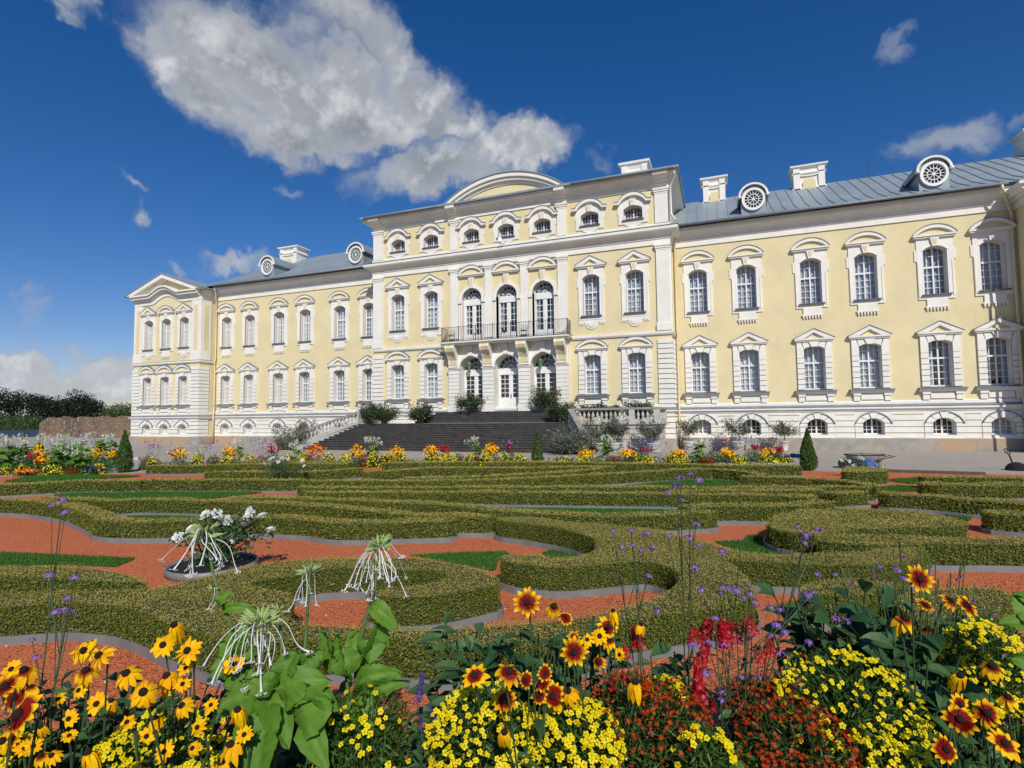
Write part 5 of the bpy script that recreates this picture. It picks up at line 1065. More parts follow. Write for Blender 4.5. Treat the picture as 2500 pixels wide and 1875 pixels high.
# wheelbarrow, shovel, cloth, heap, sleeper
wb = empty('wheelbarrow', tuple(atd(2112, 1146, 18.2)[:2])+(G,), 'grey wheelbarrow with a rusty rim behind the white roses', 'wheelbarrow')
m = MB(); m.lathe([(.3, .22), (.62, .30), (.78, .62), (.80, .66), (.75, .64), (.58, .34), (.05, .30)], n=22, ay=.55); m.build('tray', 'tub grey', wb, smooth=True)
m = MB(); m.tube([(.8*math.cos(a), .44*math.sin(a), .655) for a in np.linspace(0, 6.283, 23)], .022, 6); m.build('rim', 'cone brown', wb); m = MB(); m.lathe([(.02, -.05), (.2, -.05), (.22, 0), (.2, .05), (.02, .05)], n=14); o = m.build('wheel', 'iron', wb, (-.85, 0, .22)); o.rotation_euler = (R(90), 0, 0)
wb.scale = (.74, .74, .72)
for s in (-1, 1): m = MB(); m.tube([(-.8, s*.12, .25), (0, s*.3, .3), (1.1, s*.33, .62)], .022, 6); m.build('handle', 'iron', wb); m = MB(); m.tube([(.45, s*.3, .4), (.5, s*.3, 0)], .02, 5); m.build('leg', 'iron', wb)
def rag(name, mats, c, w, d_, h, label, cat, seed):
    r0 = np.random.default_rng(seed); m = MB(); n = 9; Z = lambda i, j: max(.012, h*(math.sin(math.pi*i/n)*math.sin(math.pi*j/n))**.7*(.75+.35*math.sin(i*2.1+seed)*math.cos(j*1.7)))
    for a, q in enumerate(mats):
        m.use(q)
        for i in range(n):
            if (i*len(mats))//n != a: continue
            for j in range(n): m.add([(w*((i+di)/n-.5), d_*((j+dj)/n-.5), Z(i+di, j+dj)) for di, dj in ((0, 0), (1, 0), (1, 1), (0, 1))], [(0, 1, 2, 3)])
    o = m.build(name, None, None, tuple(c)); return tag(o, label, cat)
rag('blue_cloth', ['blue cloth'], atd(2116, 1138, 17.75), .62, .4, .24, 'blue cloth bundled in the wheelbarrow behind the roses', 'cloth', 1)
c_ = atd(1942, 1137, 18.6); rag('folded_jacket', ['navy cloth', 'teal cloth', 'teal cloth', 'pink cloth', 'navy cloth'], (c_[0], c_[1], G+.36), .68, .45, .17, 'folded teal, navy and pink jacket on the end of the rear hedge', 'jacket', 2)
c_ = atd(2478, 1156, 17.2); sh = empty('shovel', (c_[0], c_[1], G), 'dark shovel standing upright in a heap at the right edge', 'shovel')
m = MB(); hx = atd(2463, 1108, 17.2)-np.array([c_[0], c_[1], G]); m.tube([(-.02, 0, .1), tuple(hx)], .022, 6); m.build('shaft', 'iron', sh); m = MB(); m.tube([tuple(hx+np.array(q)) for q in ((0, 0, -.02), (-.09, 0, .06), (-.10, 0, .15), (-.02, 0, .17), (.05, 0, .14), (.04, 0, .05), (0, 0, -.02))], .02, 6); m.build('grip', 'iron', sh); m = MB(); m.prism([(-.1, .2), (.1, .2), (.1, -.05), (0, -.14), (-.1, -.05)], -.01, .01); m.build('blade', 'iron', sh)
m = MB(); m.lathe([(.30, 0), (.28, .10), (.2, .2), (.08, .25), (.01, .26)], n=14, ay=.8); o = m.build('soil_heap', 'black soil', None, (c_[0]+.05, c_[1], G)); tag(o, 'small heap of dark soil round the shovel blade', 'soil heap')
c_ = atz(2280, 1156, G); o = MB().box(-1.2, 1.2, -.12, .12, 0, .08).build('wooden_sleeper', 'bark', None, (c_[0], c_[1], G)); o.rotation_euler = (0, 0, R(-6)); tag(o, 'flat dark plank lying at the edge of the yard right of the roses', 'plank')
for (x0, x1, y, lb) in ((195, 300, 1122, 'pale stone kerb in the yard behind the left evergreen cone'),):
    a = atz(x0, y+4, G); b = atz(x1+40, y+1, G); o = MB().box(0, float(np.linalg.norm((b-a)[:2])), -.1, .1, 0, .15).build('stone_kerb', 'pale stone', None, tuple(a)); o.rotation_euler = (0, 0, math.atan2(b[1]-a[1], b[0]-a[0])); tag(o, lb, 'kerb')
# ================================================================== FAR FLOWER BORDER
def mound(base, r, h, kind, label, cat, group, L=.07, nb=190, seed=0):
    name, pm, lm, bl = {'y': ('marigold_mound', 'yellow petal', 'tag leaf', .055), 'o': ('coneflower_clump', 'orange petal', 'rud leaf', .085), 'g': ('coneflower_clump', 'gold petal', 'rud leaf', .085), 'r': ('marigold_mound', 'red petal', 'tag leaf', .05), 's': ('snapdragon_clump', 'snap petal', 'rud leaf', .06), 'b': ('salvia_clump', 'blue petal', 'rud leaf', .05), 'v': ('verbena_clump', 'purple petal', 'stem', .06)}[kind]
    root = empty(name, tuple(base), label, cat, group); n = 650
    d = blossom_pts(n, r, h); f = rng.random(n)**.4; hf = h*(.8 if kind in 'ysrb' else .62); P = d*np.array([r, r, hf])*f[:, None]+(0, 0, .02); 
    if kind == 'v': P = np.c_[rng.normal(0, r*.5, (n//4, 2)), rng.random(n//4)*h]; lm = 'rud leaf'; n = len(P)
    quads('foliage', leaves(P, L, .35, along=d[:n]+np.array([0, 0, .4])), lm, root, tint=tints(n))
    d = blossom_pts(nb, r, h)
    if kind in 'yr': P = d*np.array([r, r, h*.86])*rng.uniform(.9, 1.05, nb)[:, None]
    elif kind in 'og': P = np.c_[d[:, :2]*r*rng.random((nb, 1))**.5, h*(.55+.45*rng.random(nb))*(1-.3*(np.hypot(d[:, 0], d[:, 1])))]
    else:
        k = 7; c = rng.normal(0, r*.5, (k, 2)); i = rng.integers(0, k, nb); P = np.c_[c[i]+rng.normal(0, .02, (nb, 2)), h*(.6+.4*rng.random(nb)*rng.uniform(.6, 1, k)[i])]
    if kind == 'v': P = P[:60]; nb = len(P); d = d[:nb]
    o = quads('blossoms', leaves(P, bl, .9, d*np.array([1, 1, .5])+np.array([0, -.3, .4]), .5), pm, root, tint=tints(nb, {'o': .25, 'g': .12, 'y': .03, 'r': .1, 's': .1}.get(kind, 0))); o['kind'] = 'stuff'; return root
def tobacco_far(base, h, label, seed=0, nf=5, wd=.45):
    root = empty('flowering_tobacco', tuple(base), label, 'flowering tobacco', 'tobacco plants of the far borders'); t = MB(); P = []; Q = []; D = []
    for k in range(nf):
        a = rng.random()*6.28; q = np.array([wd*.7*math.cos(a)*rng.random(), wd*.7*math.sin(a)*rng.random(), h*rng.uniform(.72, 1)]); t.tube([(0, 0, 0), (q[0]*.5, q[1]*.5, q[2]*.6), tuple(q)], .014, 4, .006)
        m_ = 26; dd = unit(rng.normal(size=(m_, 3))*np.array([1, 1, .3])); P.append(q+dd*np.array([.13, .13, .05])-np.c_[np.zeros((m_, 2)), rng.random(m_)*.16]); D.append(dd*.5+np.array([0, 0, -1.0]))
    t.build('stems', 'stem green', root); P = np.concatenate(P); D = np.concatenate(D); o = quads('blossoms', leaves(P, .13, .18, along=D), 'white petal', root, tint=tints(len(P), .35)); o['kind'] = 'stuff'
    n = 26; a = rng.random(n)*6.28; z = h*.62*rng.random(n); rr = wd*(1-.7*z/(h*.62)); P = np.c_[rr*.6*np.cos(a), rr*.6*np.sin(a), z+.06]; quads('leaves', leaves(P, wd*.85, .5, np.c_[np.cos(a)*.3, np.sin(a)*.3, np.ones(n)], .25, along=np.c_[np.cos(a), np.sin(a), np.full(n, .25)]), 'big leaf', root, tint=tints(n)); return root
def Z5(x, y): return 350+x*.4521, 1040+y*.4521
BD = []   # (px x, py of the visible middle, kind, half-width px, height px)
for x, y in ((60, 190), (285, 180), (450, 185), (570, 172), (775, 168), (860, 168), (1005, 160), (1085, 168), (1245, 160), (1320, 165), (1395, 165), (1550, 168), (1615, 168), (1660, 170), (1760, 175), (1850, 175), (1945, 160), (2030, 168)): BD.append((*Z5(x, y), 'y', 15, 26))
for x, y in ((190, 150), (465, 138), (1150, 145), (1365, 143), (1555, 138), (1875, 128)): BD.append((*Z5(x, y), 'g', 19, 44))
for x, y in ((930, 130),): BD.append((*Z5(x, y), 'o', 27, 42))
for x, y in ((700, 145), (1630, 148), (1980, 135)): BD.append((*Z5(x, y), 's', 14, 40))
for x, y in ((25, 180), (380, 178), (640, 182), (890, 180), (1195, 170), (1300, 178), (1700, 172), (1800, 190)): BD.append((*Z5(x, y), 'r', 15, 24))
BD += [(1423, 1122, 'y', 17, 22), (1375, 1124, 'y', 22, 18), (1561, 1126, 'y', 16, 20), (1582, 1124, 'y', 14, 22), (1639, 1123, 'y', 16, 24), (1664, 1126, 'y', 18, 24), (1805, 1125, 'y', 20, 22), (1872, 1124, 'y', 22, 22), (1917, 1127, 'y', 14, 18), (1430, 1112, 'g', 22, 40), (1532, 1112, 'g', 20, 40), (1655, 1114, 'g', 20, 40), (1771, 1113, 'g', 20, 42), (1785, 1118, 'g', 14, 32), (1871, 1112, 'g', 22, 40), (1570, 1112, 's', 16, 40), (1837, 1108, 's', 18, 44), (1900, 1112, 's', 14, 36), (1742, 1110, 'b', 18, 40), (1497, 1122, 'r', 18, 18), (1725, 1126, 'r', 18, 18), (1545, 1108, 'b', 12, 34), (500, 1105, 'v', 22, 60), (375, 1105, 'v', 22, 60), (1600, 1100, 'v', 25, 60), (1820, 1095, 'v', 25, 70), (640, 1100, 'v', 20, 56), (1250, 1098, 'v', 25, 56)]
KN = {'y': 'yellow marigold mound', 'g': 'golden coneflower clump', 'o': 'rust orange coneflower clump', 's': 'red snapdragon clump', 'r': 'russet marigold mound', 'b': 'blue salvia clump', 'v': 'wispy purple verbena clump'}
KC = {'y': 'marigolds', 'g': 'coneflowers', 'o': 'coneflowers', 's': 'snapdragons', 'r': 'marigolds', 'b': 'salvia', 'v': 'verbena'}
ORD = ['leftmost', 'second', 'third', 'fourth', 'fifth', 'sixth', 'seventh', 'eighth', 'ninth', 'tenth', 'eleventh', 'twelfth', 'thirteenth', 'fourteenth', 'fifteenth', 'sixteenth', 'seventeenth', 'eighteenth', 'nineteenth', 'twentieth', 'twenty-first', 'twenty-second', 'twenty-third', 'twenty-fourth', 'twenty-fifth', 'twenty-sixth', 'twenty-seventh', 'twenty-eighth', 'twenty-ninth']
seen = {}
for x, y, k, w, h in sorted(BD):
    i = seen.get(k, 0); seen[k] = i+1; d = 20.9+(.5 if k in 'gosbv' else 0)+rng.uniform(-.15, .15)-(x > 1300)*.0
    tp_ = atd(x, y-h*.5, d); r = w*d/FPX*1.22; mound((tp_[0], tp_[1], G), r, max(.3, tp_[2]-G+.06), k, f'{KN[k]} in the border along the yard, '+(ORD[i]+(' from the left' if i else ' of its kind')), KC[k], f'{KN[k]}s of the far border', seed=i)
i = 0
for x, yt, w, lb in ((490, 1088, .3, 'small tobacco plant with white tufts at the left of the far border'), (585, 1068, .35, 'slim white flowered tobacco plant between orange clumps before the wing'), (725, 1072, .45, 'white flowered tobacco plant at the foot of the left stair rail'), (911, 1064, .5, 'white flowered tobacco plant before the left part of the steps'), (1162, 1064, .5, 'white flowered tobacco plant before the middle of the steps'), (1480, 1060, .55, 'tall white flowered tobacco plant before the terrace wall'), (1705, 1062, .55, 'tall white flowered tobacco plant before the first white urn by the wall')):
    q = atd(x, yt, 21.3); tobacco_far((q[0], q[1], G), q[2]-G, lb, wd=w); i += 1
# left border: deep bed seen end on
def LZ(x, y): return x*340/2212, 930+y*250/1626
LB = [(60, 900, 20.5), (170, 880, 21), (370, 880, 22), (600, 890, 23), (850, 900, 22), (1000, 880, 23), (1100, 880, 23.5), (940, 1010, 20.5), (1290, 830, 24.5), (1290, 960, 21.5), (1600, 850, 24), (1770, 800, 25), (1260, 1140, 19.8)]
for j, (x, y, d) in enumerate(LB):
    q = atd(*LZ(x, y-60), d); tobacco_far((q[0], q[1], G), max(.7, q[2]-G), f'{ORD[j]} white flowered tobacco plant '+('from the left ' if j else '')+'in the deep left border', wd=.62, nf=4)
for j, (x, y, k, w, h, d, lb) in enumerate([(640, 1050, 'g', 130, 190, 22, 'golden coneflower clump behind the tobacco leaves in the left border'), (660, 1230, 'g', 110, 170, 20.3, 'bright golden coneflower clump in the middle of the left border'), (1540, 1040, 'g', 130, 110, 23, 'golden coneflower clump near the left evergreen cone'), (430, 1440, 'o', 170, 140, 19.2, 'orange coneflower clump at the front of the left border'), (820, 1390, 'y', 160, 180, 19.3, 'large yellow marigold mound at the front of the left border'), (330, 1340, 'y', 80, 110, 19.8, 'small yellow marigold mound left of the orange clump'), (1150, 1410, 'r', 100, 150, 19.3, 'russet marigold mound right of the big yellow one'), (1570, 1370, 'y', 110, 170, 19.5, 'yellow marigold mound beside the left evergreen cone'), (1490, 1390, 'b', 60, 90, 19.2, 'pale blue salvia clump before the yellow mound by the cone'), (1460, 1120, 'y', 120, 120, 22, 'yellow marigold mound behind the pale kerb'), (480, 1180, 's', 90, 130, 20.6, 'red snapdragon clump in the left border'), (60, 1420, 'y', 110, 150, 19.6, 'yellow marigold mound at the left edge of the picture'), (1800, 1110, 'g', 80, 120, 23.5, 'dull golden coneflower clump behind the left evergreen cone')]):
    tp_ = atd(*LZ(x, y-h*.5), d); mound((tp_[0], tp_[1], G), w*.1537*d/FPX, max(.3, tp_[2]-G), k, lb, KC[k], 'flower clumps of the left border', nb=170, seed=j)
q = sample([tuple(atd(*LZ(a, b), d)[:2]) for a, b, d in ((-200, 1490, 19.2), (1800, 1470, 19.6), (1800, 1100, 24), (-200, 1100, 24))], 130, 4000); n = len(q); P = np.c_[q, G+rng.random(n)*.35]; tag(quads('border_foliage', leaves(P, .16, .35, along=np.tile((0, 0, 1.0), (n, 1))), 'rud leaf', None, (*np.mean(q, 0), G), tint=tints(n)), kind='stuff')
a_, b_ = atd(350, 1136, 20.8)[:2], atd(1940, 1136, 20.8)[:2]
n = 3600; f = rng.random(n); P = np.c_[a_[0]+(b_[0]-a_[0])*f, a_[1]+(b_[1]-a_[1])*f, np.full(n, G)]+np.c_[rng.normal(0, .2, (n, 2)), rng.random(n)*.3]; P = P[(abs(f-.605) > .012)]; n = len(P); tag(quads('border_foliage', leaves(P, .13, .3, along=np.tile((0, 0, 1.0), (n, 1))), 'rud leaf', None, tuple((a_+b_)/2)+(G,), tint=tints(n)), kind='stuff')
# ================================================================== FOREGROUND BED
def bedz(a): return float(np.interp(a, [.3, 1.0, 2.3, 3.0], [.78, .70, .58, G]))
def fwd(p): return float((np.asarray(p)[:2]-CAM[:2])@_f0[:2])
def vp(a, b, z): q = CAM[:2]+_f0[:2]*a+_rt[:2]*b; return (q[0], q[1], z)
m = MB(); A_ = [.2, .6, 1.0, 1.4, 1.8, 2.2, 2.5, 2.75, 3.0]; Bs = np.linspace(-5, 5, 41)
m.add([vp(a, b, bedz(a)+.02*math.sin(b*7+a*5)) for a in A_ for b in Bs], [(i*41+j, (i+1)*41+j, (i+1)*41+j+1, i*41+j+1) for i in range(len(A_)-1) for j in range(40)])
tag(m.build('flower_bed_ground', 'soil'), kind='structure')
V3 = lambda v: np.asarray(v, float)
VIEW = -_f0
def strip_mesh(secs, tint):   # list of sections, each k points -> quads list + tints
    Q = []; T = []
    for i in range(len(secs)-1):
        for j in range(len(secs[0])-1): Q += [secs[i][j], secs[i+1][j], secs[i+1][j+1], secs[i][j+1]]; T += [tint[i], tint[i+1], tint[i+1], tint[i]]
    return Q, T
def mesh_only(name, V, m, T, smooth=False):
    o = quads(name, np.array(V), m, None, tint=np.array(T)); me = o.data; me.transform(Matrix.Identity(4)); V0 = np.asarray(V, np.float32); bpy.data.objects.remove(o)
    co = np.empty(len(me.vertices)*3, np.float32); me.vertices.foreach_get('co', co); co = co.reshape(-1, 3); me.vertices.foreach_set('co', (co-co[0]+V0[0]).ravel().astype(np.float32)); me.update(); return me
# ---- coneflower heads: unit radius, facing +z
def head(kind, droop, n, seed, dark=.5):
    r0 = np.random.default_rng(seed); V = []; T = []
    for k in range(n):
        a = 2*math.pi*(k+r0.uniform(-.22, .22))/n; L = r0.uniform(.82, 1.08); dr = droop*r0.uniform(.6, 1.35); tw = r0.uniform(-.12, .12); W = r0.uniform(.15, .20)*12/n; tone = r0.random()
        rad = V3((math.cos(a), math.sin(a), 0)); tan = V3((-math.sin(a), math.cos(a), 0)); secs = []; ti = []
        for s, w in ((.10, .45), (.30, .82), (.46, 1.0), (.62, 1.0), (.82, .74), (.95, .38), (1.03, .05)):
            c = rad*(s*L*(1-.35*dr*s))+V3((0, 0, .10*s-dr*s*s)); e = tan*w*W+V3((0, 0, tw*w)); secs.append([c-e, c+V3((0, 0, -.035*w)), c+e])
            g = 0 if kind == 'gold' else max(0, min(1, (dark+.16-s)/.14)); ti.append((tone, g if kind != 'gold' else (.35 if s < .2 else 0), 0))
        q, t = strip_mesh(secs, ti); V += q; T += t
    return mesh_only('petals', V, 'gold petal', T)
HEADS = {'gold': [head('gold', d, n, i) for i, (d, n) in enumerate(((.12, 11), (.35, 12), (.6, 11), (.22, 13)))], 'bi': [head('bi', d, n, i+9, dk) for i, (d, n, dk) in enumerate(((.08, 13, .55), (.28, 12, .60), (.45, 12, .52), (.15, 11, .45)))], 'droop': [head('gold', d, n, i+20) for i, (d, n) in enumerate(((1.0, 10), (1.25, 9)))], 'bid': [head('bi', d, n, i+30, .4) for i, (d, n) in enumerate(((.95, 10), (.8, 11)))]}
cm = MB(); cm.lathe([(.19, -.03), (.24, .06), (.22, .17), (.14, .25), (.02, .28)], n=12); co_ = cm.build('centre', 'cone brown', None, smooth=True); CENTRE = co_.data; bpy.data.objects.remove(co_)
bm_ = MB(); bm_.lathe([(.05, -.14), (.16, -.08), (.20, -.02), (.05, -.01)], n=8); co_ = bm_.build('sepals', 'stem green', None); SEPAL = co_.data; bpy.data.objects.remove(co_)
def lance(P, D, N, L, W, m, parent, name, sag=.35, g=0.0, seed=0, waves=0):
    """curved leaves, two halves along the midrib: base P, direction D, normal N"""
    r0 = np.random.default_rng(seed); V = []; T = []
    for p, d, nn, l, w in zip(P, D, N, L, W):
        d = unit(V3(d)); s = unit(np.cross(d, V3(nn))); u = np.cross(s, d); tone = r0.random(); secs = []; ti = []
        for f, ww in ((0, .08), (.18, .62), (.4, 1.0), (.65, .86), (.85, .45), (1, .03)):
            c = V3(p)+d*l*f*(1-.12*f)+V3((0, 0, -1))*l*sag*f*f; e = s*w*.5*ww; k = u*w*.16*ww*(1 if not waves else 1+.5*math.sin(f*waves+tone*6)); secs.append([c-e+k, c, c+e+k]); ti.append((tone*.8+.2*f, float(r0.random() < g), 0))
        q, t = strip_mesh(secs, ti); V += q; T += t
    return quads(name, np.array(V), m, parent, tint=np.array(T))
# ---- coneflower plants
Hd = []
def addh(o, s, L):
    for x, y, w, k in L: Hd.append((o[0]+x*s, o[1]+y*s, w*s, k))
addh((0, 1375), .3013, [(1410, 505, 170, 'droop'), (1320, 665, 190, 'gold'), (1520, 710, 210, 'gold'), (1890, 820, 180, 'gold'), (1505, 850, 120, 'gold'), (680, 708, 200, 'gold'), (805, 750, 220, 'gold'), (695, 870, 180, 'bid'), (1025, 895, 230, 'gold'), (1350, 917, 190, 'droop'), (1160, 1045, 240, 'gold'), (785, 1140, 170, 'gold'), (1330, 1040, 120, 'gold'), (1475, 1155, 190, 'gold'), (1710, 1150, 120, 'gold'), (1925, 1190, 180, 'droop'), (1870, 1475, 210, 'droop'), (1980, 1390, 140, 'gold'), (1790, 1620, 180, 'droop'), (715, 1540, 190, 'droop'), (155, 1230, 330, 'bi'), (45, 1000, 230, 'bi'), (190, 870, 200, 'bid'), (120, 1090, 200, 'bi'), (20, 1440, 210, 'gold'), (10, 1620, 160, 'bi'), (1190, 1400, 140, 'gold'), (270, 1480, 130, 'gold'), (330, 1330, 110, 'droop'), (560, 1400, 120, 'gold'), (1560, 1500, 130, 'gold'), (420, 1560, 150, 'gold'), (250, 1000, 120, 'bid'), (95, 860, 150, 'gold'), (230, 1180, 150, 'bi'), (90, 1420, 150, 'bi'), (200, 1500, 140, 'gold'), (330, 1560, 130, 'bid'), (560, 1260, 140, 'gold'), (640, 1030, 130, 'gold'), (900, 1120, 130, 'droop'), (1030, 1290, 140, 'gold'), (1260, 1260, 140, 'droop'), (1330, 1530, 150, 'gold'), (1600, 1330, 140, 'gold'), (1480, 980, 130, 'gold'), (470, 1100, 110, 'gold')])
addh((1000, 1375), .3013, [(955, 320, 210, 'bi'), (1170, 350, 150, 'bid'), (1265, 440, 120, 'bi'), (530, 915, 210, 'bi'), (805, 880, 230, 'bi'), (940, 945, 130, 'bi'), (1130, 760, 165, 'bid'), (1330, 720, 210, 'bi'), (1100, 890, 130, 'bi'), (1075, 970, 160, 'bi'), (1160, 1075, 200, 'bi'), (1050, 1080, 130, 'bi'), (1290, 1040, 170, 'droop'), (775, 1110, 210, 'bi'), (770, 1370, 180, 'droop'), (1530, 800, 130, 'bi'), (1650, 390, 120, 'droop'), (1610, 520, 170, 'bi'), (1540, 590, 150, 'gold'), (1620, 630, 120, 'bid'), (1440, 620, 120, 'gold'), (1875, 500, 120, 'droop'), (1700, 740, 110, 'gold'), (1830, 970, 185, 'droop'), (1330, 600, 100, 'bi')])
addh((1950, 1325), .33152, [(890, 270, 185, 'bi'), (935, 460, 120, 'bi'), (1120, 425, 140, 'bi'), (1235, 465, 160, 'bi'), (785, 560, 175, 'bid'), (955, 640, 155, 'bid'), (1430, 915, 165, 'bid'), (1190, 980, 155, 'droop'), (1185, 1190, 155, 'bi'), (1190, 1300, 205, 'bi'), (1390, 1255, 200, 'bi'), (1545, 1140, 140, 'bid'), (1085, 1525, 185, 'bi'), (1515, 1480, 215, 'bi')])
PL = [('coneflower plant with large red and yellow heads at the lower left edge', lambda x, y: x < 110), ('yellow coneflower plant standing before the red gravel at left', lambda x, y: 110 <= x < 275), ('tall yellow coneflower plant beside the left tobacco leaves, upper heads', lambda x, y: 275 <= x < 480 and y < 1600), ('yellow coneflower plant with heads just below the grey kerb at left', lambda x, y: 275 <= x < 530 and 1600 <= y < 1760), ('yellow coneflower plant drooping at the foot of the big tobacco leaves', lambda x, y: 275 <= x < 700),
      ('red and yellow coneflower plant with the topmost head before the grey kerb', lambda x, y: 700 <= x < 1395 and y < 1515), ('red and yellow coneflower plant with a dense group of heads left of the snapdragons', lambda x, y: 700 <= x < 1395), ('tangled coneflower plant with curled petals beside the thin verbena stalks', lambda x, y: 1395 <= x < 1900 and y < 1600), ('single orange yellow coneflower plant over the red marigolds', lambda x, y: 1395 <= x < 1900), ('dark leaved coneflower plant at right with heads before the olive hedge', lambda x, y: x >= 1900 and y < 1600), ('red brown coneflower plant at the lower right corner', lambda x, y: True)]
groups_ = {}
for h in Hd:
    for i, (lb, f) in enumerate(PL):
        if f(h[0], h[1]): groups_.setdefault(i, []).append(h); break
for i, (lb, f) in enumerate(PL):
    hs = groups_.get(i, [])
    if not hs: continue
    W_ = []
    for x, y, w, k in hs:
        d = float(np.clip(.086*FPX/max(w, 40), 1.15, 2.45)) if w > 48 else 2.1; d = min(d, 1.85 if y < 1720 else 1.68) if y > 1620 else d; R_ = w*d/FPX*.5*(1.16 if k in ('gold', 'bi') else 1.05); W_.append((atd(x, y, d), R_, k, d))
    c = np.mean([q[0] for q in W_], 0); a = fwd(c)+.10; lat = (c[:2]-CAM[:2])@_rt[:2]; b = V3(vp(a, lat, bedz(a)-.01)); root = empty('coneflower_plant', tuple(b), lb, 'coneflower', 'coneflowers in the foreground bed'); st_ = MB(); lp = []; ld = []
    for p, R_, k, d in W_:
        l = p-b; nv = unit(VIEW*.75+V3((0, 0, .75))+rng.normal(0, .28, 3)) if k in ('gold', 'bi') else unit(VIEW*.35+V3((0, 0, 1))+rng.normal(0, .16, 3))
        s = R_*(1.0 if k in ('gold', 'bi') else 1.25); o = bloom('flower_head', random.choice(HEADS[k]), root, tuple(l), s, nv); o2 = bpy.data.objects.new('centre', CENTRE); COL.objects.link(o2); o2.parent = o; o3 = bpy.data.objects.new('sepals', SEPAL); COL.objects.link(o3); o3.parent = o
        bx = V3((rng.normal(0, .05)+l[0]*.35, rng.normal(0, .05)+l[1]*.35, 0)); mid = bx*.4+l*.6+V3((rng.normal(0, .02), rng.normal(0, .02), -.05)); t0 = l-nv*.012; st_.tube([tuple(bx), tuple(bx*.75+mid*.25), tuple(mid), tuple(t0-nv*.03), tuple(t0)], .0042, 5, .0026)
        for f in rng.uniform(.05, .62, 7): lp.append(bx+(l-bx)*f); ld.append(V3((rng.normal(), rng.normal(), rng.uniform(.2, 1.1))))
    st_.build('stems', 'stem dark', root); n = len(lp); L_ = rng.uniform(.07, .135, n); lance(lp, ld, np.tile((0, 0, 1.0), (n, 1))+rng.normal(0, .2, (n, 3)), L_, L_*.30, 'rud leaf', root, 'leaves', .3, seed=i)
# buds and seed of the tangled group kept as small closed heads
# ---- flowering tobacco in front
def trumpet(seed):
    r0 = np.random.default_rng(seed); m = []; T = []; n = 6; j = lambda s=.05: r0.normal(0, s); P = [V3((0, 0, 0)), V3((.13, j(.02), .05+j(.03))), V3((.36+j(), j(.03), -.06+j(.06))), V3((.58+j(), j(), -.36+j(.08))), V3((.72+j(.08), j(), -.76+j())), V3((.78+j(.1), j(), -.95+j()))]; Q = np.array(P); P = [V3([np.interp(f, np.linspace(0, 1, 6), Q[:, c]) for c in range(3)]) for f in np.linspace(0, 1, 16)]
    for _ in range(5): P = [P[0]]+[(P[i-1]+2*P[i]+P[i+1])/4 for i in range(1, 15)]+[P[15]]
    rr = np.interp(np.linspace(0, 1, 16), (0, .1, .4, .7, .92, 1), (.010, .016, .012, .012, .017, .030)); rings = []
    for i, p in enumerate(P):
        d = unit(P[min(i+1, 15)]-P[max(i-1, 0)]); a = V3((0, 1, 0)); b = np.cross(d, a); rings.append([p+rr[i]*(a*math.cos(w)+b*math.sin(w)) for w in np.linspace(0, 2*math.pi, n+1)])
    q, t = strip_mesh(rings, [(.2+.7*i/15, max(0, 1-i/6.5), 0) for i in range(16)]); m += q; T += t; e = P[-1]
    for k in range(5):
        a = 2*math.pi*k/5; u = V3((math.cos(a), math.sin(a), 0)); s = V3((-math.sin(a), math.cos(a), 0)); m += [e+u*.03-s*.02, e+u*.085-s*.04+V3((0, 0, -.03)), e+u*.125+V3((0, 0, .0)), e+u*.085+s*.04+V3((0, 0, -.03))]; T += [(1, 0, 0)]*4
    return mesh_only('trumpet', m, 'white petal', T)
TRM = [trumpet(i) for i in range(7)]
def bud_me():
    m = []; T = []; rings = []
    for f, r in ((0, .05), (.3, .16), (.6, .14), (1, .01)): rings.append([V3((r*math.cos(w), r*math.sin(w), f)) for w in np.linspace(0, 6.2832, 7)])
    return mesh_only('bud', *(lambda qt: (qt[0], 'white petal', qt[1]))(strip_mesh(rings, [(.1, 1, 0)]*4)))
BUD = bud_me()
def big_leaf(root, p, d, nrm, l, w, seed):
    r0 = np.random.default_rng(seed); d = unit(V3(d)); nrm = V3(nrm); s = unit(np.cross(d, nrm)); u = np.cross(s, d); secs = []; ti = []; tone = r0.random()*.7
    for f in np.linspace(0, 1, 17):
        ww = float(np.interp(f, (0, .08, .2, .35, .5, .65, .8, .92, 1), (.08, .42, .80, 1, .97, .82, .56, .27, .02)))*(1+.035*math.sin(f*31+seed)); c = V3(p)+d*l*f+V3((0, 0, -1))*l*.30*f*f+u*.02*math.sin(f*5); row = []
        for q in (-1, -.66, -.33, 0, .33, .66, 1): row.append(c+s*w*.5*ww*q+u*(w*.11*abs(q)*ww+.006*math.sin(f*17+q*4+seed)*abs(q)**1.5+.004*math.sin(f*44-abs(q)*5)*(abs(q) > .1)+(.004 if q else -.006)))
        secs.append(row); ti.append((min(1, tone+.3*r0.random()), 0, 0))
    mb = MB(); k = 7; mb.add([tuple(v) for row in secs for v in row], [(i*k+j, (i+1)*k+j, (i+1)*k+j+1, i*k+j+1) for i in range(len(secs)-1) for j in range(k-1)]); o = mb.build('leaf', 'big leaf', root, smooth=True)
    at = o.data.attributes.new('tint', 'FLOAT_COLOR', 'POINT'); at.data.foreach_set('color', np.array([(min(1, tone*.7+.2*r0.random()+(.35 if j == 3 else 0)+(.16 if (i+abs(j-3)) % 3 == 0 else 0)), 0, 0, 1) for i in range(len(secs)) for j in range(k)], np.float32).ravel())
    rb = [V3(p)+d*l*f+V3((0, 0, -1))*l*.30*f*f+u*.02*math.sin(f*5)-u*.004 for f in (0, .3, .6, .9)]; m = MB(); m.tube([tuple(x) for x in rb], .0035, 4, .001); m.build('midrib', 'stem green', o); return o
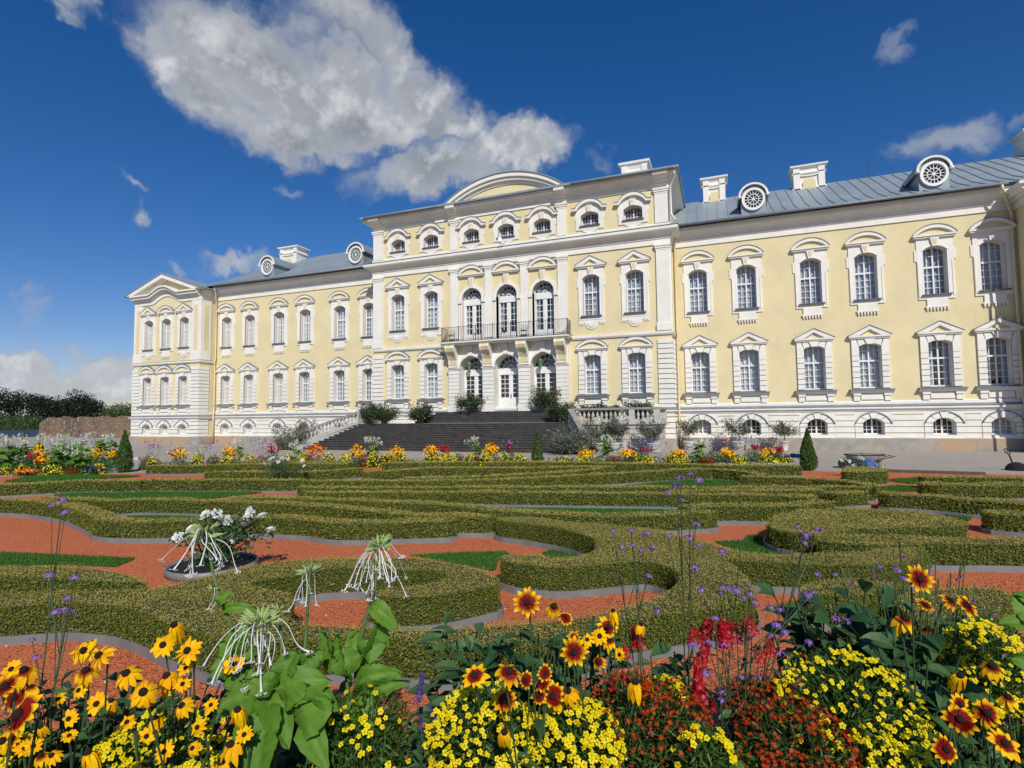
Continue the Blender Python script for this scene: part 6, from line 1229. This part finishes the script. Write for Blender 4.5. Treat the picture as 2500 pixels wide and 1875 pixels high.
def tobacco(label, base, d0, stems, clusters, lvs, group='tobacco plants in the foreground bed'):
    b = atd(*base, d0); a = fwd(b); b = V3((b[0], b[1], bedz(a)-.01)); root = empty('flowering_tobacco', tuple(b), label, 'flowering tobacco', group); st_ = MB()
    for pts in stems: P = [V3((rng.normal(0, .02), rng.normal(0, .02), 0))]+[atd(x, y, d)-b for x, y, d in pts]; st_.tube([tuple(q) for q in P], .009, 6, .004)
    st_.build('stem', 'stem green', root)
    for x, y, d, n, R_ in clusters:
        c = atd(x, y, d)-b; s = R_*d/FPX
        for k in range(n):
            an = rng.random()*6.283; o = bpy.data.objects.new('trumpet_flower', random.choice(TRM)); COL.objects.link(o); o.parent = root; off = V3((math.cos(an), math.sin(an), 0))*s*.12+V3((0, 0, rng.uniform(-.18, .22)*s)); o.location = tuple(c+off); sc = s*rng.uniform(.62, 1.0); o.scale = (sc*rng.uniform(.12, .9)**1.25, sc, sc*rng.uniform(.75, 1.2)); o.rotation_euler = (rng.normal(0, .22), rng.normal(0, .3), an)
        for k in range(max(6, int(n*1.3))):
            an = rng.random()*6.283; v = unit(V3((math.cos(an), math.sin(an), rng.uniform(-.1, 1.2)))); bloom('bud', BUD, root, tuple(c+v*s*.12), (s*.22, s*.22, s*.28), tuple(v))
    for i, (x0, y0, dd0, x1, y1, dd1, w, tilt) in enumerate(lvs):
        p = atd(x0, y0, dd0)-b; q = atd(x1, y1, dd1)-b; dv = q-p; l = np.linalg.norm(dv); nrm = unit(VIEW*.75+V3((0, 0, .8))+_rt*tilt*1.5+rng.normal(0, .28, 3)); big_leaf(root, p, dv+V3((0, 0, .22*l)), nrm, l, w*.76*dd0/FPX, i*3+len(label))
    return root
tobacco('tall left tobacco plant with drooping white trumpets and broad green leaves', (640, 1800), 1.95, [[(610, 1640, 1.95), (545, 1480, 1.97), (520, 1400, 2.0), (505, 1305, 2.0)], [(640, 1650, 1.93), (625, 1600, 1.9), (615, 1525, 1.88)], [(700, 1640, 1.95), (745, 1580, 1.95), (752, 1470, 1.97), (757, 1395, 1.97)], [(690, 1560, 1.95), (675, 1490, 1.96)]],
        [(500, 1308, 2.0, 17, 108), (522, 1445, 1.98, 3, 62), (635, 1525, 1.88, 22, 135), (756, 1397, 1.97, 9, 85), (680, 1492, 1.95, 3, 70)],
        [(640, 1690, 1.88, 528, 1720, 1.8, 135, -.3), (640, 1700, 1.86, 700, 1800, 1.78, 120, .2), (660, 1720, 1.84, 640, 1830, 1.74, 125, 0), (690, 1700, 1.86, 815, 1640, 1.84, 125, .3), (720, 1750, 1.84, 815, 1690, 1.78, 170, .3), (700, 1690, 1.9, 770, 1560, 1.92, 110, .2), (590, 1640, 1.92, 545, 1500, 1.95, 95, -.4), (600, 1690, 1.9, 560, 1560, 1.95, 90, -.5), (550, 1480, 1.97, 560, 1430, 1.95, 40, -.5), (650, 1780, 1.8, 620, 1900, 1.7, 130, .1), (740, 1760, 1.83, 790, 1860, 1.75, 90, .4), (560, 1650, 1.93, 520, 1590, 1.9, 60, -.5), (720, 1640, 1.93, 800, 1570, 1.92, 70, .4), (700, 1720, 1.85, 750, 1650, 1.8, 90, .2), (610, 1560, 1.95, 570, 1620, 1.9, 70, -.3), (600, 1600, 1.92, 520, 1560, 1.9, 70, -.5), (620, 1580, 1.94, 600, 1480, 1.94, 60, -.2), (700, 1660, 1.88, 720, 1560, 1.9, 85, .1), (670, 1680, 1.85, 600, 1650, 1.8, 80, -.3), (730, 1700, 1.86, 830, 1720, 1.8, 90, .4), (640, 1770, 1.82, 560, 1850, 1.74, 110, -.4), (600, 1640, 1.9, 650, 1540, 1.93, 60, 0), (545, 1490, 1.97, 630, 1480, 1.94, 35, .5)])
tobacco('right tobacco plant with one dense white cluster above upright leaves', (850, 1750), 2.1, [[(870, 1600, 2.1), (890, 1520, 2.1), (915, 1440, 2.12), (925, 1345, 2.12)], [(840, 1580, 2.1), (895, 1500, 2.1)]],
        [(925, 1335, 2.12, 24, 100), (915, 1385, 2.11, 8, 80)],
        [(875, 1640, 2.08, 855, 1495, 2.12, 70, -.3), (880, 1630, 2.08, 960, 1460, 2.1, 95, .4), (860, 1660, 2.06, 800, 1510, 2.1, 80, -.3), (840, 1650, 2.05, 760, 1500, 2.08, 80, -.4), (870, 1670, 2.05, 990, 1630, 2.04, 80, .4), (860, 1690, 2.02, 1010, 1655, 1.98, 70, .5), (880, 1600, 2.08, 945, 1560, 2.06, 75, .3), (850, 1650, 2.04, 830, 1550, 2.06, 95, 0), (860, 1700, 2.0, 900, 1790, 1.92, 110, .2), (905, 1480, 2.1, 965, 1530, 2.05, 60, .3)])
tobacco('tobacco plant at the right edge with large plain green leaves', (2560, 1750), 1.9, [[(2550, 1500, 1.9), (2545, 1350, 1.9)]], [], [(2540, 1560, 1.9, 2438, 1490, 1.86, 70, -.5), (2540, 1530, 1.88, 2462, 1425, 1.9, 75, -.5), (2530, 1480, 1.9, 2480, 1435, 1.9, 60, -.3), (2545, 1620, 1.86, 2470, 1600, 1.8, 80, -.4)])
# ---- marigold domes
def floret(seed):
    r0 = np.random.default_rng(seed); V = []; T = []
    for k in range(5):
        a = 2*math.pi*k/5+r0.uniform(-.1, .1); u = V3((math.cos(a), math.sin(a), 0)); s = V3((-math.sin(a), math.cos(a), 0)); z = r0.uniform(-.12, .15); V += [u*.08, u*.62-s*.42+V3((0, 0, z)), u*1.0+V3((0, 0, z-.05)), u*.62+s*.42+V3((0, 0, z))]; T += [(.1, .4 if seed >= 50 else 0, 0)]+[(r0.random(), 0, 0)]*3
    for k in range(4): a = k*1.57; u = V3((math.cos(a), math.sin(a), 0)); s = V3((-math.sin(a), math.cos(a), 0)); V += [V3((0, 0, .16)), u*.2-s*.1+V3((0, 0, .06)), u*.24+V3((0, 0, .04)), u*.2+s*.1+V3((0, 0, .06))]; T += [(0, 1, 0)]*4
    return mesh_only('floret', V, 'red petal' if seed >= 50 else 'yellow petal', T)
FLO = {'y': [floret(i) for i in range(3)], 'r': [floret(50+i) for i in range(3)]}
def marigold(label, x, y, rx, ry, d, k, n, fs=.0125, seed=0):
    c = atd(x, y, d); a = fwd(c); zb = bedz(a)-.02; root = empty('marigold_plant', (c[0], c[1], zb), label, 'marigold', 'marigolds in the foreground bed'); r = rx*d/FPX; rz = ry*d/FPX; cz = c[2]-zb; E = np.array([r, min(r, .30), rz]); ax = np.stack([_rt, -VIEW*1.0, (0, 0, 1.0)])
    nl = int(3400*min(3.2, max(.6, r*rz/.04))); dd = unit(rng.normal(size=(nl, 3))); f = rng.uniform(.15, 1, nl)**.45; P = (dd*E*f[:, None])@ax+(0, 0, cz); keep = P[:, 2] > .01; P, dd = P[keep], dd[keep]; nl = len(P)
    quads('foliage', leaves(P, .034, .2, along=dd@ax+np.array([0, 0, .5])), 'tag leaf', root, tint=tints(nl, .25 if k == 'r' else .02)); s = MB()
    for _ in range(14): q = (unit(rng.normal(size=3))*E*.5)@ax+(0, 0, cz); s.tube([(rng.normal(0, r*.2), rng.normal(0, .05), 0), tuple(q)], .004, 4)
    s.build('stems', 'stem green', root); i = 0; ctr = rng.normal(size=(max(4, n//5), 3))
    while i < n:
        v = unit(ctr[rng.integers(len(ctr))]+rng.normal(0, .35, 3))
        if v[1] > .05 or v[2] < -.45: continue
        p = (v*E*rng.uniform(.97, 1.12))@ax+(0, 0, cz)
        if p[2] < .03: continue
        nv = unit(unit((v/E)@ax)*.7+VIEW*.4+V3((0, 0, .7))+rng.normal(0, .3, 3)); bloom('flower', random.choice(FLO[k]), root, tuple(p), fs*rng.uniform(.7, 1.12), tuple(nv)); i += 1
    if n >= 84:
        m_ = 250; v = unit(rng.normal(size=(1000, 3))); v = v[(v[:, 1] < .3) & (v[:, 2] > -.4)][:m_]; p = (v*E*rng.uniform(.95, 1.1, (len(v), 1)))@ax+(0, 0, cz); p = p[p[:, 2] > .03]; nn_ = len(p); base_ = FLO[k][0]; co = np.empty(len(base_.vertices)*3, np.float32); base_.vertices.foreach_get('co', co); co = co.reshape(-1, 3); Q = []
        for pp in p: mt = np.array(Vector(unit(VIEW*.4+V3((0, 0, .8))+rng.normal(0, .35, 3))).to_track_quat('Z', 'Y').to_matrix()); Q.append(co@mt.T*fs*rng.uniform(.6, 1.05)+pp)
        tt = np.empty(len(base_.vertices)*4, np.float32); base_.attributes['tint'].data.foreach_get('color', tt); o = quads('further_flowers', np.concatenate(Q), base_.materials[0].name, root, tint=np.tile(tt.reshape(-1, 4)[:, :3], (nn_, 1))); o['kind'] = 'stuff'
    return root
for i, q in enumerate([('bright yellow marigold dome at the lower left below the coneflowers', 395, 1850, 150, 95, 1.85, 'y', 100, .0125), ('loose yellow marigold bush with much green between tobacco and salvia', 890, 1800, 120, 120, 1.95, 'y', 64, .0125), ('wide yellow marigold bush at the bottom edge, left of the red ones', 1180, 1800, 130, 110, 1.93, 'y', 100, .0125), ('yellow marigold bush at the bottom edge between two patches of red marigolds', 1405, 1815, 110, 95, 1.9, 'y', 98, .0125), ('small yellow marigold bush behind the red marigolds under the snapdragons', 1625, 1715, 65, 62, 2.15, 'y', 60, .0125), ('small yellow marigold clump at the bottom left of the lettuce green plant', 1715, 1845, 68, 70, 1.85, 'y', 62, .0125),
      ('largest yellow marigold dome right of the red marigolds', 2060, 1730, 165, 125, 2.05, 'y', 100, .0124), ('yellow marigold dome below the largest one at the bottom edge', 2120, 1850, 95, 70, 1.88, 'y', 60, .0124), ('yellow marigold bush behind the lower right coneflowers', 2390, 1650, 105, 125, 2.2, 'y', 100, .0124), ('yellow marigold clump in the bottom left corner', 40, 1850, 75, 70, 1.75, 'y', 50, .0125), ('sparse yellow marigold sprig among the leaves at far right', 2395, 1545, 80, 35, 2.45, 'y', 34, .012),
      ('red marigold bush left of the snapdragons', 1570, 1770, 150, 110, 2.0, 'r', 100, .0098), ('red marigold bush at the bottom edge right of the lettuce green plant', 1935, 1815, 130, 90, 1.9, 'r', 100, .0094), ('red marigold bush behind the lettuce green plant under the purple verbena', 1860, 1720, 90, 60, 2.12, 'r', 90, .0094), ('red marigold clump at the right edge behind the coneflowers', 2480, 1660, 45, 90, 2.25, 'r', 24, .012)]): marigold(*q, seed=i)
# ---- verbena stalks
vb = []; tv = []
for k in range(34):
    v = unit(np.random.default_rng(k).normal(size=3)); v[2] = abs(v[2])*.75; s = unit(np.cross(v, (.3, .2, 1))); u = np.cross(v, s)
    for w in (0, 1.57): a_ = s*math.cos(w)+u*math.sin(w); b_v = np.cross(v, a_); vb += [v*.8-a_*.30, v*.86-b_v*.13, v*.8+a_*.30, v*.86+b_v*.13]; tv += [(np.random.default_rng(k).random(), 0, 0)]*4
VERB = mesh_only('verbena_head', vb, 'purple petal', tv)
VP = [('tall double verbena stalk rising highest over the near scroll hedge', (1672, 1700), 2.15, [(1685, 1159), (1661, 1171), (1706, 1175), (1651, 1189), (1630, 1204), (1665, 1223), (1699, 1282), (1631, 1310), (1682, 1316), (1706, 1334)], 2), ('thin pale verbena stalks left of the tall double stalk', (1590, 1700), 2.2, [(1497, 1298), (1541, 1296), (1578, 1305), (1518, 1340), (1545, 1334), (1567, 1344), (1593, 1340), (1583, 1408)], 2),
      ('verbena stalk with purple heads before the right part of the near scroll hedge', (1740, 1720), 2.1, [(1809, 1320), (1762, 1349), (1695, 1388), (1713, 1443), (1763, 1435), (1781, 1438), (1798, 1446), (1758, 1450)], 1), ('leaning verbena stalks crossing the red gravel right of centre', (1790, 1720), 2.1, [(1948, 1291), (1997, 1296), (1967, 1309), (1963, 1327), (1995, 1405)], 2), ('verbena plant with clustered heads beside the short grey kerb', (1800, 1730), 2.05, [(1829, 1430), (1815, 1459), (1831, 1453), (1843, 1473), (1970, 1453), (1985, 1448), (1905, 1490), (1880, 1485), (1606, 1494)], 1),
      ('low purple verbena plant among the red snapdragons', (1770, 1760), 2.0, [(1730, 1568), (1691, 1578), (1767, 1577), (1724, 1646), (1809, 1655), (1850, 1652), (1762, 1693), (1761, 1712), (1883, 1555), (1895, 1529), (1916, 1548), (1975, 1568), (1905, 1598), (1746, 1512)], 1), ('thin verbena stalk with three heads high at the left edge', (70, 1700), 1.9, [(152, 1223), (127, 1237), (159, 1254)], 1), ('verbena plant with several purple heads at the left before the hedge', (60, 1720), 1.8, [(183, 1412), (165, 1463), (157, 1490), (175, 1497), (137, 1497), (78, 1564), (90, 1607), (121, 1407)], 1),
      ('verbena stems with dull purple heads at right over the dark leaves', (2230, 1720), 2.3, [(2148, 1384), (2189, 1394), (2038, 1405), (2207, 1415), (2040, 1512), (2068, 1517), (1974, 1570)], 1)]
for lb, bs, d, hs, nm in VP:
    b = atd(*bs, d); a = fwd(b); b = V3((b[0], b[1], bedz(a)-.01)); root = empty('verbena_plant', tuple(b), lb, 'verbena', 'verbena in the foreground bed'); s = MB(); W_ = [atd(x, y, d+rng.uniform(-.06, .06))-b for x, y in hs]; mains = sorted(range(len(W_)), key=lambda i: -W_[i][2])[:nm]
    for i, w in enumerate(W_):
        par = W_[mains[i % nm]]; f = np.clip(w[2]/par[2]-.24, .25, .9) if i not in mains else 0; p0 = par*f+V3((rng.normal(0, .004), 0, 0)); 
        if i in mains: s.tube([(0, 0, 0), tuple(w*.35+V3((0, 0, .02))), tuple(w*.7), tuple(w)], .0032, 5, .0018)
        else: s.tube([tuple(p0), tuple(p0*.4+w*.6+V3((0, 0, -.015))), tuple(w)], .0017, 4, .0011)
        bloom('flower_head', VERB, root, tuple(w), .0185*rng.uniform(.7, 1.25)*(d/2), unit(V3((0, 0, 1))+rng.normal(0, .25, 3)))
    s.build('stems', 'stem dark', root)
# ---- snapdragons, salvia, lettuce green, dark leafy plants, nodding tobacco
def spike(kind, seed):
    r0 = np.random.default_rng(seed); n = 90 if kind == 'snap' else 60; V = []; T = []; P = []
    for k in range(n):
        z = (k/n); a = k*2.4; r = (.34*(1-.55*z) if kind == 'snap' else .13*(1-.6*z)); P.append((r*math.cos(a), r*math.sin(a), z))
    P = np.array(P); D = unit(np.c_[P[:, :2], np.full(n, .15)]); V = leaves(P, .20 if kind == 'snap' else .16, .85 if kind == 'snap' else .6, D, .5); t = np.repeat(np.c_[r0.random(n), (r0.random(n) < .22)*.8, np.zeros(n)], 4, 0); return mesh_only('spike', V, 'snap petal' if kind == 'snap' else 'blue petal', t)
SPK = {'snap': [spike('snap', 1), spike('snap', 2)], 'blue': [spike('blue', 3), spike('blue', 4)]}
def spikes(name, label, cat, group, base, d, items, kind, nleaf=40, wd=.09):
    b = atd(*base, d); a = fwd(b); b = V3((b[0], b[1], bedz(a)-.01)); root = empty(name, tuple(b), label, cat, group); s = MB(); lp = []; ld = []
    for x, y, h in items:
        w = atd(x, y+h*.5, d+rng.uniform(-.05, .05))-b; hh = h*d/FPX; o = bloom('flower_spike', random.choice(SPK[kind]), root, tuple(w), hh, unit(V3((rng.normal(0, .2), rng.normal(0, .2), 1)))); o.scale = (hh*(.9 if h < 70 else .62),)*2+(hh,) if kind == 'snap' else (hh*.9, hh*.9, hh); s.tube([(rng.normal(0, .02), rng.normal(0, .02), 0), tuple(w*.5+V3((0, 0, .02))), tuple(w+V3((0, 0, hh*.6)))], .0032, 4, .002)
        for f in rng.uniform(.15, .95, nleaf//len(items)+2): lp.append(w*f+rng.normal(0, .012, 3)); ld.append(V3((rng.normal(), rng.normal(), .8)))
    s.build('stems', 'stem dark', root); n = len(lp); L_ = rng.uniform(.5, 1.1, n)*wd; lance(lp, ld, np.tile((0, 0, 1.0), (n, 1)), L_, L_*.24, 'rud leaf', root, 'leaves', .4, seed=len(label)); return root
spikes('snapdragon', 'red snapdragon with tall spikes before the red gravel, left stems', 'snapdragon', 'red snapdragons in the foreground bed', (1715, 1760), 2.1, [(1715, 1537, 64), (1708, 1600, 56), (1707, 1672, 84), (1740, 1722, 30), (1688, 1548, 34)], 'snap'); spikes('snapdragon', 'red snapdragon with tall spikes before the red gravel, right stems', 'snapdragon', 'red snapdragons in the foreground bed', (1810, 1760), 2.12, [(1765, 1540, 66), (1800, 1548, 54), (1838, 1525, 44), (1855, 1600, 40), (1876, 1578, 46), (1760, 1565, 40), (1820, 1540, 40)], 'snap')
spikes('snapdragon', 'single red snapdragon under a curled yellow coneflower', 'snapdragon', 'red snapdragons in the foreground bed', (1545, 1730), 2.1, [(1560, 1557, 50), (1532, 1592, 32), (1495, 1672, 34), (1525, 1655, 26)], 'snap', 24)
spikes('salvia', 'blue salvia spikes left of centre beside the yellow marigolds', 'salvia', 'blue salvia in the foreground bed', (1030, 1830), 1.95, [(1018, 1680, 76), (1062, 1732, 40), (1028, 1766, 38)], 'blue', 60, .11); spikes('salvia', 'blue salvia spike at the right edge behind the marigolds', 'salvia', 'blue salvia in the foreground bed', (2450, 1720), 2.3, [(2455, 1580, 46), (2395, 1572, 26), (2462, 1600, 30)], 'blue', 20, .08)
def leafy(name, label, cat, base, d, w, h, n, L, W, m, seed, up=.6, group=None, sag=.3):
    b = atd(*base, d); a = fwd(b); b = V3((b[0], b[1], bedz(a)-.01)); root = empty(name, tuple(b), label, cat, group); r0 = np.random.default_rng(seed); s = MB(); lp = []; ld = []; ns = max(3, n//9)
    for k in range(ns):
        q = V3((0, 0, 0))+_rt*r0.uniform(-1, 1)*w*d/FPX-VIEW*r0.uniform(-.12, .15)+V3((0, 0, r0.uniform(.55, 1)*h)); s.tube([(r0.normal(0, .03), r0.normal(0, .03), 0), tuple(q*.55), tuple(q)], .005, 4, .003)
        for f in r0.uniform(.2, 1, n//ns+1): lp.append(q*f); ld.append(V3((r0.normal(), r0.normal(), up)))
    s.build('stems', 'stem dark', root); k = len(lp); L_ = r0.uniform(.7, 1.25, k)*L; lance(lp, ld, np.tile(V3((0, 0, 1))+VIEW*.5, (k, 1))+r0.normal(0, .3, (k, 3)), L_, L_*W, m, root, 'leaves', sag, seed=seed); return root
leafy('leafy_perennial', 'dark green leafy perennial at right with pointed leaves over red gravel', 'perennial', (2080, 1800), 2.4, 150, .86, 300, .15, .40, 'rud leaf', 5); leafy('leafy_perennial', 'dark green leafy perennial between the two right yellow marigold bushes', 'perennial', (2240, 1850), 2.1, 95, .70, 240, .15, .38, 'rud leaf', 6); leafy('leafy_perennial', 'dark green leafy perennial in the middle below the coneflower heads', 'perennial', (1290, 1800), 2.2, 130, .66, 240, .12, .34, 'rud leaf', 7)
leafy('leafy_perennial', 'grey green leafy stems right of the big tobacco leaves', 'perennial', (1080, 1790), 2.25, 70, .55, 44, .13, .3, 'rud leaf', 8); leafy('leafy_perennial', 'dark leaves below the left coneflowers in front of red gravel', 'perennial', (400, 1830), 2.05, 190, .56, 380, .11, .32, 'rud leaf', 9); leafy('leafy_perennial', 'dark grassy leaves under the coneflowers at the lower left edge', 'perennial', (140, 1850), 1.9, 190, .56, 420, .10, .26, 'rud leaf', 10)
leafy('lettuce_green_plant', 'bright crinkled green plant at the bottom edge between yellow and red marigolds', 'perennial', (1800, 1900), 1.85, 32, .36, 60, .085, .75, 'big leaf', 11, .3); leafy('pelargonium', 'grey green round leaved plant at the bottom edge, lower right', 'perennial', (2290, 1900), 1.85, 75, .30, 90, .06, .9, 'rud leaf', 12, .3)
leafy('snapdragon_foliage', 'fine leaved green stems between the snapdragons and the marigold dome', 'perennial', (1850, 1830), 2.1, 70, .42, 90, .075, .34, 'rud leaf', 13); leafy('leafy_perennial', 'narrow leaved green plant under the blue salvia at the bottom', 'perennial', (1010, 1900), 1.9, 60, .32, 110, .10, .16, 'rud leaf', 14, .8)
for i, (x, d, w, h, lb) in enumerate(((1150, 2.25, 90, .66, 'soft green leaves under the left pair of red and yellow coneflowers'), (1430, 2.25, 100, .70, 'green leaves below the tangled curled coneflowers'), (1620, 2.25, 110, .56, 'dark fine leaves behind the small yellow marigold bush'), (2000, 2.45, 110, .80, 'broad dark leaves at the left side of the right coneflowers'), (2330, 2.35, 120, .78, 'green leaves under the right coneflower heads'), (760, 2.1, 70, .42, 'dark leaves between the two white tobacco plants'), (560, 1.9, 70, .36, 'dark leaves under the left tobacco plant'))): leafy('leafy_perennial', lb, 'perennial', (x, 1810), d, w, h, 170, .125, .34, 'rud leaf', 30+i)
# nodding purple tobacco: pale tubes with dull purple mouths
NOD = mesh_only('nodding', *(lambda qt: (qt[0], 'purple petal', qt[1]))(strip_mesh([[V3((0, 0, 0))+V3((r*math.cos(w), r*math.sin(w), -z)) for w in np.linspace(0, 6.2832, 6)] for z, r in ((0, .10), (.35, .20), (.7, .30), (1, .42))], [(.2, 1, 0), (.3, 1, 0), (.4, .8, 0), (.9, .4, 0)])))
b = atd(2260, 1750, 2.45); b = V3((b[0], b[1], bedz(fwd(b))-.01)); root = empty('nodding_purple_flower', tuple(b), 'pale stalks with nodding dull purple bells at right above the dark leaves', 'bellflower'); s = MB()
for k, (x, y) in enumerate([(2208, 1355), (2184, 1370), (2235, 1372), (2267, 1376), (2266, 1390), (2225, 1386), (2135, 1397), (2164, 1414), (2186, 1420), (2262, 1410), (2312, 1425), (2340, 1408), (2345, 1400), (2286, 1443), (2378, 1462), (2280, 1490), (2330, 1494), (2420, 1495), (2412, 1515), (2427, 1518), (2080, 1415), (2075, 1425), (2200, 1445), (2235, 1420)]):
    w = atd(x, y, 2.45+rng.uniform(-.08, .1))-b; top = w+V3((rng.normal(0, .02), rng.normal(0, .02), .06)); root_pt = V3((w[0]*.35, w[1]*.35, .0)); s.tube([tuple(root_pt), tuple(root_pt*.3+top*.7+V3((0, 0, -.02))), tuple(top), tuple(w)], .003, 4, .002); bloom('bell', NOD, root, tuple(w), .019, unit(V3((0, 0, 1))+rng.normal(0, .3, 3)))
s.build('stems', 'stem green', root)
# low green filler between the plants of the bed
n = 15000; a = rng.uniform(.9, 2.7, n); bb_ = rng.uniform(-3.2, 3.2, n); P = CAM[None, :2]+_f0[None, :2]*a[:, None]+_rt[None, :2]*bb_[:, None]; z = np.array([bedz(q) for q in a])+rng.random(n)*.24; tag(quads('bed_ground_cover', leaves(np.c_[P, z], .075, .3, along=np.tile((0, 0, 1.0), (n, 1))), 'rud leaf', None, (CAM[0]+_f0[0]*1.8, CAM[1]+_f0[1]*1.8, .6), tint=tints(n)), kind='stuff')
